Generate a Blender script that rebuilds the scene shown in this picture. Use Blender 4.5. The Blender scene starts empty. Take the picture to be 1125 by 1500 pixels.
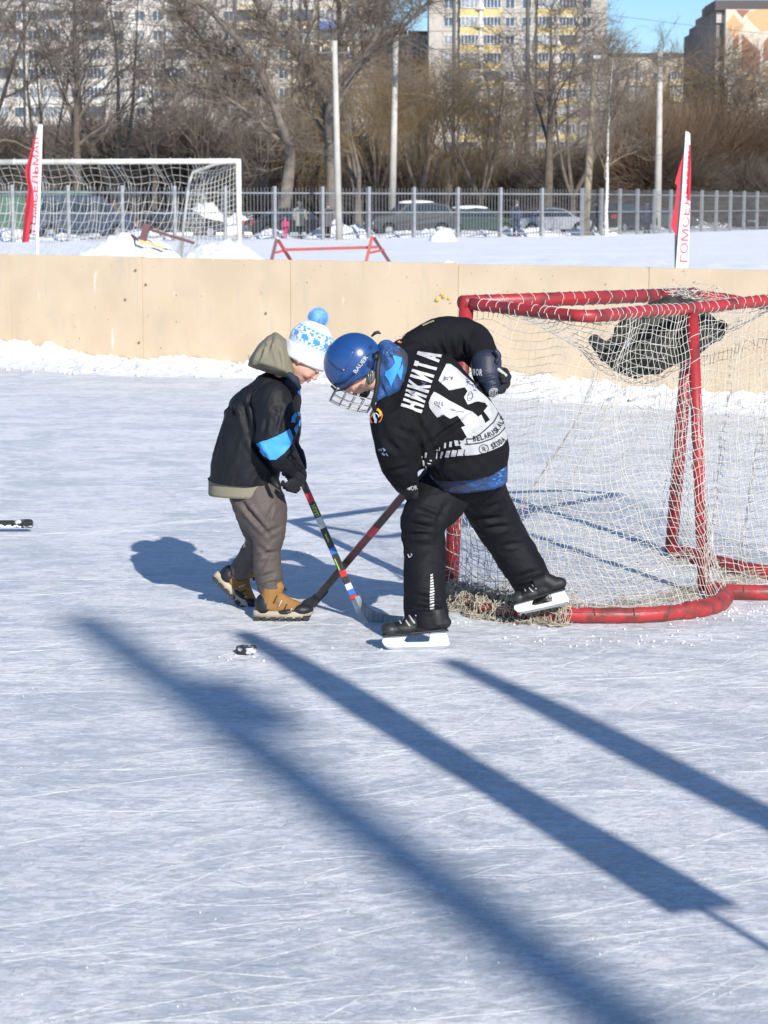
import bpy, bmesh, math, random
import numpy as np
from mathutils import Vector, Matrix, noise
from mathutils.bvhtree import BVHTree
R = math.radians
random.seed(7); np.random.seed(7)
sc = bpy.context.scene
COL = sc.collection

# ---------------------------------------------------------------- camera
FPX = 3100.0; W0 = 1125.0; H0 = 1500.0
CAMZ = 1.6; PITCH = math.atan(450.0 / FPX)
cd = bpy.data.cameras.new('camera'); cam = bpy.data.objects.new('camera', cd); COL.objects.link(cam)
cd.sensor_fit = 'VERTICAL'; cd.sensor_height = 36.0; cd.lens = 36.0 * FPX / H0
cam.location = (0, 0, CAMZ); cam.rotation_euler = (math.pi / 2 - PITCH, 0, 0)
cd.clip_start = 0.1; cd.clip_end = 6000
cd.dof.use_dof = True; cd.dof.focus_distance = 8.2; cd.dof.aperture_fstop = 10.0
sc.camera = cam

# ---------------------------------------------------------------- light
SUN_EL = R(29.0); SUN_AZ = math.atan2(0.371, -0.928)      # direction to the sun in plan: right of and behind the camera
SD = Vector((math.sin(SUN_AZ) * math.cos(SUN_EL), math.cos(SUN_AZ) * math.cos(SUN_EL), math.sin(SUN_EL)))
world = bpy.data.worlds.new('World'); sc.world = world; world.use_nodes = True
wn = world.node_tree; wn.nodes.clear()
sky = wn.nodes.new('ShaderNodeTexSky'); sky.sky_type = 'NISHITA'; sky.sun_disc = False
sky.sun_elevation = SUN_EL; sky.sun_rotation = SUN_AZ
sky.air_density = 1.0; sky.dust_density = 0.0; sky.ozone_density = 7.0
bg = wn.nodes.new('ShaderNodeBackground'); bg.inputs[1].default_value = 0.10
wo = wn.nodes.new('ShaderNodeOutputWorld')
wn.links.new(sky.outputs[0], bg.inputs[0]); wn.links.new(bg.outputs[0], wo.inputs[0])
sl = bpy.data.lights.new('sun', 'SUN'); sl.energy = 4.4; sl.angle = R(0.53); sl.color = (1.0, 0.955, 0.895)
sun = bpy.data.objects.new('sun', sl); COL.objects.link(sun)
sun.rotation_euler = SD.to_track_quat('Z', 'Y').to_euler(); sun.location = (6, -8, 12)
sc.view_settings.view_transform = 'Standard'; sc.view_settings.look = 'None'
sc.view_settings.gamma = 1.0; sc.view_settings.use_curve_mapping = False
sc.view_settings.exposure = 0.42
sc.render.engine = 'CYCLES'
sc.cycles.max_bounces = 6; sc.cycles.transparent_max_bounces = 12

# ---------------------------------------------------------------- geometry of the place
cp, sp_ = math.cos(PITCH), math.sin(PITCH)
def ray(px, py):
    u = (px - W0 / 2) / FPX; v = (H0 / 2 - py) / FPX
    return Vector((u, cp + v * sp_, -sp_ + v * cp))
YSHIFT = False
def YS(py, Y):
    return Y + float(np.interp(py, [620, 800], [-0.38, 0.0])) if YSHIFT else Y
def P(px, py, Y):
    Y = YS(py, Y); d = ray(px, py); return Vector((0, 0, CAMZ)) + d * (Y / d.y)
def G(px, py, z=0.0):
    d = ray(px, py); return Vector((0, 0, CAMZ)) + d * ((z - CAMZ) / d.z)
def MPP(Y): return Y / FPX          # metres per photo pixel at distance Y
def proj(v):
    """world Nx3 -> photo pixels Nx2"""
    v = np.asarray(v, float); x = v[:, 0]; y = v[:, 1]; z = v[:, 2] - CAMZ
    d = y * cp - z * sp_; up = y * sp_ + z * cp
    return np.stack([W0 / 2 + FPX * x / d, H0 / 2 - FPX * up / d], 1)

# ---------------------------------------------------------------- object helpers
def origin_of(o):
    v = Vector((0, 0, 0))
    while o is not None:
        v += o.location; o = o.parent
    return v
def tag(o, label=None, cat=None, group=None, kind=None):
    if label: o['label'] = label
    if cat: o['category'] = cat
    if group: o['group'] = group
    if kind: o['kind'] = kind
    return o
def empty(name, loc, label=None, cat=None, group=None):
    o = bpy.data.objects.new(name, None); COL.objects.link(o); o.location = loc
    o.empty_display_size = 0.2
    return tag(o, label, cat, group)
def mesh_of(name, verts, faces, mat=None, smooth=True):
    me = bpy.data.meshes.new(name)
    me.from_pydata([tuple(v) for v in verts], [], [tuple(int(i) for i in f) for f in faces]); me.update()
    if smooth: me.polygons.foreach_set('use_smooth', [True] * len(me.polygons))
    if mat is not None:
        for m in (mat if isinstance(mat, (list, tuple)) else [mat]): me.materials.append(m)
    return me
def mk(name, vf, mat, parent=None, smooth=True, loc=None, **tags):
    """one mesh object from world-space verts"""
    verts, faces = vf
    V = np.asarray([tuple(v) for v in verts], float) if not isinstance(verts, np.ndarray) else verts.astype(float)
    if loc is None:
        if parent is None:
            mn, mx = V.min(0), V.max(0); loc = Vector(((mn[0] + mx[0]) / 2, (mn[1] + mx[1]) / 2, mn[2]))
        else: loc = origin_of(parent)
    me = mesh_of(name, V - np.array(loc), faces, mat, smooth)
    o = bpy.data.objects.new(name, me); COL.objects.link(o)
    o.location = Vector(loc) - (origin_of(parent) if parent else Vector((0, 0, 0)))
    if parent: o.parent = parent
    return tag(o, **tags)
def kids(o): return [c for c in COL.objects if c.parent == o]
def copy_tree(o, parent=None, children=None):
    c = o.copy(); COL.objects.link(c)
    if parent is not None: c.parent = parent
    for ch in (children if children is not None else list(o.children)): copy_tree(ch, c)
    return c

class MB:
    def __init__(s): s.v = []; s.f = []
    def add(s, vs, fs):
        n = len(s.v); s.v += [tuple(v) for v in vs]; s.f += [tuple(i + n for i in f) for f in fs]; return s
    def vf(s): return s.v, s.f
    def box(s, x0, x1, y0, y1, z0, z1, M=None):
        vs = [Vector((x, y, z)) for z in (z0, z1) for y in (y0, y1) for x in (x0, x1)]
        if M is not None: vs = [M @ v for v in vs]
        return s.add(vs, [(0, 2, 3, 1), (4, 5, 7, 6), (0, 1, 5, 4), (2, 6, 7, 3), (0, 4, 6, 2), (1, 3, 7, 5)])
    def bar(s, a, b, w, d, up=(0, 0, 1)):
        a = Vector(a); b = Vector(b); t = (b - a).normalized(); u = t.cross(Vector(up))
        if u.length < 1e-4: u = t.cross(Vector((0, 1, 0)))
        u.normalize(); n = u.cross(t)
        vs = [p + u * sx * w / 2 + n * sy * d / 2 for p in (a, b) for sx, sy in ((-1, -1), (1, -1), (1, 1), (-1, 1))]
        return s.add(vs, [(0, 1, 2, 3)[::-1], (4, 5, 6, 7), (0, 1, 5, 4), (1, 2, 6, 5), (2, 3, 7, 6), (3, 0, 4, 7)])
    def tube(s, pts, rad, n=8, cap=True):
        pts = [Vector(p) for p in pts]; m = len(pts)
        rs = rad if isinstance(rad, (list, tuple)) else [rad] * m
        u = None; vs = []; fs = []
        for i, p in enumerate(pts):
            t = (pts[min(i + 1, m - 1)] - pts[max(i - 1, 0)])
            t = t.normalized() if t.length > 1e-9 else Vector((0, 0, 1))
            if u is None:
                u = t.cross(Vector((0, 0, 1)))
                if u.length < 0.05: u = t.cross(Vector((0, 1, 0)))
            u = (u - t * u.dot(t)).normalized(); w = t.cross(u)
            for k in range(n):
                a = 2 * math.pi * k / n; vs.append(p + (u * math.cos(a) + w * math.sin(a)) * rs[i])
        for i in range(m - 1):
            for k in range(n):
                k2 = (k + 1) % n; fs.append((i * n + k, i * n + k2, (i + 1) * n + k2, (i + 1) * n + k))
        if cap: fs.append(tuple(range(n))[::-1]); fs.append(tuple((m - 1) * n + k for k in range(n)))
        return s.add(vs, fs)
    def ell(s, c, r, M=None, nu=16, nv=10):
        c = Vector(c); vs = []; fs = []
        M = M or Matrix.Identity(3)
        vs.append(c + M @ Vector((0, 0, r[2])))
        for j in range(1, nv):
            ph = math.pi * j / nv
            for i in range(nu):
                th = 2 * math.pi * i / nu
                vs.append(c + M @ Vector((r[0] * math.sin(ph) * math.cos(th), r[1] * math.sin(ph) * math.sin(th), r[2] * math.cos(ph))))
        vs.append(c - M @ Vector((0, 0, r[2]))); L = len(vs) - 1
        for i in range(nu): fs.append((0, 1 + i, 1 + (i + 1) % nu))
        for j in range(nv - 2):
            a = 1 + j * nu; b = a + nu
            for i in range(nu): fs.append((a + i, b + i, b + (i + 1) % nu, a + (i + 1) % nu))
        a = 1 + (nv - 2) * nu
        for i in range(nu): fs.append((a + i, L, a + (i + 1) % nu))
        return s.add(vs, fs)
    def limb(s, chain, n=20):
        """chain of (px,py,Y,r_px[,depth factor]): a tapered limb with elliptical sections and round ends, in world space"""
        c = [(x + (1.0,) if len(x) == 4 else x) for x in chain]
        # refine with catmull-rom
        pts = []
        for i in range(len(c) - 1):
            p0 = c[max(i - 1, 0)]; p1 = c[i]; p2 = c[i + 1]; p3 = c[min(i + 2, len(c) - 1)]
            for k in range(4):
                t = k / 4.0
                pts.append([0.5 * ((2 * b) + (-a + cc) * t + (2 * a - 5 * b + 4 * cc - d) * t * t + (-a + 3 * b - 3 * cc + d) * t ** 3) for a, b, cc, d in zip(p0, p1, p2, p3)])
        pts.append(list(c[-1]))
        W = [P(q[0], q[1], q[2]) for q in pts]; ra = [q[3] * MPP(YS(q[1], q[2])) for q in pts]; rb = [a * q[4] for a, q in zip(ra, pts)]
        rings = []
        m = len(W)
        def frame(i):
            t = (W[min(i + 1, m - 1)] - W[max(i - 1, 0)]).normalized()
            v = (W[i] - Vector((0, 0, CAMZ))).normalized()
            a = t.cross(v)
            if a.length < 0.2: a = t.cross(Vector((1, 0, 0)))
            a.normalize(); b = a.cross(t).normalized(); return t, a, b
        for e in (0, 1):
            pass
        t, a, b = frame(0)
        for k in range(3, 0, -1):
            ph = math.pi / 2 * k / 4 * 1.0; rings.append((W[0] - t * math.sin(ph) * ra[0] * 0.8, a, b, ra[0] * math.cos(ph), rb[0] * math.cos(ph)))
        for i in range(m):
            t, a, b = frame(i); rings.append((W[i], a, b, ra[i], rb[i]))
        for k in range(1, 4):
            ph = math.pi / 2 * k / 4; rings.append((W[-1] + t * math.sin(ph) * ra[-1] * 0.8, a, b, ra[-1] * math.cos(ph), rb[-1] * math.cos(ph)))
        vs = []; fs = []
        for c0, a, b, r1, r2 in rings:
            for k in range(n):
                th = 2 * math.pi * k / n; vs.append(c0 + a * math.cos(th) * r1 + b * math.sin(th) * r2)
        for i in range(len(rings) - 1):
            for k in range(n):
                k2 = (k + 1) % n; fs.append((i * n + k, i * n + k2, (i + 1) * n + k2, (i + 1) * n + k))
        fs.append(tuple(range(n))[::-1]); L = (len(rings) - 1) * n; fs.append(tuple(L + k for k in range(n)))
        return s.add(vs, fs)
    def slab(s, poly, Y, th, skew=0.0, z=None):
        """a plate cut to a photo outline at distance Y with real thickness th along Y; vertices may be bulged later"""
        f = [P(x, y, Y) for x, y in poly]; n = len(f)
        a = [p + Vector((0, -th / 2, 0)) for p in f]; b = [p + Vector((0, th / 2, 0)) for p in f]
        return s.add(a + b, [tuple(range(n)), tuple(range(2 * n - 1, n - 1, -1))] + [(i, i + n, (i + 1) % n + n, (i + 1) % n) for i in range(n)])

def remesh(vf, vox=0.006, smooth=6, fac=0.5):
    me = mesh_of('tmp', vf[0], vf[1]); o = bpy.data.objects.new('tmp', me); COL.objects.link(o)
    m = o.modifiers.new('r', 'REMESH'); m.mode = 'VOXEL'; m.voxel_size = vox; m.adaptivity = 0
    if smooth:
        m2 = o.modifiers.new('s', 'SMOOTH'); m2.factor = fac; m2.iterations = smooth
    dg = bpy.context.evaluated_depsgraph_get(); ev = o.evaluated_get(dg); em = ev.to_mesh()
    n = len(em.vertices); co = np.empty(n * 3); em.vertices.foreach_get('co', co); co = co.reshape(-1, 3).copy()
    fs = [tuple(p.vertices) for p in em.polygons]
    ev.to_mesh_clear(); bpy.data.objects.remove(o); bpy.data.meshes.remove(me)
    return co, fs
def normals(vf):
    co, fs = vf; n = np.zeros_like(co); F = np.array([f if len(f) == 4 else (f[0], f[1], f[2], f[2]) for f in fs])
    a = co[F[:, 0]]; b = co[F[:, 1]]; c = co[F[:, 2]]; d = co[F[:, 3]]
    fn = np.cross(c - a, d - b)
    flat = np.linalg.norm(fn, axis=1) < 1e-14
    if flat.any(): fn[flat] = np.cross(b[flat] - a[flat], c[flat] - a[flat])
    for k in range(4): np.add.at(n, F[:, k], fn)
    return n / (np.linalg.norm(n, axis=1)[:, None] + 1e-12)
def folds(vf, layers, creases=()):
    """cloth relief: layers = (amp m, scale 1/m, stretch direction or None, stretch factor, ridged)"""
    co, fs = vf; N = normals(vf); d = np.zeros(len(co))
    for li, (amp, scl, ax, st, ridged) in enumerate(layers):
        q = co.copy()
        if ax is not None:
            ax = np.array(Vector(ax).normalized()); dd = q @ ax; q = q - np.outer(dd, ax) * (1 - 1 / st)
        q = q * scl + li * 13.7
        nz = np.array([noise.noise(Vector(p)) for p in q])
        d += amp * ((0.55 - np.abs(nz) * 2.2) if ridged else nz * 1.6)
    if creases:
        pp = proj(co)
        for (x0, y0), (x1, y1), w, amp in creases:
            a = np.array((x0, y0)); b = np.array((x1, y1)); ab = b - a
            t = np.clip(((pp - a) @ ab) / (ab @ ab), 0, 1); dist = np.linalg.norm(pp - (a + t[:, None] * ab), axis=1)
            fade = np.sin(np.pi * np.clip(t, 0.05, 0.95))
            d -= amp * (np.exp(-(dist / w) ** 2) - 0.6 * np.exp(-((dist - 2 * w) / w) ** 2)) * fade
    return co + N * d[:, None], fs
def bvh(vf): return BVHTree.FromPolygons([tuple(map(float, v)) for v in vf[0]], vf[1])
def subdiv2d(pts, faces, maxlen):
    bm = bmesh.new(); vs = [bm.verts.new((p[0], p[1], 0)) for p in pts]
    for f in faces:
        try: bm.faces.new([vs[i] for i in f])
        except ValueError: pass
    bmesh.ops.triangulate(bm, faces=bm.faces[:])
    for it in range(7):
        es = [e for e in bm.edges if e.calc_length() > maxlen]
        if not es: break
        bmesh.ops.subdivide_edges(bm, edges=es, cuts=1, use_grid_fill=False)
        bmesh.ops.triangulate(bm, faces=[f for f in bm.faces if len(f.verts) > 3])
    bm.verts.index_update()
    out = [(v.co.x, v.co.y) for v in bm.verts], [tuple(v.index for v in f.verts) for f in bm.faces]; bm.free(); return out
def decal(name, pts, faces, tree, mat, parent, off=0.002, maxlen=3.0, **tags):
    """a thin print laid on a surface: outline in photo pixels, dropped on to the real surface below it"""
    p2, f2 = subdiv2d(pts, faces, maxlen); vs = []; ok = []; dep = []
    for (x, y) in p2:
        o = Vector((0, 0, CAMZ)); d = ray(x, y).normalized(); h = tree.ray_cast(o, d)
        if h[0] is None: vs.append((0, 0, 0)); ok.append(False); dep.append(0)
        else:
            n = h[1]
            if n.dot(d) > 0: n = -n
            vs.append(tuple(h[0] + n * off - d * off * 0.3)); ok.append(True); dep.append(h[3])
    fs = [f for f in f2 if all(ok[i] for i in f) and max(dep[i] for i in f) - min(dep[i] for i in f) < 0.05]
    if not fs: print('decal missed', name); return None
    use = sorted({i for f in fs for i in f}); re = {i: k for k, i in enumerate(use)}
    return mk(name, ([vs[i] for i in use], [tuple(re[i] for i in f) for f in fs]), mat, parent, **tags)
def text2d(body, org, xd, yd, bold=0.0):
    """lettering as flat outlines in photo pixels: org = baseline start, xd = full text-width vector, yd = cap-height vector"""
    cu = bpy.data.curves.new('t', 'FONT'); cu.body = body; cu.size = 1.0; cu.resolution_u = 3; cu.offset = bold
    o = bpy.data.objects.new('t', cu); COL.objects.link(o)
    dg = bpy.context.evaluated_depsgraph_get(); em = o.evaluated_get(dg).to_mesh()
    v = np.array([tuple(x.co) for x in em.vertices]); f = [tuple(p.vertices) for p in em.polygons]
    o.evaluated_get(dg).to_mesh_clear(); bpy.data.objects.remove(o)
    v[:, 0] -= v[:, 0].min(); v[:, 1] -= max(v[:, 1].min(), -0.02) if v[:, 1].min() > -0.05 else 0
    w = v[:, 0].max(); h = 0.72
    q = [(org[0] + xd[0] * a / w + yd[0] * b / h, org[1] + xd[1] * a / w + yd[1] * b / h) for a, b, _ in v]
    return q, f
def strokes2d(segs, w):
    pts = []; fs = []
    for poly in segs:
        for (x0, y0), (x1, y1) in zip(poly[:-1], poly[1:]):
            L = math.hypot(x1 - x0, y1 - y0) or 1e-6; nx, ny = -(y1 - y0) / L * w / 2, (x1 - x0) / L * w / 2
            n = len(pts); pts += [(x0 + nx, y0 + ny), (x1 + nx, y1 + ny), (x1 - nx, y1 - ny), (x0 - nx, y0 - ny)]; fs.append((n, n + 1, n + 2, n + 3))
    return pts, fs

# ---------------------------------------------------------------- materials
def M(name, col, rough=0.6, col2=None, scale=8.0, mixlo=0.35, mixhi=0.65, bump=0.0, bscale=60.0, metal=0.0, spec=0.5, stretch=None, sheen=0.0, detail=6.0, coat=0.0, bdist=0.01, sss=0.0):
    m = bpy.data.materials.new(name); m.use_nodes = True; nt = m.node_tree; N = nt.nodes; L = nt.links
    b = N['Principled BSDF']; b.inputs['Base Color'].default_value = (*col, 1); b.inputs['Roughness'].default_value = rough
    b.inputs['Metallic'].default_value = metal; b.inputs['Specular IOR Level'].default_value = spec
    b.inputs['Sheen Weight'].default_value = sheen; b.inputs['Coat Weight'].default_value = coat
    if sss: b.inputs['Subsurface Weight'].default_value = sss; b.inputs['Subsurface Scale'].default_value = 0.01
    tc = N.new('ShaderNodeTexCoord'); src = tc.outputs['Object']
    if stretch:
        mp = N.new('ShaderNodeMapping'); mp.inputs['Scale'].default_value = stretch; L.new(src, mp.inputs[0]); src = mp.outputs[0]
    if col2 is None: col2 = tuple(c * 0.82 for c in col)
    nz = N.new('ShaderNodeTexNoise'); nz.inputs['Scale'].default_value = scale; nz.inputs['Detail'].default_value = detail; L.new(src, nz.inputs['Vector'])
    rp = N.new('ShaderNodeMapRange'); rp.inputs[1].default_value = mixlo; rp.inputs[2].default_value = mixhi; L.new(nz.outputs[0], rp.inputs[0])
    mx = N.new('ShaderNodeMix'); mx.data_type = 'RGBA'; mx.inputs[6].default_value = (*col, 1); mx.inputs[7].default_value = (*col2, 1)
    L.new(rp.outputs[0], mx.inputs[0]); L.new(mx.outputs[2], b.inputs['Base Color'])
    if bump:
        n2 = N.new('ShaderNodeTexNoise'); n2.inputs['Scale'].default_value = bscale; n2.inputs['Detail'].default_value = 5; L.new(src, n2.inputs['Vector'])
        bp = N.new('ShaderNodeBump'); bp.inputs['Strength'].default_value = bump; bp.inputs['Distance'].default_value = bdist
        L.new(n2.outputs[0], bp.inputs['Height']); L.new(bp.outputs[0], b.inputs['Normal'])
    return m
# ================================================================ ICE, SNOW, BOARDS
def ice_material():
    m = bpy.data.materials.new('ice'); m.use_nodes = True; nt = m.node_tree; N = nt.nodes; L = nt.links; b = N['Principled BSDF']
    tc = N.new('ShaderNodeTexCoord')
    def mapped(rot, scl):
        mp = N.new('ShaderNodeMapping'); mp.inputs['Rotation'].default_value = (0, 0, rot); mp.inputs['Scale'].default_value = scl
        L.new(tc.outputs['Object'], mp.inputs[0]); return mp.outputs[0]
    def nz(vec, s, d=6, dist=0.0, r=0.6):
        n = N.new('ShaderNodeTexNoise'); n.inputs['Scale'].default_value = s; n.inputs['Detail'].default_value = d
        n.inputs['Distortion'].default_value = dist; n.inputs['Roughness'].default_value = r; L.new(vec, n.inputs['Vector']); return n.outputs[0]
    def rng(v, a, c, lo=0.0, hi=1.0):
        n = N.new('ShaderNodeMapRange'); n.inputs[1].default_value = a; n.inputs[2].default_value = c; n.inputs[3].default_value = lo; n.inputs[4].default_value = hi
        L.new(v, n.inputs[0]); return n.outputs[0]
    def math_(op, a, c):
        n = N.new('ShaderNodeMath'); n.operation = op
        for i, q in enumerate((a, c)):
            if isinstance(q, (int, float)): n.inputs[i].default_value = q
            else: L.new(q, n.inputs[i])
        return n.outputs[0]
    def mix(f, a, c):
        n = N.new('ShaderNodeMix'); n.data_type = 'RGBA'
        for i, q in ((0, f), (6, a), (7, c)):
            if isinstance(q, tuple): n.inputs[i].default_value = (*q, 1)
            else: L.new(q, n.inputs[i])
        return n.outputs[2]
    patch = rng(nz(mapped(-0.45, (0.8, 1.25, 1)), 1.7, 10, 1.4, 0.72), 0.41, 0.60)
    str1 = rng(nz(mapped(-0.55, (1.0, 2.1, 1)), 6.5, 10, 1.2, 0.76), 0.42, 0.60)
    str2 = rng(nz(mapped(0.55, (1.0, 1.7, 1)), 11.0, 10, 1.2, 0.78), 0.43, 0.61)
    grain = rng(nz(mapped(0, (1, 1, 1)), 75, 6, 0, 0.75), 0.3, 0.7)
    fleck = rng(nz(mapped(-0.5, (1, 1.7, 1)), 30, 9, 0.6, 0.78), 0.53, 0.64)
    # thin blade cuts: narrow bands of distorted stretched noise in several directions
    cuts = None
    for rot, s, off in ((-0.55, 0.9, 0), (0.25, 1.1, 1), (1.1, 0.6, 2), (-1.15, 0.55, 3), (-0.2, 1.5, 4), (0.75, 0.7, 5)):
        mp = N.new('ShaderNodeMapping'); mp.inputs['Rotation'].default_value = (0, 0, rot); mp.inputs['Scale'].default_value = (0.22, 2.4, 1); mp.inputs['Location'].default_value = (off * 7.3, off * 3.1, off)
        L.new(tc.outputs['Object'], mp.inputs[0])
        v = nz(mp.outputs[0], s * 2.2, 1.5, 0.9, 0.35)
        d = math_('ABSOLUTE', math_('SUBTRACT', v, 0.5), 0.0)
        c = rng(d, 0.0022, 0.0, 0.0, 1.0)
        gate = rng(nz(mapped(rot + 1, (1, 1, 1)), 1.7, 3), 0.48, 0.56)
        c = math_('MULTIPLY', c, gate)
        cuts = c if cuts is None else math_('MAXIMUM', cuts, c)
    h = math_('ADD', math_('MULTIPLY', str1, 0.55), math_('MULTIPLY', str2, 0.45))
    h = math_('ADD', h, math_('MULTIPLY', patch, 0.55))
    h = math_('ADD', h, math_('MULTIPLY', grain, 0.35))
    f = rng(h, 0.48, 1.12)
    c = mix(f, (0.61, 0.65, 0.685), (0.97, 0.965, 0.955))
    c = mix(math_('MULTIPLY', fleck, 0.75), c, (0.93, 0.93, 0.93))
    c = mix(math_('MULTIPLY', cuts, 0.6), c, (0.45, 0.50, 0.55))
    dk = rng(nz(mapped(-0.4, (1, 1.9, 1)), 17, 8, 0.8, 0.8), 0.57, 0.68)
    c = mix(math_('MULTIPLY', dk, 0.5), c, (0.36, 0.42, 0.47))
    L.new(c, b.inputs['Base Color'])
    b.inputs['Specular IOR Level'].default_value = 0.45
    L.new(rng(f, 0, 1, 0.38, 0.62), b.inputs['Roughness'])
    hb = math_('ADD', math_('MULTIPLY', h, 0.5), math_('MULTIPLY', fleck, 0.6))
    hb = math_('SUBTRACT', hb, math_('MULTIPLY', cuts, 0.5)); hb = math_('ADD', hb, math_('MULTIPLY', grain, 0.35))
    hb = math_('SUBTRACT', hb, math_('MULTIPLY', dk, 0.4))
    bp = N.new('ShaderNodeBump'); bp.inputs['Strength'].default_value = 0.8; bp.inputs['Distance'].default_value = 0.008
    L.new(hb, bp.inputs['Height']); L.new(bp.outputs[0], b.inputs['Normal'])
    return m
def snow_material(name='snow', col=(0.86, 0.875, 0.90), bs=6.0, strength=0.6, dist=0.05):
    m = M(name, col, 0.7, tuple(c * 0.93 for c in col), 3.0, spec=0.25)
    N = m.node_tree.nodes; L = m.node_tree.links; tc = N.new('ShaderNodeTexCoord')
    a = N.new('ShaderNodeTexNoise'); a.inputs['Scale'].default_value = bs; a.inputs['Detail'].default_value = 9; a.inputs['Roughness'].default_value = 0.65; L.new(tc.outputs['Object'], a.inputs['Vector'])
    bp = N.new('ShaderNodeBump'); bp.inputs['Strength'].default_value = strength; bp.inputs['Distance'].default_value = dist
    L.new(a.outputs[0], bp.inputs['Height']); L.new(bp.outputs[0], N['Principled BSDF'].inputs['Normal']); return m
m_ice = ice_material(); m_snow = snow_material(); m_snowp = snow_material('snow_piled', (0.90, 0.905, 0.915), 14.0, 0.8, 0.03)

def fbm(x, y, z=0.0, o=4, s=1.0):
    return noise.fractal(Vector((x * s, y * s, z)), 0.7, 2.1, o)
# ground: one snow sheet to the horizon
mk('ground', ([(-3000, -200, -0.012), (3000, -200, -0.012), (3000, 5000, -0.012), (-3000, 5000, -0.012)], [(0, 1, 2, 3)]), m_snow, smooth=False, kind='structure')
# the boards run along this line on the ground
BA = Vector((-4.20, 23.25, 0)); BB = Vector((3.22, 17.35, 0)); BD = (BB - BA).normalized(); BN = Vector((BD.y, -BD.x, 0))   # normal towards the rink
if BN.y > 0: BN = -BN
def bl(t): return BA + BD * t
# ice sheet
i0 = bl(-30); i1 = bl(34)
mk('ice', ([(i0.x - 12, -12, 0), (i1.x + 12, -12, 0), (i1.x + .1, i1.y + .1, 0), (i0.x + .1, i0.y + .1, 0)], [(0, 1, 2, 3)]), m_ice, loc=(0, 0, 0), smooth=False, kind='structure')

# skate cuts and scraped frost as thin raised ridges lying on the ice
mb = MB(); rr = random.Random(5)
def ridge(pts, w, h):
    vs = []; fs = []; m = len(pts)
    for i, (x, y) in enumerate(pts):
        a = pts[max(i - 1, 0)]; b = pts[min(i + 1, m - 1)]; dx, dy = b[0] - a[0], b[1] - a[1]; L = math.hypot(dx, dy) or 1
        nx, ny = -dy / L, dx / L; ww = w * (0.5 + rr.random()) * (math.sin(math.pi * (i + .4) / (m - .2)) ** .5); hh = h * (0.4 + rr.random())
        vs += [(x + nx * ww, y + ny * ww, 0.0006), (x, y, 0.0008 + hh), (x - nx * ww, y - ny * ww, 0.0006)]
    for i in range(m - 1):
        a = i * 3; fs += [(a, a + 3, a + 4, a + 1), (a + 1, a + 4, a + 5, a + 2)]
    mb.add(vs, fs)
for k in range(900):
    Y = 3.2 + (rr.random() ** 1.3) * 15; X = (rr.random() - .5) * (Y * 0.5 + 1.5)
    ang = rr.choice([0.45, 0.3, 0.6, 0.1, -0.15, 0.5]) + rr.gauss(0, 0.16)
    if rr.random() < 0.12: ang = rr.random() * 3.1
    Ls = rr.uniform(0.1, 0.9) * (1 + Y / 14); cur = rr.gauss(0, 0.5)
    pts = []; n = 18
    for i in range(n):
        t = (i / (n - 1) - .5) * Ls; a = ang + cur * t
        pts.append((X + math.cos(a) * t + rr.gauss(0, .0012), Y + math.sin(a) * t + rr.gauss(0, .0015)))
    ridge(pts, rr.choice([0.0005, 0.0007, 0.001, 0.0014]) * (0.6 + Y / 12), rr.uniform(0.0002, 0.0008))
mk('skate_marks', mb.vf(), m_snowp, smooth=True, kind='stuff')
# loose crumbs of snow on the ice, thickest round the goal
mb = MB(); rr = random.Random(9)
def crumb(x, y, r, z=0.0):
    a = [(rr.uniform(.6, 1.2) * r) for _ in range(6)]
    mb.add([(x + a[0], y, z + r * .3), (x, y + a[1], z + r * .25), (x - a[2], y, z + r * .3), (x, y - a[3], z + r * .25), (x + rr.gauss(0, .2) * r, y, z + a[4] * .9), (x, y, z - r * .2)],
           [(0, 1, 4), (1, 2, 4), (2, 3, 4), (3, 0, 4), (1, 0, 5), (2, 1, 5), (3, 2, 5), (0, 3, 5)])
for k in range(900):
    Y = 4 + rr.random() ** 1.2 * 14; X = (rr.random() - .5) * (Y * .45)
    crumb(X, Y, rr.choice([.001, .0015, .002, .004]))
for (px, py, n, sx, sy) in ((1090, 893, 110, 40, 4), (740, 907, 60, 60, 5), (840, 940, 60, 70, 5), (600, 950, 30, 50, 8), (1010, 905, 60, 60, 4), (960, 935, 60, 60, 10), (360, 962, 20, 20, 4), (420, 815, 60, 60, 6), (1000, 830, 80, 40, 8)):
    for k in range(n):
        g = G(px + rr.gauss(0, sx), py + rr.gauss(0, sy)); crumb(g.x, g.y, rr.choice([.0015, .0025, .003, .0045, .008]))
mk('snow_crumbs', mb.vf(), m_snowp, smooth=True, kind='stuff')

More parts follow.
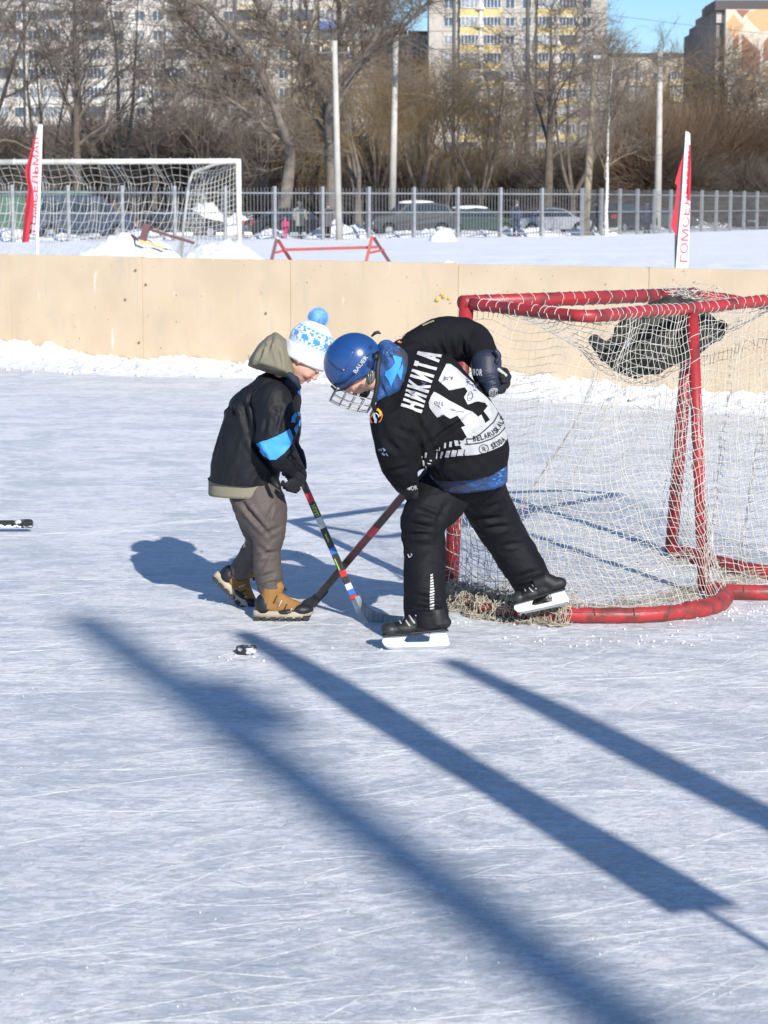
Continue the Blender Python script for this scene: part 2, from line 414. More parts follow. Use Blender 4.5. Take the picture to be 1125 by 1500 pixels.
# ---- rink boards: two-metre panels
def board_material():
    m = M('board_paint', (0.735, 0.578, 0.395), 0.5, (0.67, 0.52, 0.35), 1.6, 0.4, 0.62, bump=0.25, bscale=22, spec=0.35, bdist=0.006)
    N = m.node_tree.nodes; L = m.node_tree.links; b = N['Principled BSDF']; base = b.inputs['Base Color'].links[0].from_socket
    tc = N.new('ShaderNodeTexCoord')
    def layer(base, scl, sc_, lo, hi, col, det=6, amt=1.0):
        mp = N.new('ShaderNodeMapping'); mp.inputs['Scale'].default_value = scl; L.new(tc.outputs['Object'], mp.inputs[0])
        n = N.new('ShaderNodeTexNoise'); n.inputs['Scale'].default_value = sc_; n.inputs['Detail'].default_value = det; L.new(mp.outputs[0], n.inputs['Vector'])
        r = N.new('ShaderNodeMapRange'); r.inputs[1].default_value = lo; r.inputs[2].default_value = hi; r.inputs[4].default_value = amt; L.new(n.outputs[0], r.inputs[0])
        x = N.new('ShaderNodeMix'); x.data_type = 'RGBA'; x.inputs[7].default_value = (*col, 1); L.new(base, x.inputs[6]); L.new(r.outputs[0], x.inputs[0]); return x.outputs[2]
    base = layer(base, (1, 1, .22), 9, .69, .745, (.80, .76, .68), 4, .7)      # peeled streaks
    base = layer(base, (1, 1, 1), 26, .71, .75, (.22, .16, .10), 3, .8)       # puck marks
    base = layer(base, (1, 1, .6), 2.6, .60, .78, (.55, .47, .36), 8, .6)     # grime
    base = layer(base, (1, 1, .12), 14, .60, .72, (.60, .50, .38), 5, .5)
    L.new(base, b.inputs['Base Color']); return m
m_board = board_material(); m_cap = M('board_edge', (0.50, 0.40, 0.29), 0.7, (0.36, 0.30, 0.24), 6)
BH = 1.07
def t_at_px(px):
    lo, hi = -40.0, 40.0
    for _ in range(50):
        mid = (lo + hi) / 2
        if proj([bl(mid)])[0][0] < px: lo = mid
        else: hi = mid
    return lo
ts = [t_at_px(p) for p in (3, 210)]
st = t_at_px(670) - t_at_px(210); stp = st / 2
seams = [ts[1] + stp * k for k in range(-7, 9)]
board_root = empty('rink_boards', bl(seams[0]), 'long low beige painted rink wall with scuffed panels behind the goal', 'rink boards')
for a, b_ in zip(seams[:-1], seams[1:]):
    g = 0.004; p0 = bl(a + g); p1 = bl(b_ - g); nf = BN * (0.0 + rr.uniform(-.003, .003)); mb2 = MB()
    tz = BH + rr.uniform(-.006, .006); tz2 = BH + rr.uniform(-.006, .006)
    q = [p0 + nf, p1 + nf, p1 - BN * .05, p0 - BN * .05]
    # slightly bowed sheet
    n = 9; vs = []; fs = []
    for i in range(n):
        for j in range(5):
            t = i / (n - 1); z = j / 4; base = p0.lerp(p1, t); bow = BN * (0.004 * math.sin(math.pi * t) * math.sin(math.pi * z + .4))
            vs.append(base + nf + bow + Vector((0, 0, z * (tz * (1 - t) + tz2 * t))))
    for i in range(n - 1):
        for j in range(4): fs.append((i * 5 + j, (i + 1) * 5 + j, (i + 1) * 5 + j + 1, i * 5 + j + 1))
    mb2.add(vs, fs)
    top = [vs[i * 5 + 4] for i in range(n)]; bk = [v - BN * .05 for v in top]
    mb2.add(top + bk, [(i, i + 1, n + i + 1, n + i) for i in range(n - 1)])
    for base in (p0, p1): mb2.add([base + nf, base - BN * .05, base - BN * .05 + Vector((0, 0, tz)), base + nf + Vector((0, 0, tz))], [(0, 1, 2, 3)])
    bk0 = p0 - BN * .05; bk1 = p1 - BN * .05; mb2.add([bk0, bk1, bk1 + Vector((0, 0, tz2)), bk0 + Vector((0, 0, tz))], [(0, 1, 2, 3)])
    mk('board_panel', mb2.vf(), m_board, board_root, smooth=False)
    # joint strip post behind the seam
    mp_ = MB(); mp_.bar(p0 - BN * .055, p0 - BN * .055 + Vector((0, 0, BH - .02)), .06, .05, BN); mk('post', mp_.vf(), m_cap, board_root, smooth=False)
# yellow repaired spots / studs near the second seam
def on_board(px, py):
    d = ray(px, py); o = Vector((0, 0, CAMZ)); t = (BA - o).dot(BN) / d.dot(BN); return o + d * t
m_yel = M('yellow_paint', (0.62, 0.42, 0.08), .5); mb2 = MB()
for x, y, r in ((643, 438, 5), (652, 434, 4), (659, 437, 3), (648, 431, 3), (661, 443, 2)):
    c = on_board(x, y); mb2.ell(c + BN * .004, (r * .0058, .004, r * .0045), None, 10, 6)
mk('paint_blotch', mb2.vf(), m_yel, board_root)
mb2 = MB(); rr = random.Random(3)
for k in range(60):
    c = on_board(rr.uniform(-100, 1230), rr.uniform(385, 530)); r = rr.choice([.003, .004, .005, .008])
    M3 = Matrix.Rotation(math.atan2(BD.y, BD.x), 3, 'Z'); mb2.ell(c + BN * .002, (r, .0025, r * rr.uniform(.5, 1)), M3, 8, 4)
for x, y in ((214, 417), (199, 396), (184, 439), (204, 502), (390, 459)): mb2.ell(on_board(x, y) + BN * .003, (.014, .006, .014), None, 8, 5)
mk('puck_scuff', mb2.vf(), M('scuff_dark', (.16, .12, .09), .7), board_root, kind='stuff')

# ---- ridge of ploughed snow at the foot of the boards
def heap(name, cx_fn, n, m, hfn, wfn, mat, **tags):
    vs = []; fs = []
    for i in range(n):
        for j in range(m):
            u = i / (n - 1); v = j / (m - 1); base, nrm = cx_fn(u); w = wfn(u)
            p = base + nrm * (w * v); q = p * 1.0
            env = math.sin(math.pi * min(max(v, 0), 1)) ** .7 if tags.get('both') else (1 - v) ** .8 * min(1, (1 - v) * 6)
            h = hfn(u) * env
            d = fbm(q.x, q.y, 0, 5, 3.5) * .35 + fbm(q.x + 9, q.y, 2, 4, 13) * .16
            z = h * (1 + d * 1.4) + (0.05 * fbm(q.x, q.y, 5, 4, 7) * min(1, env * 2)) - .012 * (v > .96)
            vs.append((p.x + .03 * fbm(q.x, q.y, 8, 3, 9), p.y + .03 * fbm(q.x, q.y, 11, 3, 9), max(z, -.004 if v < .97 else -.01)))
    for i in range(n - 1):
        for j in range(m - 1):
            a = i * m + j; fs.append((a, a + 1, a + m + 1, a + m))
    t = {k: v for k, v in tags.items() if k != 'both'}
    return mk(name, (vs, fs), mat, loc=(0, 0, 0), **t)
def bank_h(u):
    t = seams[0] + (seams[-1] - seams[0]) * u
    px = proj([bl(t)])[0][0]
    k = np.interp(px, [-400, 0, 40, 100, 170, 210, 260, 330, 390, 470, 560, 660, 740, 790, 900, 1000, 1125, 1500], [.10, .13, .14, .05, .015, .015, .05, .05, .01, .02, .07, .08, .07, .095, .06, .05, .05, .06])
    return float(k)
def bank_w(u):
    t = seams[0] + (seams[-1] - seams[0]) * u; px = proj([bl(t)])[0][0]
    return float(np.interp(px, [-400, 0, 100, 210, 330, 390, 470, 700, 900, 1125, 1500], [.8, 1.0, 1.5, 1.7, 1.6, 1.3, 1.0, 1.0, 1.2, 1.2, 1.2]))
heap('snow_bank', lambda u: (bl(seams[0] + (seams[-1] - seams[0]) * u) + BN * .006, BN), 900, 46, bank_h, bank_w, m_snowp, kind='structure')
# clods lying on and in front of the bank
mb = MB()
for k in range(700):
    t = rr.uniform(seams[2], seams[-3]); u = (t - seams[0]) / (seams[-1] - seams[0]); w = bank_w(u)
    q = bl(t) + BN * (rr.random() ** 1.1 * w * 1.05); crumb(q.x, q.y, rr.choice([.008, .012, .02, .03]), bank_h(u) * max(0, 1 - (q - bl(t)).length / w) ** .8 * .95)
mk('snow_clods', mb.vf(), m_snowp, smooth=True, kind='stuff')

# ---- snow field beyond the boards: gentle relief with trampled tracks
vs = []; fs = []; nx, ny = 150, 170
for j in range(ny):
    Y = 25 + (j / (ny - 1)) ** 1.6 * 125
    for i in range(nx):
        X = (i / (nx - 1) - .5) * (Y * .62 + 6)
        z = .06 * fbm(X, Y, 0, 4, .25) + .03 * fbm(X, Y, 3, 3, 1.1)
        tr = max(0, 1 - abs(Y - 55 - X * .12 - 2 * math.sin(X * .5)) / 2.0) * (1 if X > 1 else .3)
        tr2 = max(0, 1 - abs(Y - 47 + X * .1) / 1.5) * (1 if X > 3 else 0)
        z += (tr + tr2) * (.14 * fbm(X, Y, 7, 3, 2.6) + .02)
        vs.append((X, Y, .06 + z))
for j in range(ny - 1):
    for i in range(nx - 1):
        a = j * nx + i; fs.append((a, a + 1, a + nx + 1, a + nx))
mk('snow_field', (vs, fs), m_snow, loc=(0, 0, 0), kind='structure')
def mound(name, px, Y, wpx, h, dy, seed, mat=m_snowp, **tags):
    """free-standing heap of snow, base on the ground at distance Y"""
    c = G(px, CAMZ / Y * FPX + 300); X0 = (px - W0 / 2) / FPX * Y; w = wpx / 2 * MPP(Y); vs = []; fs = []; n, m = 60, 24
    for i in range(n):
        for j in range(m):
            u = i / (n - 1) * 2 - 1; v = j / (m - 1) * 2 - 1; x = X0 + u * w; y = Y + v * dy
            env = max(0, 1 - abs(u) ** 2.2) * max(0, 1 - v * v)
            z = h * env ** .8 * (1 + .35 * fbm(x + seed, y, seed, 2, .9 / max(h, .3)) + .12 * fbm(x, y + seed, 1, 3, 4 / max(h, .3)))
            vs.append((x, y, z - .02))
    for i in range(n - 1):
        for j in range(m - 1): a = i * m + j; fs.append((a, a + 1, a + m + 1, a + m))
    return mk(name, (vs, fs), mat, loc=(X0, Y, 0), **tags)
mound('snow_heap', 190, 47, 190, .85, 2.5, 3, label='rounded white snow heap beside the left flag behind the rink wall', cat='snow heap')
mound('snow_heap', 325, 46, 160, .75, 2.2, 8, label='white snow heap at the foot of the football goal post', cat='snow heap')
mound('snow_heap', 662, 44, 90, .42, 1.2, 12, label='low crumbly snow heap just right of the red trestle barrier', cat='snow heap')
mound('snow_heap', 648, 92, 44, .5, 1.2, 17, label='small snow heap at the fence right of the tall pale pole', cat='snow heap')
# ================================================================ FAR SIDE: FENCE, POLES, BUILDINGS
m_galv = M('galvanised', (0.33, 0.34, 0.35), .6, (.24, .25, .26), 3, metal=.3); m_conc = M('pole_concrete', (.50, .48, .43), .85, (.38, .36, .32), 1.2)
m_wood = M('pole_wood', (.40, .33, .22), .8, (.29, .235, .16), 2, stretch=(6, 6, .5)); m_dark = M('dark_steel', (.10, .10, .10), .6)
def FP(px, Y): return Vector(((px - W0 / 2) / FPX * Y, Y, 0))
F0, F1, F2 = FP(-60, 87.0), FP(850, 105.5), FP(1190, 141.0)
FD = (F1 - F0).normalized()
def fenceY(px):
    lo, hi = (F0, F1) if px < 850 else (F1, F2); k = (px - W0 / 2) / FPX; t = (k * lo.y - lo.x) / ((hi.x - lo.x) - k * (hi.y - lo.y)); return lo.y + (hi.y - lo.y) * t
fence = empty('fence', F0, 'long grey metal picket fence between the snowy field and the parked cars', 'fence')
def inst(name, me, loc, parent=None, rot=None, scl=None, **t):
    o = bpy.data.objects.new(name, me); COL.objects.link(o); o.location = Vector(loc) - (origin_of(parent) if parent else Vector((0, 0, 0)))
    if rot is not None: o.rotation_euler = rot
    if scl is not None: o.scale = scl
    if parent: o.parent = parent
    return tag(o, **t)
sp = 2.55
pm = mesh_of('post', *MB().box(-.07, .07, -.07, .07, -.1, 2.42).vf(), m_galv, False)
rm = mesh_of('rail', *MB().box(0, sp - .15, -.03, .03, -.03, .03).vf(), m_galv, False)
m_pick = M('picket_steel', (.20, .205, .21), .6, (.14, .145, .15), 3)
pk = mesh_of('picket', *MB().box(-.010, .010, -.010, .010, .1, 2.36).vf(), m_pick, False)
cnt = 0; rest = MB()
for a_, b_ in ((F0, F1), (F1, F2)):
    d_ = (b_ - a_).normalized(); n_ = Vector((d_.y, -d_.x, 0)); ang_f = math.atan2(d_.y, d_.x); ns = int(round((b_ - a_).length / sp)); step = (b_ - a_).length / ns
    for k in range(ns):
        inst('post', pm, a_ + d_ * step * k, fence, (0, 0, ang_f))
        for z in (.25, 1.25, 2.12): inst('rail', rm, a_ + d_ * (step * k + .075) + Vector((0, 0, z)), fence, (0, 0, ang_f))
        NP = 14 if a_ is F0 else 11
        for i in range(1, NP):
            q = a_ + d_ * (step * (k + i / NP)) + n_ * .045
            if cnt < 300: inst('picket', pk, q, fence, (0, 0, ang_f)); cnt += 1
            else: rest.box(-.010, .010, -.010, .010, .1, 2.36, Matrix.Translation(q) @ Matrix.Rotation(ang_f, 4, 'Z'))
mk('pickets', rest.vf(), m_pick, fence, smooth=False, kind='stuff')

def pole(name, bx, by, tx, ty, r0, r1, mat, label, cat='pole', square=False, Y=None, group=None):
    Y = Y or G(bx, by).y; b = P(bx, by, Y); top = P(tx, ty, Y); b.z = -.1
    mb = MB(); root = empty(name, (b.x, b.y, 0), label, cat, group)
    mb.tube([b, b.lerp(top, .5), top], [r0, (r0 + r1) / 2, r1], 8 if not square else 4); mk('shaft', mb.vf(), mat, root, smooth=not square)
    return root, top
r1_, T1 = pole('concrete_pole', 497, 354, 490, 60, .155, .115, m_conc, 'pale concrete pole in front of the fence, left one of the two close together')
r2_, T2 = pole('concrete_pole', 574, 345, 580, 38, .20, .14, m_conc, 'tallest pale concrete pole in front of the fence, near the picture middle')
r3_, T3 = pole('concrete_pole', 963, 339, 967, 73, .23, .17, m_conc, 'pale concrete pole at the right, beside the red and white feather flag')
r4_, T4 = pole('wooden_pole', 857, 347, 872, 86, .21, .155, m_wood, 'brown leaning wooden pole with a small lamp on its top')
for root, T in ((r1_, T1), (r2_, T2), (r3_, T3)):
    mb = MB(); mb.bar(T + Vector((-.7, 0, -.5)), T + Vector((.7, 0, -.5)), .08, .08); mk('crossarm', mb.vf(), m_dark, root, smooth=False)
    for dx in (-.6, -.1, .6):
        mb = MB(); mb.tube([T + Vector((dx, 0, -.46)), T + Vector((dx, 0, -.25))], [.05, .035], 8); mk('insulator', mb.vf(), m_conc, root)
    mb = MB(); mb.tube([T, T + Vector((.05, 0, .35))], .02, 5); mk('spike', mb.vf(), m_dark, root)
mb = MB(); mb.box(-.14, .2, -.12, .12, -.05, .12, Matrix.Translation(T4 + Vector((.05, 0, .05)))); mk('lamp', mb.vf(), M('lamp_white', (.8, .8, .82), .4), r4_, smooth=False)
for i, (bx, tx, by, w, lab) in enumerate(((35, 33, 215, .09, 'thin dark mast left of the twisted dark trees, rising past the frame'), (345, 344, 222, .12, 'thin dark mast in front of the left block, right of the leaning tree'),
                                (439, 440, 215, .10, 'thin dark mast just left of the two close concrete poles'), (664, 666, 225, .12, 'thin dark mast in front of the left window column of the yellow balcony block'),
                                (771, 775, 225, .14, 'thick dark mast in front of the middle of the yellow balcony block'))):
    pole('lighting_mast', bx, by, tx, -160, w * 1.25, w, m_dark, lab, 'mast', Y=165)
rl, TL = pole('street_lamp', 931, 230, 933, 92, .14, .1, m_dark, 'dark street lamp with a hooded head above the low beige block', 'street lamp', Y=190)
mb = MB(); mb.tube([TL, TL + Vector((.8, 0, .35)), TL + Vector((1.6, 0, .3))], .06, 6); mk('arm', mb.vf(), m_dark, rl)
mb = MB(); mb.ell(TL + Vector((1.9, 0, .15)), (.6, .25, .28)); mk('lamp_head', mb.vf(), m_dark, rl)
# overhead wires
def wire(a, b, sag, label, r=.016):
    mb = MB(); pts = []
    for i in range(25):
        t = i / 24; p = a.lerp(b, t); p.z -= sag * 4 * t * (1 - t); pts.append(p)
    mb.tube(pts, r, 4); mk('overhead_wire', mb.vf(), m_dark, label=label, cat='wire', smooth=False)
L0 = P(-160, -40, 95)
for k, dx in enumerate((-.6, .6)):
    o = Vector((dx, 0, -.25)); w = ('upper', 'lower')[k]
    wire(L0 + Vector((0, 0, -.9 * k)), T2 + o, .6, w + ' black wire sloping down from the top left corner to the tallest concrete pole')
    wire(T2 + o + Vector((0, 0, -.3 * k)), T3 + o + Vector((0, 0, -.3 * k)), 1.3 + .25 * k, w + ' black wire sagging between the tallest pole and the right concrete pole')
    wire(T3 + o, P(1290, 128 + 10 * k, 125), .7, w + ' black wire from the right concrete pole towards the painted gable')
wire(T1 + Vector((0, 0, -.25)), T2 + Vector((0, 0, -2.1)), .2, 'short wire between the two close concrete poles')
wire(P(560, -30, 130), P(1250, 62, 130), .3, 'thin wire high across the blue sky at the right', .012)

# ---------------- buildings, all with real windows
m_wall_l = M('panel_grey', (.46, .43, .375), .9, (.38, .355, .31), .5, detail=4); m_wall_w = M('panel_pale', (.64, .61, .55), .9, (.54, .51, .46), .4)
m_yelp = M('panel_yellow', (.66, .50, .20), .8, (.56, .44, .20), .5); m_cream = M('panel_cream', (.68, .60, .44), .85)
m_glass = M('window_glass', (.055, .075, .10), .12, (.10, .14, .20), 1.5, spec=.6); m_wfr = M('window_frame', (.72, .72, .70), .5)
m_wfr2 = M('window_frame_brown', (.25, .18, .13), .6); m_glass2 = M('window_glass_curtain', (.36, .38, .40), .2, (.22, .25, .28), 2, spec=.6)
m_roofd = M('roof_dark', (.10, .09, .085), .9); m_blue = M('balcony_blue', (.12, .22, .55), .6); m_red = M('balcony_red', (.4, .12, .07), .6)
def win_meshes(w, h, frm, gl, panes=2, dep=.12):
    f = MB(); t = .09
    f.box(0, t, -dep, .03, 0, h); f.box(w - t, w, -dep, .03, 0, h); f.box(t, w - t, -dep, .03, 0, t); f.box(t, w - t, -dep, .03, h - t, h)
    for k in range(1, panes): x = w * k / panes; f.box(x - t / 2, x + t / 2, -dep, .03, t, h - t)
    g = MB().box(t, w - t, -.04, 0, t, h - t)
    return mesh_of('window', *f.vf(), frm, False), mesh_of('pane', *g.vf(), gl, False)
WM = {k: win_meshes(*a) for k, a in {'a': (1.45, 1.45, m_wfr, m_glass), 'b': (1.45, 1.45, m_wfr2, m_glass2), 'c': (1.45, 1.45, m_wfr, m_glass2), 'l': (2.7, 1.5, m_wfr, m_glass, 5), 'k': (2.7, 1.5, m_wfr, m_glass2, 4), 'm': (2.7, 1.5, m_wfr2, m_glass, 3)}.items()}
rb = random.Random(21)
def building(name, x0, x1, Y, ztop, wall, label, rot=0.0, depth=12):
    """front face from photo x0..x1 at distance Y; returns a placer working in face coordinates (u along, z up)"""
    X0 = (x0 - W0 / 2) * MPP(Y); X1 = (x1 - W0 / 2) * MPP(Y); w = X1 - X0
    root = empty(name, (X0, Y, 0), label, 'apartment block'); root.rotation_euler = (0, 0, rot)
    me = mesh_of('wall', *MB().box(0, w, 0, depth, -1, ztop).vf(), wall, False); o = bpy.data.objects.new('wall', me); COL.objects.link(o); o.parent = root
    def put(nm, me, u, z, y=-.01, par=None):
        q = bpy.data.objects.new(nm, me); COL.objects.link(q); q.parent = par or root; q.location = (u, y, z) if par is None else (0, 0, 0); return q
    def window(kind, u, z, y=-.01):
        f, g = WM[kind]; q = put('window', f, u, z, y); put('pane', g, 0, 0, par=q); return q
    return root, w, put, window
FLH = 2.62
# left block: rows 27 photo px apart
Yb = 300; root, w, put, window = building('apartment_block', -150, 546, Yb, 36, m_wall_l, 'wide grey panel block with pale balconies filling the left behind bare trees', .0)
ppm = MPP(Yb)
balc = mesh_of('balcony', *MB().box(0, 3.0, -1.0, 0, 0, 1.05).vf(), m_wall_w, False); balc_y = mesh_of('balcony', *MB().box(0, 3.0, -1.0, 0, 0, 1.05).vf(), m_cream, False)
balc_b = mesh_of('balcony', *MB().box(0, 3.0, -1.0, 0, 0, 1.05).vf(), m_blue, False)
balc_r = mesh_of('balcony', *MB().box(0, 3.0, -1.0, 0, 0, 1.05).vf(), m_red, False)
jm = mesh_of('panel_joint', *MB().box(0, w, -.012, 0, 0, .08).vf(), m_roofd, False)
cols = [('W', -120), ('B', -80), ('W', -40), ('B', -5), ('W', 30), ('W', 52), ('B', 72), ('W', 112), ('B', 134), ('W', 175), ('W', 205), ('W', 231), ('B', 250), ('W', 292), ('W', 333), ('B', 349), ('W', 373), ('W', 411), ('B', 432), ('B', 470), ('W', 506)]
for rI in range(11):
    z = 3.2 + rI * FLH
    put('panel_joint', jm, 0, z - .75, -.002)
    for kind, px in cols:
        u = (px + 150) * ppm
        if kind == 'W': window(rb.choice('aaac'), u, z)
        else:
            bm_ = balc if px < 340 else rb.choice([balc_y, balc, balc_y]);
            if (px, rI) in ((470, 9),): bm_ = balc_b
            if (px, rI) in ((349, 7),): bm_ = balc_r
            put('balcony', bm_, u, z - 1.12); 
            if rb.random() < .8: window(rb.choice('lkm'), u + .15, z, -.95)
            else: window('m', u + .15, z, -.02)
# pale end bay on the left third
mb = MB().box((0 + 150 - 150) * ppm, (350 - 0) * ppm, -.02, 0, 12, 30)
pw = mesh_of('pale_bay', *MB().box(0, 20, -.02, 0, 0, 24).vf(), m_wall_w, False); put('pale_bay', pw, (35 + 150) * ppm, 10, -.001)
# centre block with yellow balconies
Yc = 325; root, w, put, window = building('apartment_block', 627, 882, Yc, 40, m_wall_l, 'pale block with yellow balconies standing in the middle against the sky', 0)
ppm = MPP(Yc); balc2 = mesh_of('balcony', *MB().box(0, 2.9, -1.0, 0, 0, 1.0).vf(), m_yelp, False); slab2 = mesh_of('balcony_slab', *MB().box(-.1, 3.0, -1.05, 0, -.22, -.01).vf(), m_wall_w, False)
fin = mesh_of('fin', *MB().box(0, .45, -1.25, 0, -1, 38).vf(), m_wall_w, False)
cone = MB(); cone.add([(0, 0, 0), (1.5, 0, 0), (.75, 0, 1.9), (.75, -.5, 0)], [(0, 1, 2), (0, 3, 2), (3, 1, 2), (0, 1, 3)]); cone = mesh_of('ornament', *cone.vf(), m_wall_w, False)
jm = mesh_of('panel_joint', *MB().box(0, w, -.012, 0, 0, .08).vf(), m_roofd, False)
for rI in range(13):
    z = 4.4 + rI * 2.63
    put('panel_joint', jm, 0, z - .7, -.002)
    for px in (648, 736, 760, 846): window(rb.choice('aac'), (px - 627) * ppm, z)
    for px in (671, 703, 782, 811):
        u = (px - 627) * ppm; put('balcony', balc2, u, z - 1.1); put('balcony_slab', slab2, u, z - 1.1); window(rb.choice('llkm'), u + .1, z, -.93)
for px in (698.5, 808.0):
    put('fin', fin, (px - 627) * ppm, 0)
    for rI in range(13): put('ornament', cone, (px - 6 - 627) * ppm, 4.2 + rI * 2.63, -1.27)
# low brown block between them
root, w, put, window = building('apartment_block', 525, 640, 345, 28.5, M('panel_brown', (.30, .25, .20), .9, (.24, .2, .16), .6), 'low brown block seen in the gap between the two taller blocks', 0)
rf = mesh_of('roof', *MB().box(-.3, w + .3, -.4, 12.3, 0, .5).vf(), m_roofd, False); put('roof', rf, 0, 28.5, 0)
for rI in range(9):
    for k in range(4): window('m', .8 + k * 3.1, 3.2 + rI * 2.7)
# low beige block right of centre
root, w, put, window = building('apartment_block', 880, 1056, 380, 27.5, M('panel_beige', (.50, .44, .34), .9), 'low beige block behind the bare trees between the sky gap and the painted gable', 0)
rf = mesh_of('roof', *MB().box(-.3, w + .3, -.4, 12.3, 0, .5).vf(), m_roofd, False); put('roof', rf, 0, 27.5, 0)
bb = mesh_of('balcony', *MB().box(0, 2.9, -.9, 0, 0, 1.0).vf(), m_cream, False)
for rI in range(8):
    for k in range(6):
        u = .6 + k * 3.6
        if k % 2: put('balcony', bb, u, 3.0 + rI * 2.9 - .9); window(rb.choice('kl'), u + .1, 3.0 + rI * 2.9 + .1, -.85)
        else: window(rb.choice('ac'), u + .6, 3.0 + rI * 2.9)
# right block: stepped dark flank and a painted gable
Yr = 290; root, w, put, window = building('apartment_block', 1052, 1260, Yr, 27.5, M('gable_cream', (.58, .51, .40), .85), 'tall block at the right edge with salmon and brown diamonds on its cream gable', 0, 10)
ppm = MPP(Yr)
def flat(name, poly, mat, y):
    pts = [((x - 1052) * ppm, 1.6 + (300 - yy) * ppm) for x, yy in poly]; n = len(pts)
    vs = [(a, y - .04, b) for a, b in pts] + [(a, y, b) for a, b in pts]
    me = mesh_of(name, vs, [tuple(range(n)), tuple(range(2 * n - 1, n - 1, -1))] + [(i, i + n, (i + 1) % n + n, (i + 1) % n) for i in range(n)], mat, False)
    o = bpy.data.objects.new(name, me); COL.objects.link(o); o.parent = root
m_sal = M('mural_salmon', (.58, .36, .19), .85); m_brn = M('mural_brown', (.30, .14, .09), .85); m_wht = M('mural_white', (.66, .63, .57), .85)
for poly, mt in (([(1052, 44), (1063, 30), (1078, 48), (1064, 64)], m_sal), ([(1082, 28), (1100, 23), (1140, 23), (1140, 40), (1122, 52), (1104, 54), (1084, 36)], m_sal), ([(1066, 24), (1086, 24), (1076, 35)], m_brn),
                 ([(1076, 58), (1102, 82), (1102, 116), (1076, 110)], m_brn), ([(1063, 66), (1071, 58), (1071, 78), (1063, 80)], m_brn), ([(1107, 70), (1125, 46), (1160, 60), (1160, 90), (1125, 90), (1107, 98)], m_brn),
                 ([(1054, 66), (1060, 70), (1066, 108), (1054, 112)], m_wht), ([(1078, 116), (1100, 120), (1096, 150), (1080, 146)], m_sal), ([(1106, 105), (1124, 95), (1140, 120), (1116, 140)], m_sal), ([(1056, 120), (1070, 116), (1072, 160), (1056, 165)], m_wht)):
    flat('mural_panel', poly, mt, -.01)
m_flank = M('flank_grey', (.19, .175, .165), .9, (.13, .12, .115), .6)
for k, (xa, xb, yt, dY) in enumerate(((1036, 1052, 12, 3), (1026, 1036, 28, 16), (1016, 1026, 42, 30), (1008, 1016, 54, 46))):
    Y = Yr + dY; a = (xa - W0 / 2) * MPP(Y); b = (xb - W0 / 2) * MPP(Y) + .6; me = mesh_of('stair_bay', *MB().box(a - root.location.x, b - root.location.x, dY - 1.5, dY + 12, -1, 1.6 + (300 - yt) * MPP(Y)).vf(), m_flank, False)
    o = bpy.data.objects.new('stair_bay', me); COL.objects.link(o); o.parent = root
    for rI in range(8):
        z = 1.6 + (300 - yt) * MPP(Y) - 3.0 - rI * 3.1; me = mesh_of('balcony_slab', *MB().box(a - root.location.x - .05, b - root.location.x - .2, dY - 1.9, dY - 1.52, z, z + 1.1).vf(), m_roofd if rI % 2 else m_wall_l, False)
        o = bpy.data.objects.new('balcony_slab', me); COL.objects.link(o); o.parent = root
rf = MB().box(-1.3, 18, 1, 11, 27.5, 28.8); me = mesh_of('roof', *rf.vf(), m_roofd, False); o = bpy.data.objects.new('roof', me); COL.objects.link(o); o.parent = root
for u in (1.2, 6.0):
    me = mesh_of('antenna', *MB().tube([(u, 2, 28.8), (u, 2, 31.6)], .05, 5).bar((u - .6, 2, 31), (u + .6, 2, 31), .05, .05).vf(), m_dark, False); o = bpy.data.objects.new('antenna', me); COL.objects.link(o); o.parent = root
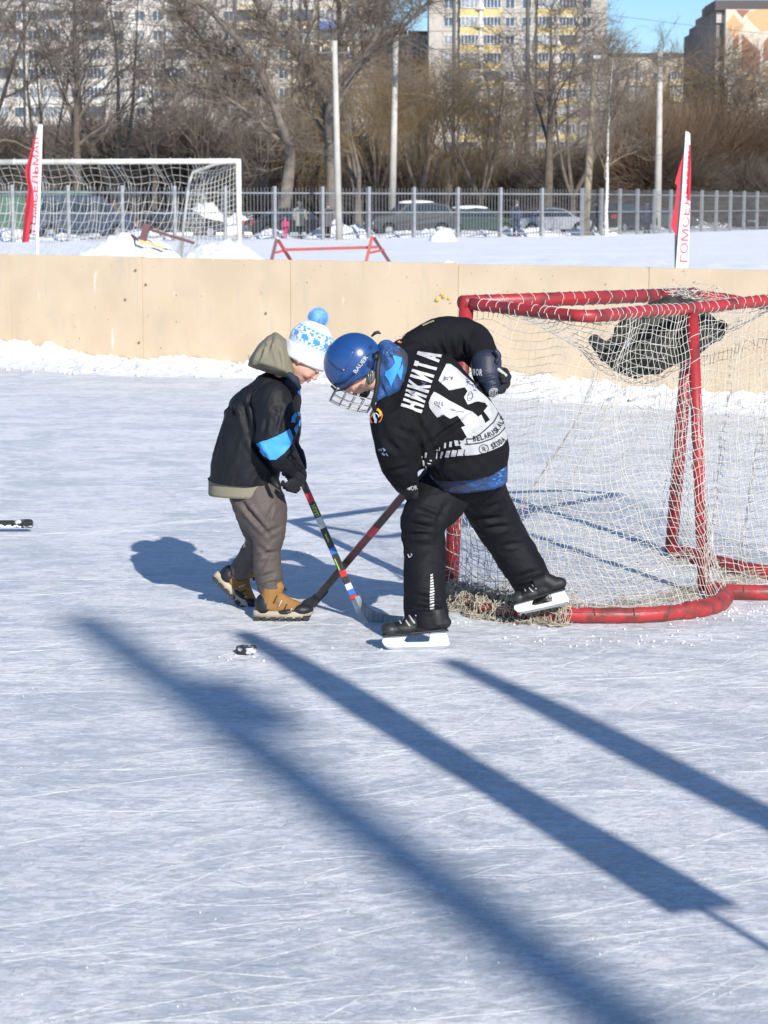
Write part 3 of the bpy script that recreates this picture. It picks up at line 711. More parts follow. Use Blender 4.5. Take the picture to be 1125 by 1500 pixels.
# ================================================================ TREES (bare), built from tapered limbs
m_bark = M('bark_dark', (.085, .068, .052), .95, (.14, .115, .09), 4, bump=.4, bscale=12); m_barkg = M('bark_grey', (.20, .175, .145), .95, (.12, .10, .085), 3, bump=.4, bscale=12)
m_twig = M('twigs_brown', (.16, .13, .10), .95, (.21, .17, .13), 1.0); m_twigw = M('willow_twigs', (.26, .185, .095), .9, (.19, .135, .07), .8); m_twigd = M('twigs_dark', (.115, .094, .076), .95, (.165, .136, .108), 1.0)
m_birch = M('birch_bark', (.66, .63, .58), .8, (.10, .09, .08), 5, .55, .62, stretch=(1, 1, 3)); m_bush = M('pollard_rods', (.22, .15, .095), .9, (.16, .105, .07), .9)
def grow(seed, H, r0, n1=11, n2=7, n3=7, n4=6, spread=.9, up=.35, droop=0.0, start=.3, lean=(0, 0), l1=.5, fork=0, tw=.010, curl=.16, l4=.7):
    """returns (trunk MB, crown MB)"""
    rg = random.Random(seed); T = MB(); C = MB()
    def seg(mbx, p, d, L, r, rend, n, k, gup, wob):
        pts = [p.copy()]; rs = [r]; q = p.copy(); dd = d.copy()
        for i in range(n):
            dd = (dd + Vector((rg.gauss(0, wob), rg.gauss(0, wob), rg.gauss(0, wob) + gup))).normalized(); q = q + dd * (L / n); pts.append(q.copy()); rs.append(r + (rend - r) * (i + 1) / n)
        mbx.tube(pts, rs, k, cap=False); return pts, rs
    def at(pts, rs, t):
        i = min(int(t * (len(pts) - 1)), len(pts) - 2); f = t * (len(pts) - 1) - i; return pts[i].lerp(pts[i + 1], f), (pts[i + 1] - pts[i]).normalized(), rs[i] * (1 - f) + rs[i + 1] * f
    def side(d, ang):
        a = rg.random() * 2 * math.pi; u = d.orthogonal().normalized(); w = d.cross(u); s = u * math.cos(a) + w * math.sin(a); return (d * math.cos(ang) + s * math.sin(ang)).normalized()
    mains = []
    d0 = Vector((lean[0], lean[1], 1)).normalized()
    if fork:
        base, rs = seg(T, Vector((0, 0, -.2)), d0, H * .18, r0, r0 * .85, 4, 8, 0, .04)
        for k in range(fork):
            d = side(d0, rg.uniform(.22, .5)); mains.append(seg(T, base[-1], d, H * rg.uniform(.62, .82), r0 * .62, r0 * .08, 9, 7, .03, .07))
    else: mains.append(seg(T, Vector((0, 0, -.2)), d0, H * .96, r0, r0 * .07, 12, 8, .01, .05))
    for pts, rs in mains:
        nn = max(4, n1 // max(1, fork) + 1) if fork else n1
        for i in range(nn):
            t = start + (1 - start) * (i + rg.random()) / nn; t = min(t, .99); p, d, r = at(pts, rs, t)
            b1 = seg(C, p, side(d, spread * rg.uniform(.7, 1.25)), H * l1 * (1.1 - t * .75) * rg.uniform(.7, 1.15), r * .55, .02, 7, 5, .05 * up * 2 - droop * .05, curl)
            for j in range(n2):
                t2 = .2 + .8 * (j + rg.random()) / n2; p2, d2, r2 = at(*b1, min(t2, .99))
                b2 = seg(C, p2, side(d2, rg.uniform(.5, .95)), H * l1 * .42 * (1.15 - t2 * .6) * rg.uniform(.6, 1.2), max(r2 * .6, tw * 1.6), tw, 5, 4, .06 * up - droop * .14, curl)
                for k in range(n3):
                    t3 = .15 + .85 * (k + rg.random()) / n3; p3, d3, r3 = at(*b2, min(t3, .99))
                    b3 = seg(C, p3, side(d3, rg.uniform(.4, .9)), H * .085 * l4 * 1.6 * rg.uniform(.6, 1.4) * (1 + droop * 1.4), max(r3 * .6, tw), tw * .6, 4, 3, .06 * up - droop * .35, curl)
                    for l in range(n4):
                        p4, d4, r4 = at(*b3, rg.uniform(.1, .99)); seg(C, p4, side(d4, rg.uniform(.35, .8)), H * .05 * l4 * 1.5 * rg.uniform(.5, 1.4) * (1 + droop * 1.5), tw * .75, tw * .4, 2, 3, .05 - droop * .4, curl)
    return T, C
def bush_rods(seed, rad, n, r=.012):
    rg = random.Random(seed); T = MB(); C = MB(); T.tube([(0, 0, -.1), (.05, 0, .8), (0, 0, rad * .55)], [.28, .22, .26], 8)
    for i in range(n):
        a = rg.random() * 2 * math.pi; e = math.acos(1 - rg.random() * 1.25); d = Vector((math.sin(e) * math.cos(a), math.sin(e) * math.sin(a), math.cos(e)))
        p = Vector((0, 0, rad * .55)); L = rad * rg.uniform(.75, 1.1); pts = [p + d * .1]; dd = d.copy()
        for k in range(4): dd = (dd + Vector((rg.gauss(0, .10), rg.gauss(0, .10), rg.gauss(0, .08)))).normalized(); pts.append(pts[-1] + dd * L / 4)
        C.tube(pts, [r * 1.8, r * 1.4, r * 1.1, r * .9, r * .6], 3, cap=False)
        for q in (1, 2, 3):
            for _ in range(2):
                e2 = (dd + Vector((rg.gauss(0, .45), rg.gauss(0, .45), rg.gauss(0, .35)))).normalized(); C.tube([pts[q], pts[q] + e2 * L * .25, pts[q] + (e2 + d * .3) * L * .42], [r, r * .7, r * .4], 3, cap=False)
    return T, C
def proto(nm, TC, mt, mc):
    T, C = TC; return nm, mesh_of('trunk', *T.vf(), mt), mesh_of('crown', *C.vf(), mc)
PR = {
 'a': proto('bare_tree', grow(1, 15, .30, 12, 7, 7, 5, .8, .5, tw=.011), m_bark, m_twigd),
 'b': proto('bare_tree', grow(2, 14, .26, 12, 7, 7, 5, .9, .3, fork=4, tw=.011, curl=.2), m_bark, m_twig),
 'c': proto('bare_tree', grow(3, 20, .36, 9, 6, 5, 4, .65, .45, fork=4, start=.35, l1=.42, tw=.012), m_barkg, m_twig),
 'w': proto('willow_tree', grow(4, 13, .30, 11, 7, 7, 5, .75, .3, droop=.9, fork=3, tw=.011), m_barkg, m_twigw),
 'v': proto('willow_tree', grow(5, 12, .28, 11, 7, 7, 5, .6, .5, droop=.35, fork=4, tw=.011), m_barkg, m_twigw),
 'k': proto('birch_tree', grow(6, 12, .15, 16, 6, 5, 4, .55, .4, start=.3, l1=.28, fork=0, tw=.011), m_birch, m_twig),
 'r': proto('round_bush', bush_rods(7, 4.2, 2300, .016), m_bark, m_bush),
 's': proto('bare_shrub', bush_rods(8, 2.6, 900, .013), m_bark, m_twigd),
}
def plant(k, px, Y, s, label, rz=None, group=None, sx=1.0, cat='tree'):
    nm, tm, cm = PR[k]; X = (px - W0 / 2) * MPP(Y); root = empty(nm, (X, Y, 0), label, cat, group)
    root.rotation_euler = (0, 0, rz if rz is not None else random.random() * 6.28); root.scale = (s * sx, s * sx, s)
    for n2, me in (('trunk', tm), ('crown', cm)):
        o = bpy.data.objects.new(n2, me); COL.objects.link(o); o.parent = root
    return root
plant('c', -25, 120, .85, 'bare grey tree with upswept limbs cut by the left frame edge')
plant('b', 62, 118, .80, 'bare forked tree behind the top of the left flag', rz=.4)
plant('a', 118, 112, .95, 'dark dense bare tree with a thick upright trunk, first right of the left flag', rz=1.0)
plant('b', 172, 115, .98, 'twisted dark bare tree above the middle of the football goal', rz=2.0)
plant('a', 232, 130, .72, 'smaller dark bare tree above the right half of the football goal', rz=3.0)
plant('b', 300, 128, .70, 'low dark bare tree above the football goal corner', rz=4.4)
plant('b', 385, 122, .62, 'low dark tangled tree between the football goal and the concrete poles', rz=1.2)
plant('w', 525, 128, .88, 'brown willow between the two close concrete poles')
plant('v', 548, 140, .90, 'tan willow with hanging twigs behind the tallest concrete pole')
plant('v', 618, 140, .92, 'tan willow just right of the tallest concrete pole')
plant('w', 655, 132, .74, 'drooping tan willow in front of the left edge of the yellow balcony block')
plant('b', 705, 128, .78, 'bare tree with dark forked stem before the yellow balcony block')
plant('v', 745, 150, .85, 'tan willow behind the centre of the dark parked cars')
plant('a', 800, 118, .84, 'wide dark bare tree in front of the right half of the yellow balcony block', rz=.7, sx=1.25)
plant('b', 835, 128, .85, 'bare brown tree just left of the wooden pole', rz=5.1)
plant('k', 886, 106, .78, 'slim white birch right of the leaning wooden pole')
plant('b', 912, 140, .66, 'bare brown tree right of the birch under the blue sky gap', rz=2.6)
plant('v', 1000, 150, 1.0, 'tall golden brown willow behind the right feather flag')
plant('v', 965, 160, .85, 'golden brown willow behind the right concrete pole')
plant('c', 1060, 150, .65, 'bare tree in front of the painted gable, left part', rz=1.1)
plant('b', 1105, 145, .78, 'bare tree in front of the painted gable at the right frame edge', rz=.2)
# the big leaning tree over the left block: three heavy limbs traced in the photo
def big_tree():
    Y = 105; rg = random.Random(44); root = empty('leaning_tree', P(402, 345, Y) * 1, 'large leaning bare tree whose heavy limbs sweep up left beside the dark mast', 'tree'); root.location.z = 0
    T = MB(); C = MB()
    limbs = [([(414, 345), (418, 290), (425, 235), (415, 190), (392, 130), (372, 90), (350, 60), (320, 28), (285, 0), (240, -30)], .34, .07),
             ([(395, 150), (372, 130), (340, 112), (300, 85), (262, 55)], .14, .03),
             ([(408, 205), (375, 175), (335, 145), (295, 128), (250, 132)], .12, .03), ([(372, 92), (352, 92), (300, 60), (268, 20), (252, -20)], .13, .04),
             ([(485, 345), (484, 250), (481, 170), (497, 110), (498, 50), (494, -20)], .26, .10),
             ([(484, 190), (460, 120), (430, 75), (396, 45), (372, 0)], .17, .06), ([(488, 150), (520, 100), (552, 50), (566, 0), (575, -40)], .15, .05),
             ([(486, 170), (530, 95), (585, 45), (625, 5), (660, -30)], .13, .04), ([(484, 210), (455, 160), (437, 100), (452, 40), (440, -30)], .12, .04), ([(494, 90), (520, 40), (540, 10), (548, -40)], .09, .03)]
    for pl, ra, rb_ in limbs:
        n = len(pl); pts = [P(x, y, Y + rg.uniform(-1.2, 1.2)) for x, y in pl]; fine = []; m = 24
        for i in range(m + 1):
            t = i / m * (n - 1); a = min(int(t), n - 2); f = t - a; p0 = pts[max(a - 1, 0)]; p3 = pts[min(a + 2, n - 1)]
            q = .5 * ((2 * pts[a]) + (-p0 + pts[a + 1]) * f + (2 * p0 - 5 * pts[a] + 4 * pts[a + 1] - p3) * f * f + (-p0 + 3 * pts[a] - 3 * pts[a + 1] + p3) * f ** 3)
            fine.append(q + Vector((rg.gauss(0, .02), 0, 0)))
        rs = [ra + (rb_ - ra) * i / m for i in range(m + 1)]; T.tube(fine, rs, 8)
        for i in range(5, m + 1):
            for _ in range(4):
                p = fine[i]; tdir = (fine[i] - fine[i - 1]).normalized(); s = Vector((rg.gauss(0, 1), rg.gauss(0, .8), rg.gauss(.3, .7))).normalized(); d = (tdir * .6 + s).normalized()
                def tw(p, d, L, r, lvl):
                    pts = [p]; q = p; dd = d
                    for _k in range(4): dd = (dd + Vector((rg.gauss(0, .2), rg.gauss(0, .2), rg.gauss(.03, .16)))).normalized(); q = q + dd * L / 4; pts.append(q)
                    C.tube(pts, [r, r * .8, r * .65, r * .5, r * .35], 3, cap=False)
                    if lvl:
                        for _k in range(6): w = rg.choice(pts[1:]); tw(w, (dd + Vector((rg.gauss(0, .7), rg.gauss(0, .6), rg.gauss(.1, .6)))).normalized(), L * .5, r * .5, lvl - 1)
                tw(p, d, rg.uniform(1.0, 2.4), .03, 2)
    mk('trunk', T.vf(), m_barkg, root); mk('crown', C.vf(), m_twig, root)
big_tree()
LM = [(-30, 'the left frame edge'), (58, 'the left feather flag'), (200, 'the middle of the football goal'), (348, 'the football goal corner'), (440, 'the child in pink'), (497, 'the left concrete pole'), (577, 'the tallest concrete pole'), (690, 'the green saloon'), (760, 'the silver saloon'), (860, 'the wooden pole'), (890, 'the birch'), (965, 'the right concrete pole'), (1005, 'the right feather flag'), (1125, 'the right frame edge')]
def near(px):
    x, n = min(LM, key=lambda q: abs(q[0] - px)); return ('just left of ' if px < x - 6 else 'just right of ' if px > x + 6 else 'straight behind ') + n
g = 'dense brown scrub and willow trees behind the parked cars'
rt = random.Random(77)
for i in range(22):
    px = -40 + i * 55 + rt.uniform(-12, 12); k = 'bvwb'[i % 4] if px > 480 else 'bbab'[i % 4]
    plant(k, px, rt.uniform(165, 190), rt.uniform(.42, .58), ('brown' if i % 2 else 'greyish') + ' second-row bare tree ' + near(px), rt.random() * 6.28, g)
for i in range(26):
    px = -30 + i * 46 + rt.uniform(-14, 14)
    plant('s', px, rt.uniform(138, 152), rt.uniform(1.0, 1.5) * (1.3 if px < 500 else .9), 'dark leafless undergrowth shrub ' + near(px), rt.random() * 6.28, 'leafless shrubs behind the parked cars', cat='shrub')
for i, (px, s) in enumerate(((938, 1.0), (985, 1.05), (1035, 1.15), (1085, 1.05), (1130, 1.15))):
    plant('r', px, 140 + 2.5 * i, s * 1.02, ('round brown clipped willow bush just right of the birch', 'round brown willow bush behind the right concrete pole', 'round brown willow bush behind the right feather flag',
          'round brown willow bush between the right flag and the frame edge', 'round brown willow bush cut by the right frame edge')[i], rt.random() * 6, cat='bush')

for i in range(13):
    px = -95 - i * 60 if i < 9 else 1185 + (i - 9) * 70
    plant('bvwa'[i % 4], px, rt.uniform(135, 180), rt.uniform(.55, .8), 'bare tree continuing the row beyond the edge of the picture', rt.random() * 6.28, 'bare trees beyond the picture edges')
    plant('s', px + 20, rt.uniform(138, 150), rt.uniform(1.4, 2.2), 'leafless shrub continuing the undergrowth beyond the edge of the picture', rt.random() * 6.28, 'shrubs beyond the picture edges', cat='shrub')
# ================================================================ CARS, PEOPLE BEHIND THE FENCE, FOOTBALL GOAL, BARRIERS, FLAGS
m_tyre = M('tyre_rubber', (.02, .02, .02), .8); m_rim = M('rim', (.45, .45, .47), .35, metal=.8); m_cglass = M('car_glass', (.03, .04, .05), .08, spec=.7)
m_tail = M('tail_light', (.45, .03, .02), .3); m_headl = M('head_light', (.75, .75, .72), .2); m_plate = M('number_plate', (.7, .7, .68), .5); m_csnow = m_snowp
paints = {n: M('paint_' + n, c, .45, spec=.3, coat=.15) for n, c in {'dark': (.012, .014, .018), 'navy': (.02, .035, .07), 'green': (.03, .06, .05), 'silver': (.30, .32, .35), 'grey': (.045, .05, .055), 'black': (.012, .012, .014)}.items()}
PROF = {
 'sedan': ([(0, .32), (0, .72), (.12, .86), (.75, .95), (1.25, 1.36), (2.05, 1.45), (2.75, 1.38), (3.35, .98), (4.2, .82), (4.42, .6), (4.42, .32)], [(.86, .97), (1.30, 1.31), (2.05, 1.39), (2.70, 1.33), (3.2, .97)]),
 'suv': ([(0, .4), (0, .95), (.1, 1.1), (.35, 1.62), (1.2, 1.72), (2.6, 1.68), (3.3, 1.15), (4.25, 1.02), (4.5, .8), (4.5, .4)], [(.32, 1.14), (.52, 1.55), (1.2, 1.64), (2.52, 1.60), (3.08, 1.15)]),
 'van': ([(0, .4), (0, 1.2), (.08, 1.9), (.5, 2.02), (3.4, 2.02), (4.1, 1.25), (4.75, 1.1), (4.9, .8), (4.9, .4)], [(.3, 1.2), (.35, 1.85), (3.3, 1.88), (3.85, 1.22)])}
def make_car(kind, paint, px, Y, rz, label, snow=False):
    body, win = PROF[kind]; L = max(p[0] for p in body); W = 1.75; X = (px - W0 / 2) * MPP(Y)
    root = empty('parked_car' if kind != 'van' else 'parked_van', (X, Y, 0), label, 'car' if kind != 'van' else 'van'); M4 = Matrix.Translation((X, Y, 0)) @ Matrix.Rotation(rz, 4, 'Z') @ Matrix.Translation((-L / 2, -W / 2, 0))
    def wid(z): return 0.0 if z < .95 else min((z - .95) * .32, .25)
    b = MB(); arch = [.8, L - .85]; prof = [body[0]] + body[1:]
    low = [(L, .32)]
    for c in arch[::-1]: low += [(c + .40, .30), (c + .33, .52), (c + .12, .68), (c - .12, .68), (c - .33, .52), (c - .40, .30)]
    pr = body[:-1] + [body[-1]] + [q for q in low[1:]]
    n = len(pr); rows = []
    for fy in (0, 1):
        for inner in ((0,) if True else ()): rows.append([(x, (wid(z) if fy == 0 else W - wid(z)), z) for x, z in pr])
    vs = [M4 @ Vector(v) for v in rows[0] + rows[1]]
    b.add(vs, [tuple(range(n)), tuple(range(2 * n - 1, n - 1, -1))] + [(i, i + n, (i + 1) % n + n, (i + 1) % n) for i in range(n)])
    o = mk('body', b.vf(), paints[paint], root, smooth=False)
    bv = o.modifiers.new('bevel', 'BEVEL'); bv.width = .05; bv.segments = 2; bv.limit_method = 'ANGLE'; bv.angle_limit = R(25)
    for fy in (0, 1):
        g = MB(); k = len(win); a = [M4 @ Vector((x, (wid(z) - .015) if fy == 0 else W - wid(z) + .015, z)) for x, z in win]; c = [M4 @ Vector((x, (wid(z) + .02) if fy == 0 else W - wid(z) - .02, z)) for x, z in win]
        g.add(a + c, [tuple(range(k)), tuple(range(2 * k - 1, k - 1, -1))] + [(i, i + k, (i + 1) % k + k, (i + 1) % k) for i in range(k)]); mk('side_window', g.vf(), m_cglass, root, smooth=False)
    # front and rear screens follow the sloping profile
    for (x0, z0), (x1, z1), nm in ((body[3] if kind == 'sedan' else body[2], body[4] if kind == 'sedan' else body[3], 'rear_window'), ((win[-1][0] + .1, win[-1][1]), (win[-2][0] + .08, win[-2][1]), 'windscreen')):
        g = MB(); dn = Vector((z0 - z1, 0, x1 - x0)).normalized(); dn = dn if dn.z > 0 else -dn
        q = [Vector((x0 + (x1 - x0) * t, W / 2 + s * (W / 2 - .2), z0 + (z1 - z0) * t)) for t, s in ((.12, -1), (.12, 1), (.9, .9), (.9, -.9))]
        g.add([M4 @ (v + dn * .02) for v in q] + [M4 @ (v - dn * .02) for v in q], [(0, 1, 2, 3), (7, 6, 5, 4), (0, 4, 5, 1), (1, 5, 6, 2), (2, 6, 7, 3), (3, 7, 4, 0)]); mk(nm, g.vf(), m_cglass, root, smooth=False)
    for c in arch:
        for yy in (.08, W - .08):
            w = MB(); w.tube([M4 @ Vector((c, yy - .1, .32)), M4 @ Vector((c, yy + .1, .32))], .32, 14); wh = mk('wheel', w.vf(), m_tyre, root, smooth=False)
            w = MB(); w.tube([M4 @ Vector((c, yy - .115, .32)), M4 @ Vector((c, yy + .115, .32))], .19, 10); mk('rim', w.vf(), m_rim, wh, smooth=False)
    zt = .75 if kind == 'sedan' else .95
    for yy in (.2, W - .2):
        w = MB(); w.box(-.03, .1, yy - .16, yy + .16, zt - .12, zt + .1, M4); mk('tail_light', w.vf(), m_tail, root, smooth=False)
        w = MB(); w.box(L - .12, L + .02, yy - .18, yy + .18, .6, .74, M4); mk('headlight', w.vf(), m_headl, root, smooth=False)
    w = MB(); w.box(-.03, .02, W / 2 - .26, W / 2 + .26, .5, .62, M4); mk('number_plate', w.vf(), m_plate, root, smooth=False)
    if snow:
        zt = max(z for x, z in body); w = MB(); w.ell(M4 @ Vector((1.9, W / 2, zt - .02)), (1.0, .6, .14), M4.to_3x3()); mk('roof_snow', w.vf(), m_csnow, root)
A = math.atan2(FD.y, FD.x)
make_car('van', 'navy', 120, 99, .45, 'dark blue van parked behind the football goal net at the left')
make_car('sedan', 'dark', 262, 102, .40, 'dark car half hidden by a snow heap right of the dark blue van')
make_car('sedan', 'dark', 428, 103, .35, 'dark car parked behind the child in pink')
make_car('suv', 'grey', 600, 110, 1.25 + 2.2, 'dark grey off-roader with snow on its bonnet behind the tallest pale pole', True)
make_car('sedan', 'green', 695, 112, .30, 'dark green saloon parked right of the off-roader', True)
make_car('sedan', 'silver', 803, 115, .35, 'silver saloon with a red rear light, left of the leaning wooden pole')
make_car('suv', 'black', 912, 124, .9, 'black off-roader parked right of the birch trunk')
make_car('sedan', 'grey', 962, 131, .3, 'grey car partly hidden by the right concrete pole')
make_car('suv', 'dark', 1120, 140, .9, 'dark car with snow on its roof at the right frame edge', True)
# ploughed snow between the fence and the cars
for i, (px, Y, w, h) in enumerate(((20, 98, 90, 1.1), (95, 99, 90, .7), (215, 101, 90, 1.0), (300, 112, 130, 2.0), (345, 104, 110, 1.3), (400, 104, 70, .9), (500, 116, 110, 1.5), (585, 112, 70, .7), (640, 119, 80, .9), (700, 122, 90, .7), (770, 128, 120, .9), (860, 132, 90, 1.0), (930, 137, 90, .8), (1010, 140, 140, 1.5), (1075, 144, 110, 1.4), (560, 155, 260, 1.8), (840, 160, 300, 2.0), (1060, 160, 260, 2.3), (200, 140, 320, 2.6))):
    mound('snow_mound', px, max(fenceY(min(px, 1150)) + 3.4, Y if Y > 135 else 0) if i not in (3, 4) else 107, w, h * (.5 if i not in (3, 4) else .7), 1.3, 30 + i, label=('low' if h < 1 else 'tall') + ' ploughed snow heap behind the fence, ' + near(px), cat='snow heap', group='ploughed snow heaps behind the fence')
# green container and kiosk at far left
m_grn = M('container_green', (.07, .15, .10), .7, (.05, .11, .08), 2); 
def container(px, Y, w, h, label, mat=m_grn):
    X = (px - W0 / 2) * MPP(Y); root = empty('rubbish_container', (X, Y, 0), label, 'container')
    mb = MB().box(X - w / 2, X + w / 2, Y, Y + 1.6, .15, h); mk('body', mb.vf(), mat, root, smooth=False)
    mb = MB().box(X - w / 2 - .04, X + w / 2 + .04, Y - .05, Y + 1.65, h, h + .1); mk('lid', mb.vf(), mat, root, smooth=False)
    for k in range(5): mb = MB().box(X - w / 2 + w * (k + .4) / 5, X - w / 2 + w * (k + .55) / 5, Y - .04, Y, .2, h - .05); mk('rib', mb.vf(), mat, root, smooth=False)
container(8, 98, 2.2, 2.0, 'green metal container at the left frame edge behind the fence'); container(80, 107, 3.6, 2.2, 'green metal container behind the left feather flag')

m_skin = M('skin', (.62, .37, .27), .55, (.56, .31, .22), 12, sss=.08)
def far_person(px, Y, h, coat, legs, label, rz=0.0, stride=.25, hat=None, long=False):
    X = (px - W0 / 2) * MPP(Y); root = empty('person', (X, Y, 0), label, 'person'); S = h / 1.75; M4 = Matrix.Translation((X, Y, 0)) @ Matrix.Rotation(rz, 4, 'Z') @ Matrix.Scale(S, 4)
    def q(x, y, z): return M4 @ Vector((x, y, z))
    s = stride / 2
    def body(mb, k=1.0):
        mb.tube([q(0, 0, .9), q(0, 0, 1.15), q(.02, 0, 1.4), q(.02, 0, 1.47)], [.13 * S * k, .13 * S * k, .15 * S * k, .07 * S * k], 10)
    b = MB(); body(b); b.ell(q(.04, 0, 1.62), (.095 * S, .085 * S, .12 * S)); b.tube([q(.02, 0, 1.4), q(.03, 0, 1.58)], .055 * S, 8)
    for sg in (-1, 1):
        b.tube([q(0, sg * .09, .92), q(s * sg * .5 + .03, sg * .09, .5), q(s * sg, sg * .09, .08)], [.085 * S, .06 * S, .045 * S], 8); b.tube([q(s * sg, sg * .09, .06), q(s * sg + .16, sg * .09, .05)], .04 * S, 8)
        b.tube([q(.02, sg * .18, 1.40), q(-s * sg * .4, sg * .24, 1.12), q(-s * sg * .4 + .08, sg * .23, .88)], [.06 * S, .045 * S, .04 * S], 8)
    b.ell(q(.135, 0, 1.61), (.025 * S, .02 * S, .03 * S))
    mk('body', remesh(b.vf(), .02 * S, 2), m_skin, root)
    b = MB()
    for sg in (-1, 1): b.tube([q(0, sg * .09, .95), q(s * sg * .5 + .03, sg * .09, .5), q(s * sg, sg * .09, .10)], [.11 * S, .085 * S, .075 * S], 8)
    mk('trousers', remesh(b.vf(), .02 * S, 2), legs, root)
    b = MB(); zb = .62 if long else .86
    b.tube([q(0, 0, zb), q(0, 0, 1.1), q(.02, 0, 1.38), q(.02, 0, 1.5)], [.21 * S, .19 * S, .19 * S, .10 * S], 10)
    for sg in (-1, 1): b.tube([q(.02, sg * .19, 1.40), q(-s * sg * .4, sg * .25, 1.12), q(-s * sg * .4 + .08, sg * .24, .92)], [.085 * S, .07 * S, .06 * S], 8)
    mk('coat', remesh(b.vf(), .02 * S, 2), coat, root)
    b = MB(); b.ell(q(.02, 0, 1.67), (.11 * S, .105 * S, .10 * S)); mk('hat' if hat else 'hair', b.vf(), hat or m_dark, root)
    for sg in (-1, 1): b = MB(); b.ell(q(s * sg + .06, sg * .09, .05), (.14 * S, .05 * S, .06 * S)); mk('shoe', b.vf(), m_dark, root)
def cl(n, c): return M('cloth_' + n, c, .9, sheen=.2)
k_dk, k_bl, k_pk, k_kh, k_gr = cl('black', (.02, .02, .023)), cl('navy', (.03, .05, .10)), cl('pink', (.62, .06, .20)), cl('khaki', (.36, .35, .29)), cl('grey', (.12, .12, .12))
far_person(419, fenceY(419) + 1.5, 1.05, k_pk, k_pk, 'small child in a bright pink snowsuit behind the fence', 1.5, .15, k_pk)
far_person(440, fenceY(440) + 1.7, 1.78, k_kh, k_dk, 'adult in a long pale khaki coat beside the child in pink', 1.2, .5, k_kh, True)
far_person(481, fenceY(481) + 1.8, 1.70, k_gr, k_dk, 'person in a dark coat just left of the left concrete pole', 1.4, .2, None, True)
far_person(540, fenceY(540) + 1.8, 1.60, k_dk, k_dk, 'person dressed all in black between the two close concrete poles', 1.6, .2, k_dk)
far_person(755, fenceY(755) + 1.8, 1.80, k_bl, k_bl, 'bareheaded person in a navy jacket and jeans left of the silver saloon', 1.6, .3)
far_person(868, fenceY(868) + 1.5, 1.80, k_dk, k_dk, 'person in black striding just right of the wooden pole', .3, .7, k_dk)
far_person(944, fenceY(944) + 1.5, 1.85, k_bl, k_dk, 'person in a dark blue coat left of the right concrete pole', 1.4, .2, k_dk, True)

# ---- football goal
m_wpost = M('goal_white', (.70, .69, .62), .5, (.55, .52, .44), 3, .45, .6); m_fnet = M('football_net', (.62, .61, .56), .8)
Yf = 57.0; fg = empty('football_goal', P(349, 388, Yf), 'large white football goal with a sagging net behind the rink wall', 'goal'); fg.location.z = 0
TR = P(348, 236, Yf); TL_ = TR - Vector((7.5, -1.2, 0))
mb = MB(); mb.tube([TR + Vector((.02, 0, .06)), Vector((TR.x + .03, TR.y, 0))], .075, 12); mk('post', mb.vf(), m_wpost, fg)
mb = MB(); mb.tube([TL_ + Vector((0, 0, .06)), Vector((TL_.x, TL_.y, 0))], .075, 12); mk('post', mb.vf(), m_wpost, fg)
mb = MB(); mb.tube([TR, TL_], .072, 12); mk('crossbar', mb.vf(), m_wpost, fg)
bk = Vector((.35, 1, 0)).normalized()
stay = [TR + Vector((0, .05, 0)), P(318, 240, Yf + .5), P(283, 252, Yf + 1.1), P(277, 268, Yf + 1.25), P(262, 392, Yf + 2.3)]
mb = MB(); mb.tube(stay, .042, 10); mk('rear_stay', mb.vf(), m_wpost, fg)
off = TL_ - TR
mb = MB(); mb.tube([p + off for p in stay], .042, 10); mk('rear_stay', mb.vf(), m_wpost, fg)
for k in range(14):
    mb = MB(); p = TR.lerp(TL_, (k + .4) / 14); mb.tube([p + Vector((0, -.07, -.08)), p + Vector((0, -.085, .02)), p + Vector((0, .02, .09))], .018, 5); mk('net_hook', mb.vf(), m_wpost, fg)
mb = MB(); rg = random.Random(4)
def fnet(u, v):   # u along the goal, v from crossbar over the back to the ground
    top = TR.lerp(TL_, u); e_ = math.exp(-u * 14); kn = (stay[3] + off * u).lerp(top + Vector((-.05, 1.3, -.45)), 1 - e_); bot = (stay[4] + off * u).lerp(top + Vector((-.75, 2.3, 0)), 1 - e_); bot.z = .05
    if v < .25: p = top.lerp(kn, v / .25)
    else: p = kn.lerp(bot, (v - .25) / .75)
    sag = math.sin(math.pi * v) * .45; return p + Vector((.10 * math.sin(u * 40 + v * 7) + .5 * sag, -.25 * sag, -sag * .35 + .04 * math.sin(u * 61)))
NU, NV = 46, 24
for i in range(NU + 1): mb.tube([fnet(i / NU, j / NV) for j in range(NV + 1)], .0085, 3, cap=False)
for j in range(1, NV + 1):
    if j % 2 == 0: mb.tube([fnet(i / NU, j / NV) for i in range(NU + 1)], .006, 3, cap=False)
# end net, between the post and the stay
def enet(u, v):
    a = Vector((TR.x, TR.y, 0)).lerp(TR, v); pl = stay[4].lerp(stay[3], min(v / .93, 1)) if v < .93 else stay[2]; pl = pl.copy(); pl.z = max(pl.z, .05)
    return a.lerp(pl, u) + Vector((0, .05 * math.sin(u * 9 + v * 5), -.10 * math.sin(math.pi * u)))
for i in range(1, 13): mb.tube([enet(i / 13, j / 20) for j in range(21)], .0085, 3, cap=False)
for j in range(0, 21): mb.tube([enet(i / 13, j / 20) for i in range(14)], .0085, 3, cap=False)
mk('net', mb.vf(), m_fnet, fg, smooth=False)

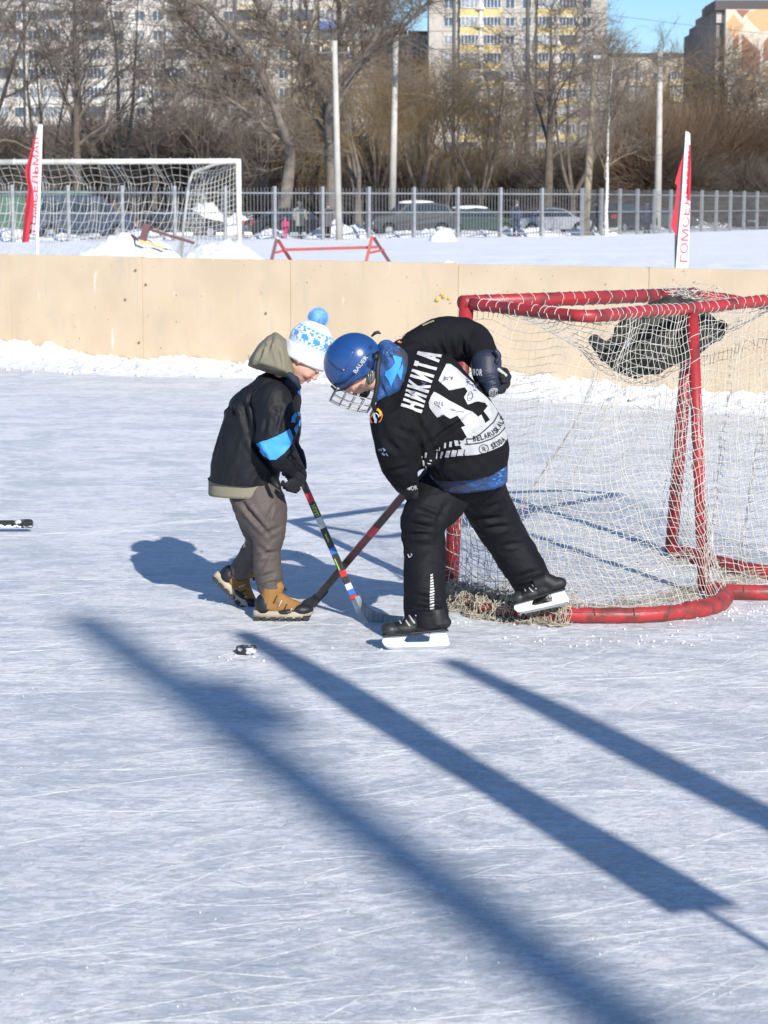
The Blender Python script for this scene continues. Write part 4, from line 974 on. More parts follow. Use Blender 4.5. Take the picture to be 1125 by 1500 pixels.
# ---- red trestle barriers
m_redp = M('barrier_red', (.42, .07, .055), .55, (.22, .08, .07), 4, .5, .62); m_ylw = M('barrier_yellow', (.62, .48, .16), .6); m_rust = M('barrier_dark', (.16, .07, .08), .7)
Yt = 55.0; tb = empty('trestle_barrier', P(480, 390, Yt), 'low red trestle barrier with A-shaped ends standing in the snow', 'barrier'); tb.location.z = 0
def bar(nm, a, b, w, mat, par): m_ = MB(); m_.bar(a, b, w, w, (0, 1, 0)); return mk(nm, m_.vf(), mat, par, smooth=False)
for (tx, ty, x0, x1, m1, m2) in ((405, 351, 396, 430, m_rust, m_redp), (545, 347, 535, 573, m_redp, m_rust)):
    T = P(tx, ty, Yt); bar('leg', T, P(x0, 388, Yt - .4), .085, m1, tb); bar('leg', T + Vector((.05, .05, -.03)), P(x1, 388, Yt + .5), .085, m2, tb)
    bar('brace', P((tx + x0) / 2 - 1, 371, Yt - .2), P((tx + x1) / 2 + 3, 366, Yt + .25), .06, m_redp, tb)
bar('beam', P(417, 366, Yt), P(553, 362, Yt), .075, m_redp, tb)
Yt2 = 46.5; tb = empty('fallen_barrier', P(225, 368, Yt2), 'broken red and yellow barrier tipped over on the left snow heap', 'barrier')
bar('post', P(216, 328, Yt2), P(209, 352, Yt2), .15, m_rust, tb); bar('beam', P(219, 336, Yt2), P(284, 356, Yt2 + .6), .06, m_rust, tb); bar('plank', P(203, 352, Yt2 - .4), P(240, 364, Yt2 - .5), .055, m_ylw, tb)
bar('foot', P(208, 354, Yt2), P(203, 366, Yt2 - .2), .07, m_rust, tb); bar('plank', P(203, 352, Yt2 - .4), P(193, 345, Yt2 + .3), .05, m_rust, tb)

# ---- feather flags
def two_sided(name, c, rough=.7):
    m = M(name, c, rough, tuple(x * .92 for x in c), 5); b = m.node_tree.nodes['Principled BSDF']; N = m.node_tree.nodes; L = m.node_tree.links
    t = N.new('ShaderNodeBsdfTranslucent'); t.inputs[0].default_value = (*c, 1); x = N.new('ShaderNodeMixShader'); x.inputs[0].default_value = .3
    L.new(b.outputs[0], x.inputs[1]); L.new(t.outputs[0], x.inputs[2]); L.new(x.outputs[0], N['Material Output'].inputs[0]); return m
m_fw = two_sided('flag_white', (.80, .78, .84)); m_fr = two_sided('flag_red', (.66, .045, .07)); m_flet = M('flag_letters', (.68, .06, .06), .7); m_fpole = M('flag_pole', (.80, .79, .74), .4); m_fsleeve = two_sided('flag_sleeve', (.86, .86, .87))
def sheet(rowsA, rowsB, Y, dY, nseg=6, seed=0, th=.004):
    """cloth between two edge polylines (photo px), hanging with soft folds of depth dY"""
    n = 34; vs = []; fs = []
    def ip(rows, t): ys = [i / (len(rows) - 1) for i in range(len(rows))]; return np.interp(t, ys, [r[0] for r in rows]), np.interp(t, ys, [r[1] for r in rows])
    for i in range(n):
        t = i / (n - 1); a = ip(rowsA, t); b = ip(rowsB, t)
        for j in range(nseg + 1):
            s = j / nseg; dy = dY * (s * .8 + .25 * math.sin(s * 7 + t * 4 + seed)); vs.append(P(a[0] * (1 - s) + b[0] * s, a[1] * (1 - s) + b[1] * s, Y + dy))
    m = nseg + 1
    for i in range(n - 1):
        for j in range(nseg): q = i * m + j; fs.append((q, q + 1, q + m + 1, q + m))
    return vs, fs
YF1 = 31.0; f1 = empty('feather_flag', (P(54, 372, YF1).x, YF1, 0), 'white and red feather flag standing before the football goal at the left', 'flag')
mb = MB(); mb.tube([Vector((P(54, 372, YF1).x, YF1, 0)), P(54.5, 350, YF1), P(59, 250, YF1), P(61.5, 183, YF1)], [.026, .024, .018, .012], 8); mk('pole', mb.vf(), m_fpole, f1)
wh = sheet([(56, 182), (45, 235), (40, 262), (46, 288), (50, 310), (46, 343)], [(62, 182), (60, 235), (58.5, 262), (57.5, 288), (56.5, 310), (55, 343)], YF1, -.04); mk('cloth', wh, m_fw, f1); B1 = bvh(wh)
slv = sheet([(57, 182), (57, 235), (55.5, 262), (55, 288), (54, 310), (52.5, 343)], [(62.5, 182), (60.5, 235), (59, 262), (58, 288), (57, 310), (55.5, 343)], YF1, -.01, seed=3); slv = ([v + Vector((0, -.035, 0)) for v in slv[0]], slv[1]); mk('sleeve', slv, m_fsleeve, f1)
rd = sheet([(52, 198), (44, 228), (37.5, 250), (39, 262), (42, 275), (38, 300), (35, 330), (33, 355)], [(54, 196), (49, 228), (46, 245), (46, 262), (50, 280), (51, 300), (46, 330), (43, 354)], YF1, -.10, seed=1); mk('red_cloth', ([v + Vector((0, -.05, 0)) for v in rd[0]], rd[1]), m_fr, f1)
YF2 = 29.5; f2 = empty('feather_flag', (P(993, 396, YF2).x, YF2, 0), 'white feather flag with red letters standing behind the hockey goal at the right', 'flag')
mb = MB(); mb.tube([Vector((P(992, 400, YF2).x, YF2 + .03, 0)), P(991, 345, YF2 + .03), P(999, 250, YF2 + .03), P(1005.5, 196, YF2 + .03)], [.026, .024, .018, .012], 8); mk('pole', mb.vf(), m_dark, f2)
wh2 = sheet([(1004.5, 193), (1001.5, 235), (998, 290), (993, 345), (989.5, 395)], [(1011, 196), (1012, 235), (1011.5, 290), (1010, 345), (1008, 392)], YF2, .03); mk('cloth', wh2, m_fw, f2); B2 = bvh(wh2)
slv = sheet([(1004, 192), (1001, 235), (998, 290), (993, 345), (989, 397)], [(1009, 194), (1006.5, 235), (1003, 290), (998, 345), (993.5, 397)], YF2, -.01, seed=3); mk('sleeve', ([v + Vector((0, -.03, 0)) for v in slv[0]], slv[1]), m_fsleeve, f2)
rd = sheet([(1001, 225), (995, 245), (988.5, 268), (991.5, 272), (989, 300), (984, 320), (983, 332), (991, 347)], [(1002, 225), (1001, 250), (1000, 270), (998, 290), (997, 310), (995, 325), (993, 340), (992, 347)], YF2, .02, seed=2); mk('red_cloth', rd, m_fr, f2)
rd = sheet([(1009.5, 212), (1008.5, 240), (1007, 270), (1007, 293)], [(1011.3, 212), (1012.2, 240), (1012, 270), (1011, 295)], YF2 - .02, -.02, seed=2); mk('red_cloth', rd, m_fr, f2)
m_redflap = m_fr
def flag_text(B, par, x0, y0, x1, y1, w):
    """letters run up the flag, each turned on its side"""
    body = 'ГОМСЕЛЬМАШ'; yd = ((-w), 0)
    q, f = text2d(body, (x0, y0), (x1 - x0, y1 - y0), (-w, -.4)); decal('lettering', q, f, B, m_flet, par, .004, 2.5)
flag_text(B2, f2, 1006.5, 384, 1015, 214, 10.5)
flag_text(B1, f1, 54.5, 340, 58.0, 195, 9.0)
# two more such flags and a floodlight mast stand beyond the right of the frame; their shadows cross the ice
def shadow_flag(x, y, label, w=.085, top=2.85, cut=.92):
    root = empty('feather_flag', (x, y, 0), label, 'flag'); mb = MB(); mb.tube([(x, y, 0), (x, y, top)], [.016, .012], 8); mk('pole', mb.vf(), m_fpole, root)
    a = Vector((SD.y, -SD.x, 0)).normalized()
    mb = MB(); n = 30; vs = []
    for i in range(n):
        z = cut + (top - cut) * i / (n - 1); ww = w * (1 - .35 * (i / (n - 1)) ** 3)
        for s in (-.5, -.2, .2, .5): vs.append(Vector((x, y, z)) + a * ww * s + Vector((.01 * math.sin(z * 5 + s * 4), .012 * math.cos(z * 4), 0)))
    fs = [(i * 4 + j, i * 4 + j + 1, i * 4 + j + 5, i * 4 + j + 4) for i in range(n - 1) for j in range(3)]
    o = mk('cloth', (vs, fs), M('flag_cloth_dense', (.7, .68, .72), .8), root); s = o.modifiers.new('t', 'SOLIDIFY'); s.thickness = .012
sunplan = Vector((SD.x, SD.y, 0)).normalized(); TE = math.tan(SUN_EL)
def caster(px, py, h): return G(px, py) + sunplan * (h / TE)
c = caster(352, 925, 3.75); shadow_flag(c.x, c.y, 'furled white feather flag casting the sharp middle shadow on the ice', .165, 3.75, 1.84)
c = caster(655, 965, 3.8); shadow_flag(c.x, c.y, 'furled white feather flag casting the soft right-hand shadow on the ice', .16, 3.8, 1.2)
hm = 12.0; c = caster(120, 905, hm); fm = empty('floodlight_mast', (c.x, c.y, 0), 'grey floodlight mast casting the broad blurred shadow on the ice', 'floodlight')
mb = MB(); mb.tube([(c.x, c.y, 0), (c.x, c.y, hm)], [.15, .095], 12); mk('mast', mb.vf(), m_galv, fm)
side = Vector((SD.y, -SD.x, 0)).normalized(); hp = Vector((c.x, c.y, 11.1)) + side * (-.16)
if (G(355, 1030) - (hp - sunplan * (11.1 / TE))).length > (G(355, 1030) - (hp + side * .32 - sunplan * (11.1 / TE))).length: hp = hp + side * .32
mb = MB(); mb.box(-.07, .07, -.07, .07, -.2, .2, Matrix.Translation(hp)); mk('floodlight', mb.vf(), m_dark, fm, smooth=False)
# ================================================================ HOCKEY GOAL
m_gred = M('goal_red', (.36, .030, .036), .40, (.15, .03, .03), 11, .50, .68, bump=.15, bscale=40, spec=.5)
m_gpad = M('base_padding', (.40, .034, .034), .48, (.16, .035, .03), 13, .50, .66, bump=.5, bscale=30, bdist=.008)
m_net = M('goal_net', (.66, .63, .56), .85, (.50, .47, .40), 12); m_netd = M('goal_net_dirty', (.56, .51, .41), .9, (.38, .33, .25), 9)
YA, YE = 8.67, 9.76
A0 = G(660, 872); E0 = G(983, 808)
At = P(684, 443, YA); Et = P(1014, 431, YE)
Bt = P(862, 463, 8.22); Ct = P(1014, 452, 8.88); Dt = P(1152, 437, 9.30); Dt2 = P(1235, 436, 9.75)
hg = empty('hockey_goal', (A0 + E0) / 2, 'red tube hockey goal with a torn off-white net, seen from behind', 'hockey goal'); hg.location.z = 0
def smooth_path(pts, k=8):
    out = []; n = len(pts)
    for i in range(n - 1):
        p0 = pts[max(i - 1, 0)]; p1 = pts[i]; p2 = pts[i + 1]; p3 = pts[min(i + 2, n - 1)]
        for j in range(k):
            f = j / k; out.append(.5 * ((2 * p1) + (-p0 + p2) * f + (2 * p0 - 5 * p1 + 4 * p2 - p3) * f * f + (-p0 + 3 * p1 - 3 * p2 + p3) * f ** 3))
    out.append(pts[-1]); return out
def tubeobj(nm, pts, r, mat, par, n=14):
    mb = MB(); mb.tube(pts, r, n); return mk(nm, mb.vf(), mat, par)
tubeobj('post', [A0 + Vector((0, 0, .0)), A0.lerp(At, .5) + Vector((-.004, 0, 0)), At + Vector((0, 0, .018))], .030, m_gred, hg)
tubeobj('post', [E0, E0.lerp(Et, .5), Et + Vector((0, 0, .018))], .030, m_gred, hg)
tubeobj('crossbar', [At + Vector((-.02, -.02, 0)), Et + Vector((.02, .02, 0))], .030, m_gred, hg)
topf = smooth_path([At + Vector((.01, -.01, -.005)), At.lerp(Bt, .55) + Vector((0, 0, -.004)), Bt, Bt.lerp(Ct, .5) + Vector((.01, 0, .004)), Ct, Dt, Dt2], 6)
tubeobj('top_frame', topf, .0245, m_gred, hg)
topr = smooth_path([Et, P(1060, 437, 9.85), P(1130, 446, 9.95), Dt2], 6); tubeobj('top_frame', topr, .0235, m_gred, hg)
C0 = G(1031, 862, .03); tubeobj('rear_brace', [C0 + Vector((0, 0, -.01)), C0.lerp(Ct, .5), Ct], .0245, m_gred, hg)
# padded base: left lobe folding into the dent, right lobe
bz = .033
def g2(px, py, z=bz): return G(px, py, z)
lob = smooth_path([g2(662, 868), g2(690, 882), g2(735, 893), g2(800, 899), (g2(870, 901)), g2(950, 900), g2(1015, 893), g2(1052, 884), g2(1061, 874), g2(1052, 866.5), g2(1038, 865)], 7)
rl_ = [.030 + (.006 if i > 40 else 0) + .0015 * math.sin(i * 1.9) for i in range(len(lob))]
rl_[-1] = .026
tubeobj('base_padding', lob, rl_, m_gpad, hg, 16)
lob2 = smooth_path([g2(1036, 864), g2(1080, 867), g2(1140, 867), g2(1200, 858), g2(1232, 845), g2(1200, 836), g2(1125, 838), g2(1060, 826), g2(1010, 812), g2(985, 806)], 7)
tubeobj('base_padding', lob2, .031, m_gpad, hg, 16)
# stitched seam of the padding, small knots along the tube
for path, nm in ((lob, 'seam'), (lob2, 'seam')):
    mb = MB(); up = [p + Vector((0, -.026, .016)) + Vector((0, 0, .0015 * math.sin(i * 2.3))) for i, p in enumerate(path[6:-12])]
    mb.tube(up, .0022, 5)
    for i in range(2, len(up) - 2, 5): mb.tube([up[i] + Vector((0, .006, .012)), up[i] + Vector((0, -.004, 0)), up[i] + Vector((0, -.004, -.013))], .0026, 4)
    mk(nm, mb.vf(), m_rust, hg, kind='stuff')

# ---- netting: real strands with a knotted mesh of about 4.5 cm
rn = random.Random(31)
def polyat(pts, t):
    L = [0]
    for a, b in zip(pts[:-1], pts[1:]): L.append(L[-1] + (b - a).length)
    s = min(max(t, 0), 1) * L[-1]
    for i in range(len(pts) - 1):
        if s <= L[i + 1] + 1e-9: return pts[i].lerp(pts[i + 1], (s - L[i]) / max(L[i + 1] - L[i], 1e-9))
    return pts[-1]
def netting(fn, nu, nv, r=.0013, jit=.004, mb=None, wob=.0, du=True, dv=True):
    mb = mb or MB(); gr = [[fn(i / nu, j / nv) + Vector((rn.gauss(0, jit), rn.gauss(0, jit), rn.gauss(0, jit))) for j in range(nv + 1)] for i in range(nu + 1)]
    def strand(pts):
        q = []
        for a, b in zip(pts[:-1], pts[1:]): q += [a, a.lerp(b, .5) + Vector((rn.gauss(0, wob), rn.gauss(0, wob), -abs(rn.gauss(0, wob))))]
        mb.tube(q + [pts[-1]], r, 4, cap=False)
    if dv:
        for i in range(nu + 1): strand(gr[i])
    if du:
        for j in range(nv + 1): strand([gr[i][j] for i in range(nu + 1)])
    for i in range(nu + 1):
        for j in range(nv + 1):
            p = gr[i][j]; k = r * 1.75; mb.add([p + Vector((k, 0, 0)), p + Vector((0, k, 0)), p - Vector((k, 0, 0)), p - Vector((0, k, 0)), p + Vector((0, 0, k)), p - Vector((0, 0, k))], [(0, 1, 4), (1, 2, 4), (2, 3, 4), (3, 0, 4), (1, 0, 5), (2, 1, 5), (3, 2, 5), (0, 3, 5)])
    return mb
IN = ((E0 - A0).normalized()).cross(Vector((0, 0, 1))).normalized()
if IN.y < 0: IN = -IN       # towards the mouth, away from the viewer
topL = topf[:24 + 1]; botL = [p for p in lob]
def netL(u, v):     # rear net of the left lobe, u from the near post to the brace, v down
    a = polyat(topL, u); ub = u ** .82; b = polyat(botL, ub) + Vector((0, .0, .012))
    p = a.lerp(b, v)
    inn = .16 * math.sin(math.pi * min(v * 1.02, 1)) * (math.sin(math.pi * min(max(u, 0), 1)) ** .8) * (1.2 - .3 * v)
    p = p + IN * inn + Vector((.010 * math.sin(u * 23 + v * 5) + .007 * math.sin(v * 31 + u * 9), .012 * math.sin(v * 12 + u * 17), .016 * math.sin(u * 19 + v * 2)))
    return p
mb = netting(netL, 46, 33, .00125, .0020, wob=.0010); mk('rear_net', mb.vf(), m_net, hg, smooth=True)
topR = topf[24:] ; botR = lob2[:34]
def netR(u, v):
    a = polyat(topR, u); b = polyat(botR, u); p = a.lerp(b, v)
    return p + IN * (.10 * math.sin(math.pi * v) * math.sin(math.pi * u)) + Vector((.012 * math.sin(u * 31 + v * 4), .012 * math.sin(v * 12 + u * 17), .012 * math.sin(u * 19)))
mb = netting(netR, 32, 34, .0013, .0025, wob=.001); mk('rear_net', mb.vf(), m_net, hg)
# far side net, from the far post back along the right lobe: bunched in vertical folds
topS = [Et, topr[8], topr[16]]; botS = lob2[::-1][:34]
def netS(u, v):
    a = polyat(topr, u); b = polyat(botS, u * .9); p = a.lerp(b, v); return p + Vector((.03 * math.sin(u * 26 + v) * v, .03 * math.cos(u * 22), -.02 * math.sin(u * 14)))
mb = netting(netS, 34, 32, .0013, .003, wob=.001); mk('side_net', mb.vf(), m_net, hg)
# second layer: the slack inner fold whose edge runs down from the top frame to the near base
Le = [P(868, 545, 8.36), P(858, 580, 8.40), P(832, 635, 8.45), P(795, 690, 8.52), P(755, 755, 8.60), P(735, 820, 8.66), g2(742, 862, .03)]
Re = [P(1006, 560, 8.95), P(1000, 620, 9.0), P(985, 700, 9.02), P(965, 780, 9.0), g2(985, 868, .03)]
def netF(u, v):
    return polyat(Le, v).lerp(polyat(Re, v), u ** 1.5) + Vector((.008 * math.sin(u * 21 + v * 4), .03 * math.sin(u * 17 + v * 3), .012 * math.sin(u * 15)))
mb = netting(netF, 30, 26, .0012, .0022, wob=.001); mk('inner_net', mb.vf(), m_net, hg)
# near side panel behind the near post: hangs loosely to the front edge of the lobe
def netN(u, v):
    a = polyat([At, At.lerp(Bt, .9)], u); b = polyat([A0 + Vector((.02, 0, .04)), g2(745, 838, .04)], u); p = a.lerp(b, v)
    return p + Vector((.012 * math.sin(v * 9 + u * 3), .05 * math.sin(math.pi * v), .01 * math.sin(u * 12)))
# top net, sagging under the coat
topfull = topf[:-1]
def netT(u, v):     # u along the crossbar, v from crossbar to top frame
    a = At.lerp(Et, u); b = polyat(topf + [], u * .94)
    if v > 0: p = a.lerp(b, v)
    else: p = a
    sg = .30 * math.exp(-((u - .56) / .26) ** 2) * math.sin(math.pi * v) ** .8 + .05 * math.sin(math.pi * v) * math.sin(math.pi * u)
    return p + Vector((.006 * math.sin(u * 40), 0, -sg))
mb = netting(netT, 38, 16, .0012, .002, wob=.001); mk('top_net', mb.vf(), m_net, hg)
# lacing round the tubes
mb = MB()
def lace(path, r, n, t0=0.02, t1=.98, tilt=.012):
    for i in range(n):
        t = t0 + (t1 - t0) * (i + .3 * rn.random()) / n; c = polyat(path, t); d = (polyat(path, min(t + .02, 1)) - polyat(path, max(t - .02, 0))).normalized()
        u = d.cross(Vector((0, 0, 1)))
        if u.length < .1: u = Vector((1, 0, 0))
        u.normalize(); w = d.cross(u); pts = [c + (u * math.cos(a) + w * math.sin(a)) * (r + .002) + d * tilt * math.sin(a * .5 + i) for a in [k * math.pi / 6 for k in range(13)]]
        mb.tube(pts, .0017, 4, cap=False)
lace([At, Et], .030, 17); lace(topf, .0245, 46); lace([C0, Ct], .0245, 12, .05, .95, .03); lace([E0, Et], .030, 12, .1, .9, .03); lace([A0.lerp(At, .06), A0.lerp(At, .45)], .030, 5, 0, 1, .03); lace(topr, .0235, 14)
# knot of loose cord on the crossbar by the far corner
c = P(1000, 433, 9.6)
for k in range(26):
    a = c + Vector((rn.gauss(0, .05), rn.gauss(0, .03), rn.gauss(.015, .012))); pts = [a]
    for _ in range(5): pts.append(pts[-1] + Vector((rn.gauss(0, .03), rn.gauss(0, .02), rn.gauss(0, .012))))
    mb.tube(smooth_path(pts, 3), .0019, 4, cap=False)
mk('lacing', mb.vf(), m_net, hg, kind='stuff')
# the loose end of the net lying bunched on the base and the ice
def tangle(path, n, sprd, zmax, r, L=.16, seg=.022):
    mb = MB()
    for k in range(n):
        t = rn.random(); c = polyat(path, t); p = c + Vector((rn.gauss(0, sprd), rn.gauss(0, sprd * .8), 0)); p.z = abs(rn.gauss(0, zmax)) + .004; pts = [p]
        a = rn.random() * 6.28; e = rn.gauss(0, .5)
        for _ in range(int(L / seg * rn.uniform(.5, 1.5))):
            a += rn.gauss(0, .75); e = e * .7 + rn.gauss(0, .35); q = pts[-1] + Vector((math.cos(a) * seg, math.sin(a) * seg * .7, math.sin(e) * seg * .9)); q.z = min(max(q.z, .003), zmax * 3.0); pts.append(q)
        mb.tube(pts, r, 4, cap=False)
    return mb
path = [g2(664, 876, 0), g2(690, 888, 0), g2(735, 899, 0), g2(790, 905, 0), g2(850, 903, 0)]
mb = tangle(path, 300, .030, .034, .0013, .10, .014); mk('bunched_net', mb.vf(), m_netd, hg, kind='stuff')
mb = tangle([p + Vector((0, -.035, 0)) for p in path], 260, .02, .045, .0013, .10, .014); mk('bunched_net', mb.vf(), m_netd, hg, kind='stuff')
def netD(u, v):     # slack net draped over the padding
    c = polyat(lob, .01 + u * .40); d = (polyat(lob, .03 + u * .40) - c).normalized(); s_ = d.cross(Vector((0, 0, 1))).normalized(); a = (v * 1.5 - .25) * math.pi; rr_ = .040 + .012 * math.sin(u * 37 + v * 5)
    q = c + (s_ * -math.cos(a) + Vector((0, 0, 1)) * math.sin(a)) * rr_
    if v > .8: q = q + s_ * (v - .8) * (.25 + .1 * math.sin(u * 29)); q.z = .006 + .006 * abs(math.sin(u * 50 + v * 20))
    q.z = max(q.z, .004); return q
mb = netting(netD, 60, 16, .0014, .006, wob=.003); mb = netting(netD, 52, 12, .0014, .011, mb=mb, wob=.005); mb = netting(netD, 44, 10, .0014, .016, mb=mb, wob=.006); mk('draped_net', mb.vf(), m_netd, hg)
path = [g2(672, 872, 0), g2(720, 883, 0), g2(760, 886, 0), g2(820, 893, 0)]
mb = tangle(path, 200, .05, .045, .0012, .12, .016); mk('bunched_net', mb.vf(), m_net, hg, kind='stuff')
mb = tangle([g2(870, 889, 0), g2(940, 888, 0), g2(1000, 878, 0), g2(1030, 862, 0), g2(1100, 852, 0)], 230, .03, .016, .0012, .10, .014); mk('bunched_net', mb.vf(), m_netd, hg, kind='stuff')
mb = tangle([g2(990, 826, 0), g2(1060, 840, 0), g2(1125, 850, 0)], 120, .05, .02, .0012, .10, .014); mk('bunched_net', mb.vf(), m_net, hg, kind='stuff')
# slack upper folds near the near post and along the brace
mb = MB()
for k in range(24):
    u0 = rn.uniform(0.0, .20); v0 = rn.uniform(.62, .95); pts = [netL(u0, v0) + Vector((0, -.02 - .03 * rn.random(), 0))]
    for _ in range(6): pts.append(pts[-1] + Vector((rn.gauss(.012, .02), rn.gauss(0, .012), rn.gauss(-.012, .018))))
    mb.tube(pts, .0015, 4, cap=False)
for px0, y0, y1, dx in ((892, 470, 905, 0),):
    for k in range(1):
        pts = []
        for i in range(26):
            t = i / 25; q = None; pts.append((t, k))
        u = .33 if px0 < 800 else .62
        mb.tube([netL(u + .004 * math.sin(i * .9 + k * 2), i / 25) + Vector((.003 * math.sin(i * 1.3 + k), -.004, 0)) for i in range(26)], .0016, 4, cap=False)
mk('slack_cord', mb.vf(), m_net, hg, kind='stuff')
# ---- dark coat thrown on top of the goal, hanging in the net
m_coat = M('camouflage_coat', (.020, .023, .020), .95, (.045, .048, .038), 16, .50, .58, bump=.3, bscale=40)
b = MB()
b.limb([(905, 508, 9.0, 20, 1.2), (930, 515, 9.0, 32, 1.3), (965, 505, 9.05, 36, 1.3), (1000, 492, 9.15, 34, 1.2), (1030, 480, 9.25, 22, 1.1)])
b.limb([(960, 470, 9.2, 22, 1.2), (985, 452, 9.3, 15, 1.6), (1010, 447, 9.35, 9, 1.6)])
b.limb([(925, 490, 9.0, 26, 1.2), (960, 462, 9.1, 20, 1.4), (985, 450, 9.1, 16, 1.3)])
b.limb([(869, 497, 8.95, 8, 1), (880, 508, 8.95, 11, 1), (900, 520, 9.0, 17, 1), (930, 533, 9.0, 20, 1), (960, 535, 9.0, 17, 1)])
b.limb([(1000, 500, 9.2, 24, 1), (1035, 492, 9.3, 18, 1), (1056, 480, 9.35, 11, 1)])
vf = remesh(b.vf(), .008, 8); vf = folds(vf, [(.010, 9, (1, 0, -.5), 3, True), (.006, 22, None, 1, False)])
mk('coat', vf, m_coat, label='dark camouflage coat lying in the sagging net on top of the hockey goal', cat='coat')
mb = MB(); mb.ell(P(919, 503, 8.72), (.010, .006, .014)); mk('glove_tag', mb.vf(), M('tag_blue', (.12, .2, .45), .6), bpy.data.objects['coat'])
# ================================================================ THE TWO PLAYERS
ALLP = {}
m_jer = M('jersey_black', (.0065, .0065, .008), .85, (.009, .009, .011), 5, bump=.25, bscale=500, spec=.18, bdist=.001)
m_pantb = M('ski_trousers_black', (.005, .0055, .0075), .70, (.008, .0085, .0105), 6, bump=.3, bscale=120, spec=.2, bdist=.003)
m_jack = M('jacket_black', (.007, .008, .0105), .62, (.010, .011, .014), 6, bump=.4, bscale=60, spec=.28, bdist=.004)
m_olive = M('olive_cloth', (.225, .205, .145), .8, (.19, .17, .12), 8, bump=.3, bscale=70, bdist=.004)
m_taupe = M('taupe_trousers', (.088, .070, .063), .7, (.070, .056, .051), 6, bump=.4, bscale=60, bdist=.004)
m_nav = M('navy_lining', (.02, .03, .06), .8); m_white = M('print_white', (.50, .50, .495), .75, (.43, .43, .43), 30); m_ink = M('ink_blue', (.06, .06, .16), .7); m_black = M('print_black', (.012, .012, .014), .7)
m_blueb = M('band_blue', (.045, .30, .72), .6, (.05, .33, .78), 12); m_helm = M('helmet_blue', (.013, .056, .19), .26, (.016, .064, .215), 4, coat=.4, spec=.5)
m_wire = M('cage_wire', (.30, .29, .27), .35, metal=.8); m_blk = M('strap_black', (.012, .012, .013), .6)
m_glove = M('glove_navy', (.012, .018, .035), .55, (.02, .028, .05), 20, bump=.3, bscale=80, bdist=.003); m_gblk = M('glove_black', (.010, .011, .015), .85, bump=.4, bscale=200, bdist=.002); m_palm = M('glove_palm', (.50, .47, .42), .8)
m_skinf = M('skin_face', (.70, .42, .31), .5, (.66, .36, .27), 14, sss=.12); m_lip = M('lips', (.55, .17, .14), .45); m_hair = M('hair_brown', (.10, .06, .035), .8); m_eye = M('eye_dark', (.05, .03, .02), .3)
def camo(name, cols, scale=14, rough=.8):
    m = M(name, cols[0], rough); N = m.node_tree.nodes; L = m.node_tree.links; b = N['Principled BSDF']; tc = N.new('ShaderNodeTexCoord')
    v = N.new('ShaderNodeTexVoronoi'); v.inputs['Scale'].default_value = scale; nz = N.new('ShaderNodeTexNoise'); nz.inputs['Scale'].default_value = scale * .6
    mx = N.new('ShaderNodeMix'); mx.data_type = 'RGBA'; mx.inputs[0].default_value = .25; L.new(tc.outputs['Object'], mx.inputs[6]); L.new(nz.outputs[1], mx.inputs[7]); L.new(mx.outputs[2], v.inputs['Vector'])
    sp = N.new('ShaderNodeSeparateColor'); L.new(v.outputs['Color'], sp.inputs[0]); r = N.new('ShaderNodeValToRGB'); r.color_ramp.interpolation = 'CONSTANT'
    e = r.color_ramp.elements; e[0].position = 0; e[0].color = (*cols[0], 1); e[1].position = .38; e[1].color = (*cols[1], 1)
    for pos, c in zip((.62, .82), cols[2:]): q = e.new(pos); q.color = (*c, 1)
    L.new(sp.outputs[0], r.inputs[0]); L.new(r.outputs[0], b.inputs['Base Color']); return m
m_camo = camo('blue_camouflage', [(.02, .065, .19), (.030, .10, .30), (.040, .040, .062), (.06, .27, .62)], 13)
def head_frame(px, py, Y, fwd2, up2, turn=0.0):
    """orthonormal head frame from photo directions (px right, px down); turn>0 brings the face towards the viewer"""
    c = P(px, py, Y)
    f = Vector((fwd2[0], 0, -fwd2[1])).normalized(); u = Vector((up2[0], 0, -up2[1])); u = (u - f * u.dot(f)).normalized()
    side = u.cross(f)                       # the wearer's left
    Rm = Matrix.Rotation(turn, 3, u); f = Rm @ f; side = Rm @ side
    return c, Matrix((f, side, u)).transposed()
def head_shape(b, c, F, s):
    """cranium, face, jaw, nose, cheeks, ears, brow; x forward, y left, z up; s = head half height"""
    def e(x, y, z, rx, ry, rz): b.ell(c + F @ Vector((x, y, z)) * s, (rx * s, ry * s, rz * s), F, 20, 14)
    e(-.10, 0, .30, .86, .72, .72); e(.22, 0, -.10, .62, .60, .70); e(.34, 0, -.52, .42, .42, .34); e(.56, 0, -.70, .20, .22, .18); e(.05, 0, -.38, .55, .52, .35)
    for y in (-1, 1):
        e(.50, .30 * y, -.26, .26, .24, .24); e(-.08, .72 * y, -.08, .13, .07, .20); e(.72, .22 * y, .16, .12, .20, .09)
    e(.86, 0, -.04, .10, .09, .20); e(.93, 0, -.15, .10, .11, .09); e(.90, .09, -.20, .07, .07, .06); e(.90, -.09, -.20, .07, .07, .06)
    e(.78, 0, -.38, .09, .16, .05); e(.76, 0, -.49, .09, .15, .055)
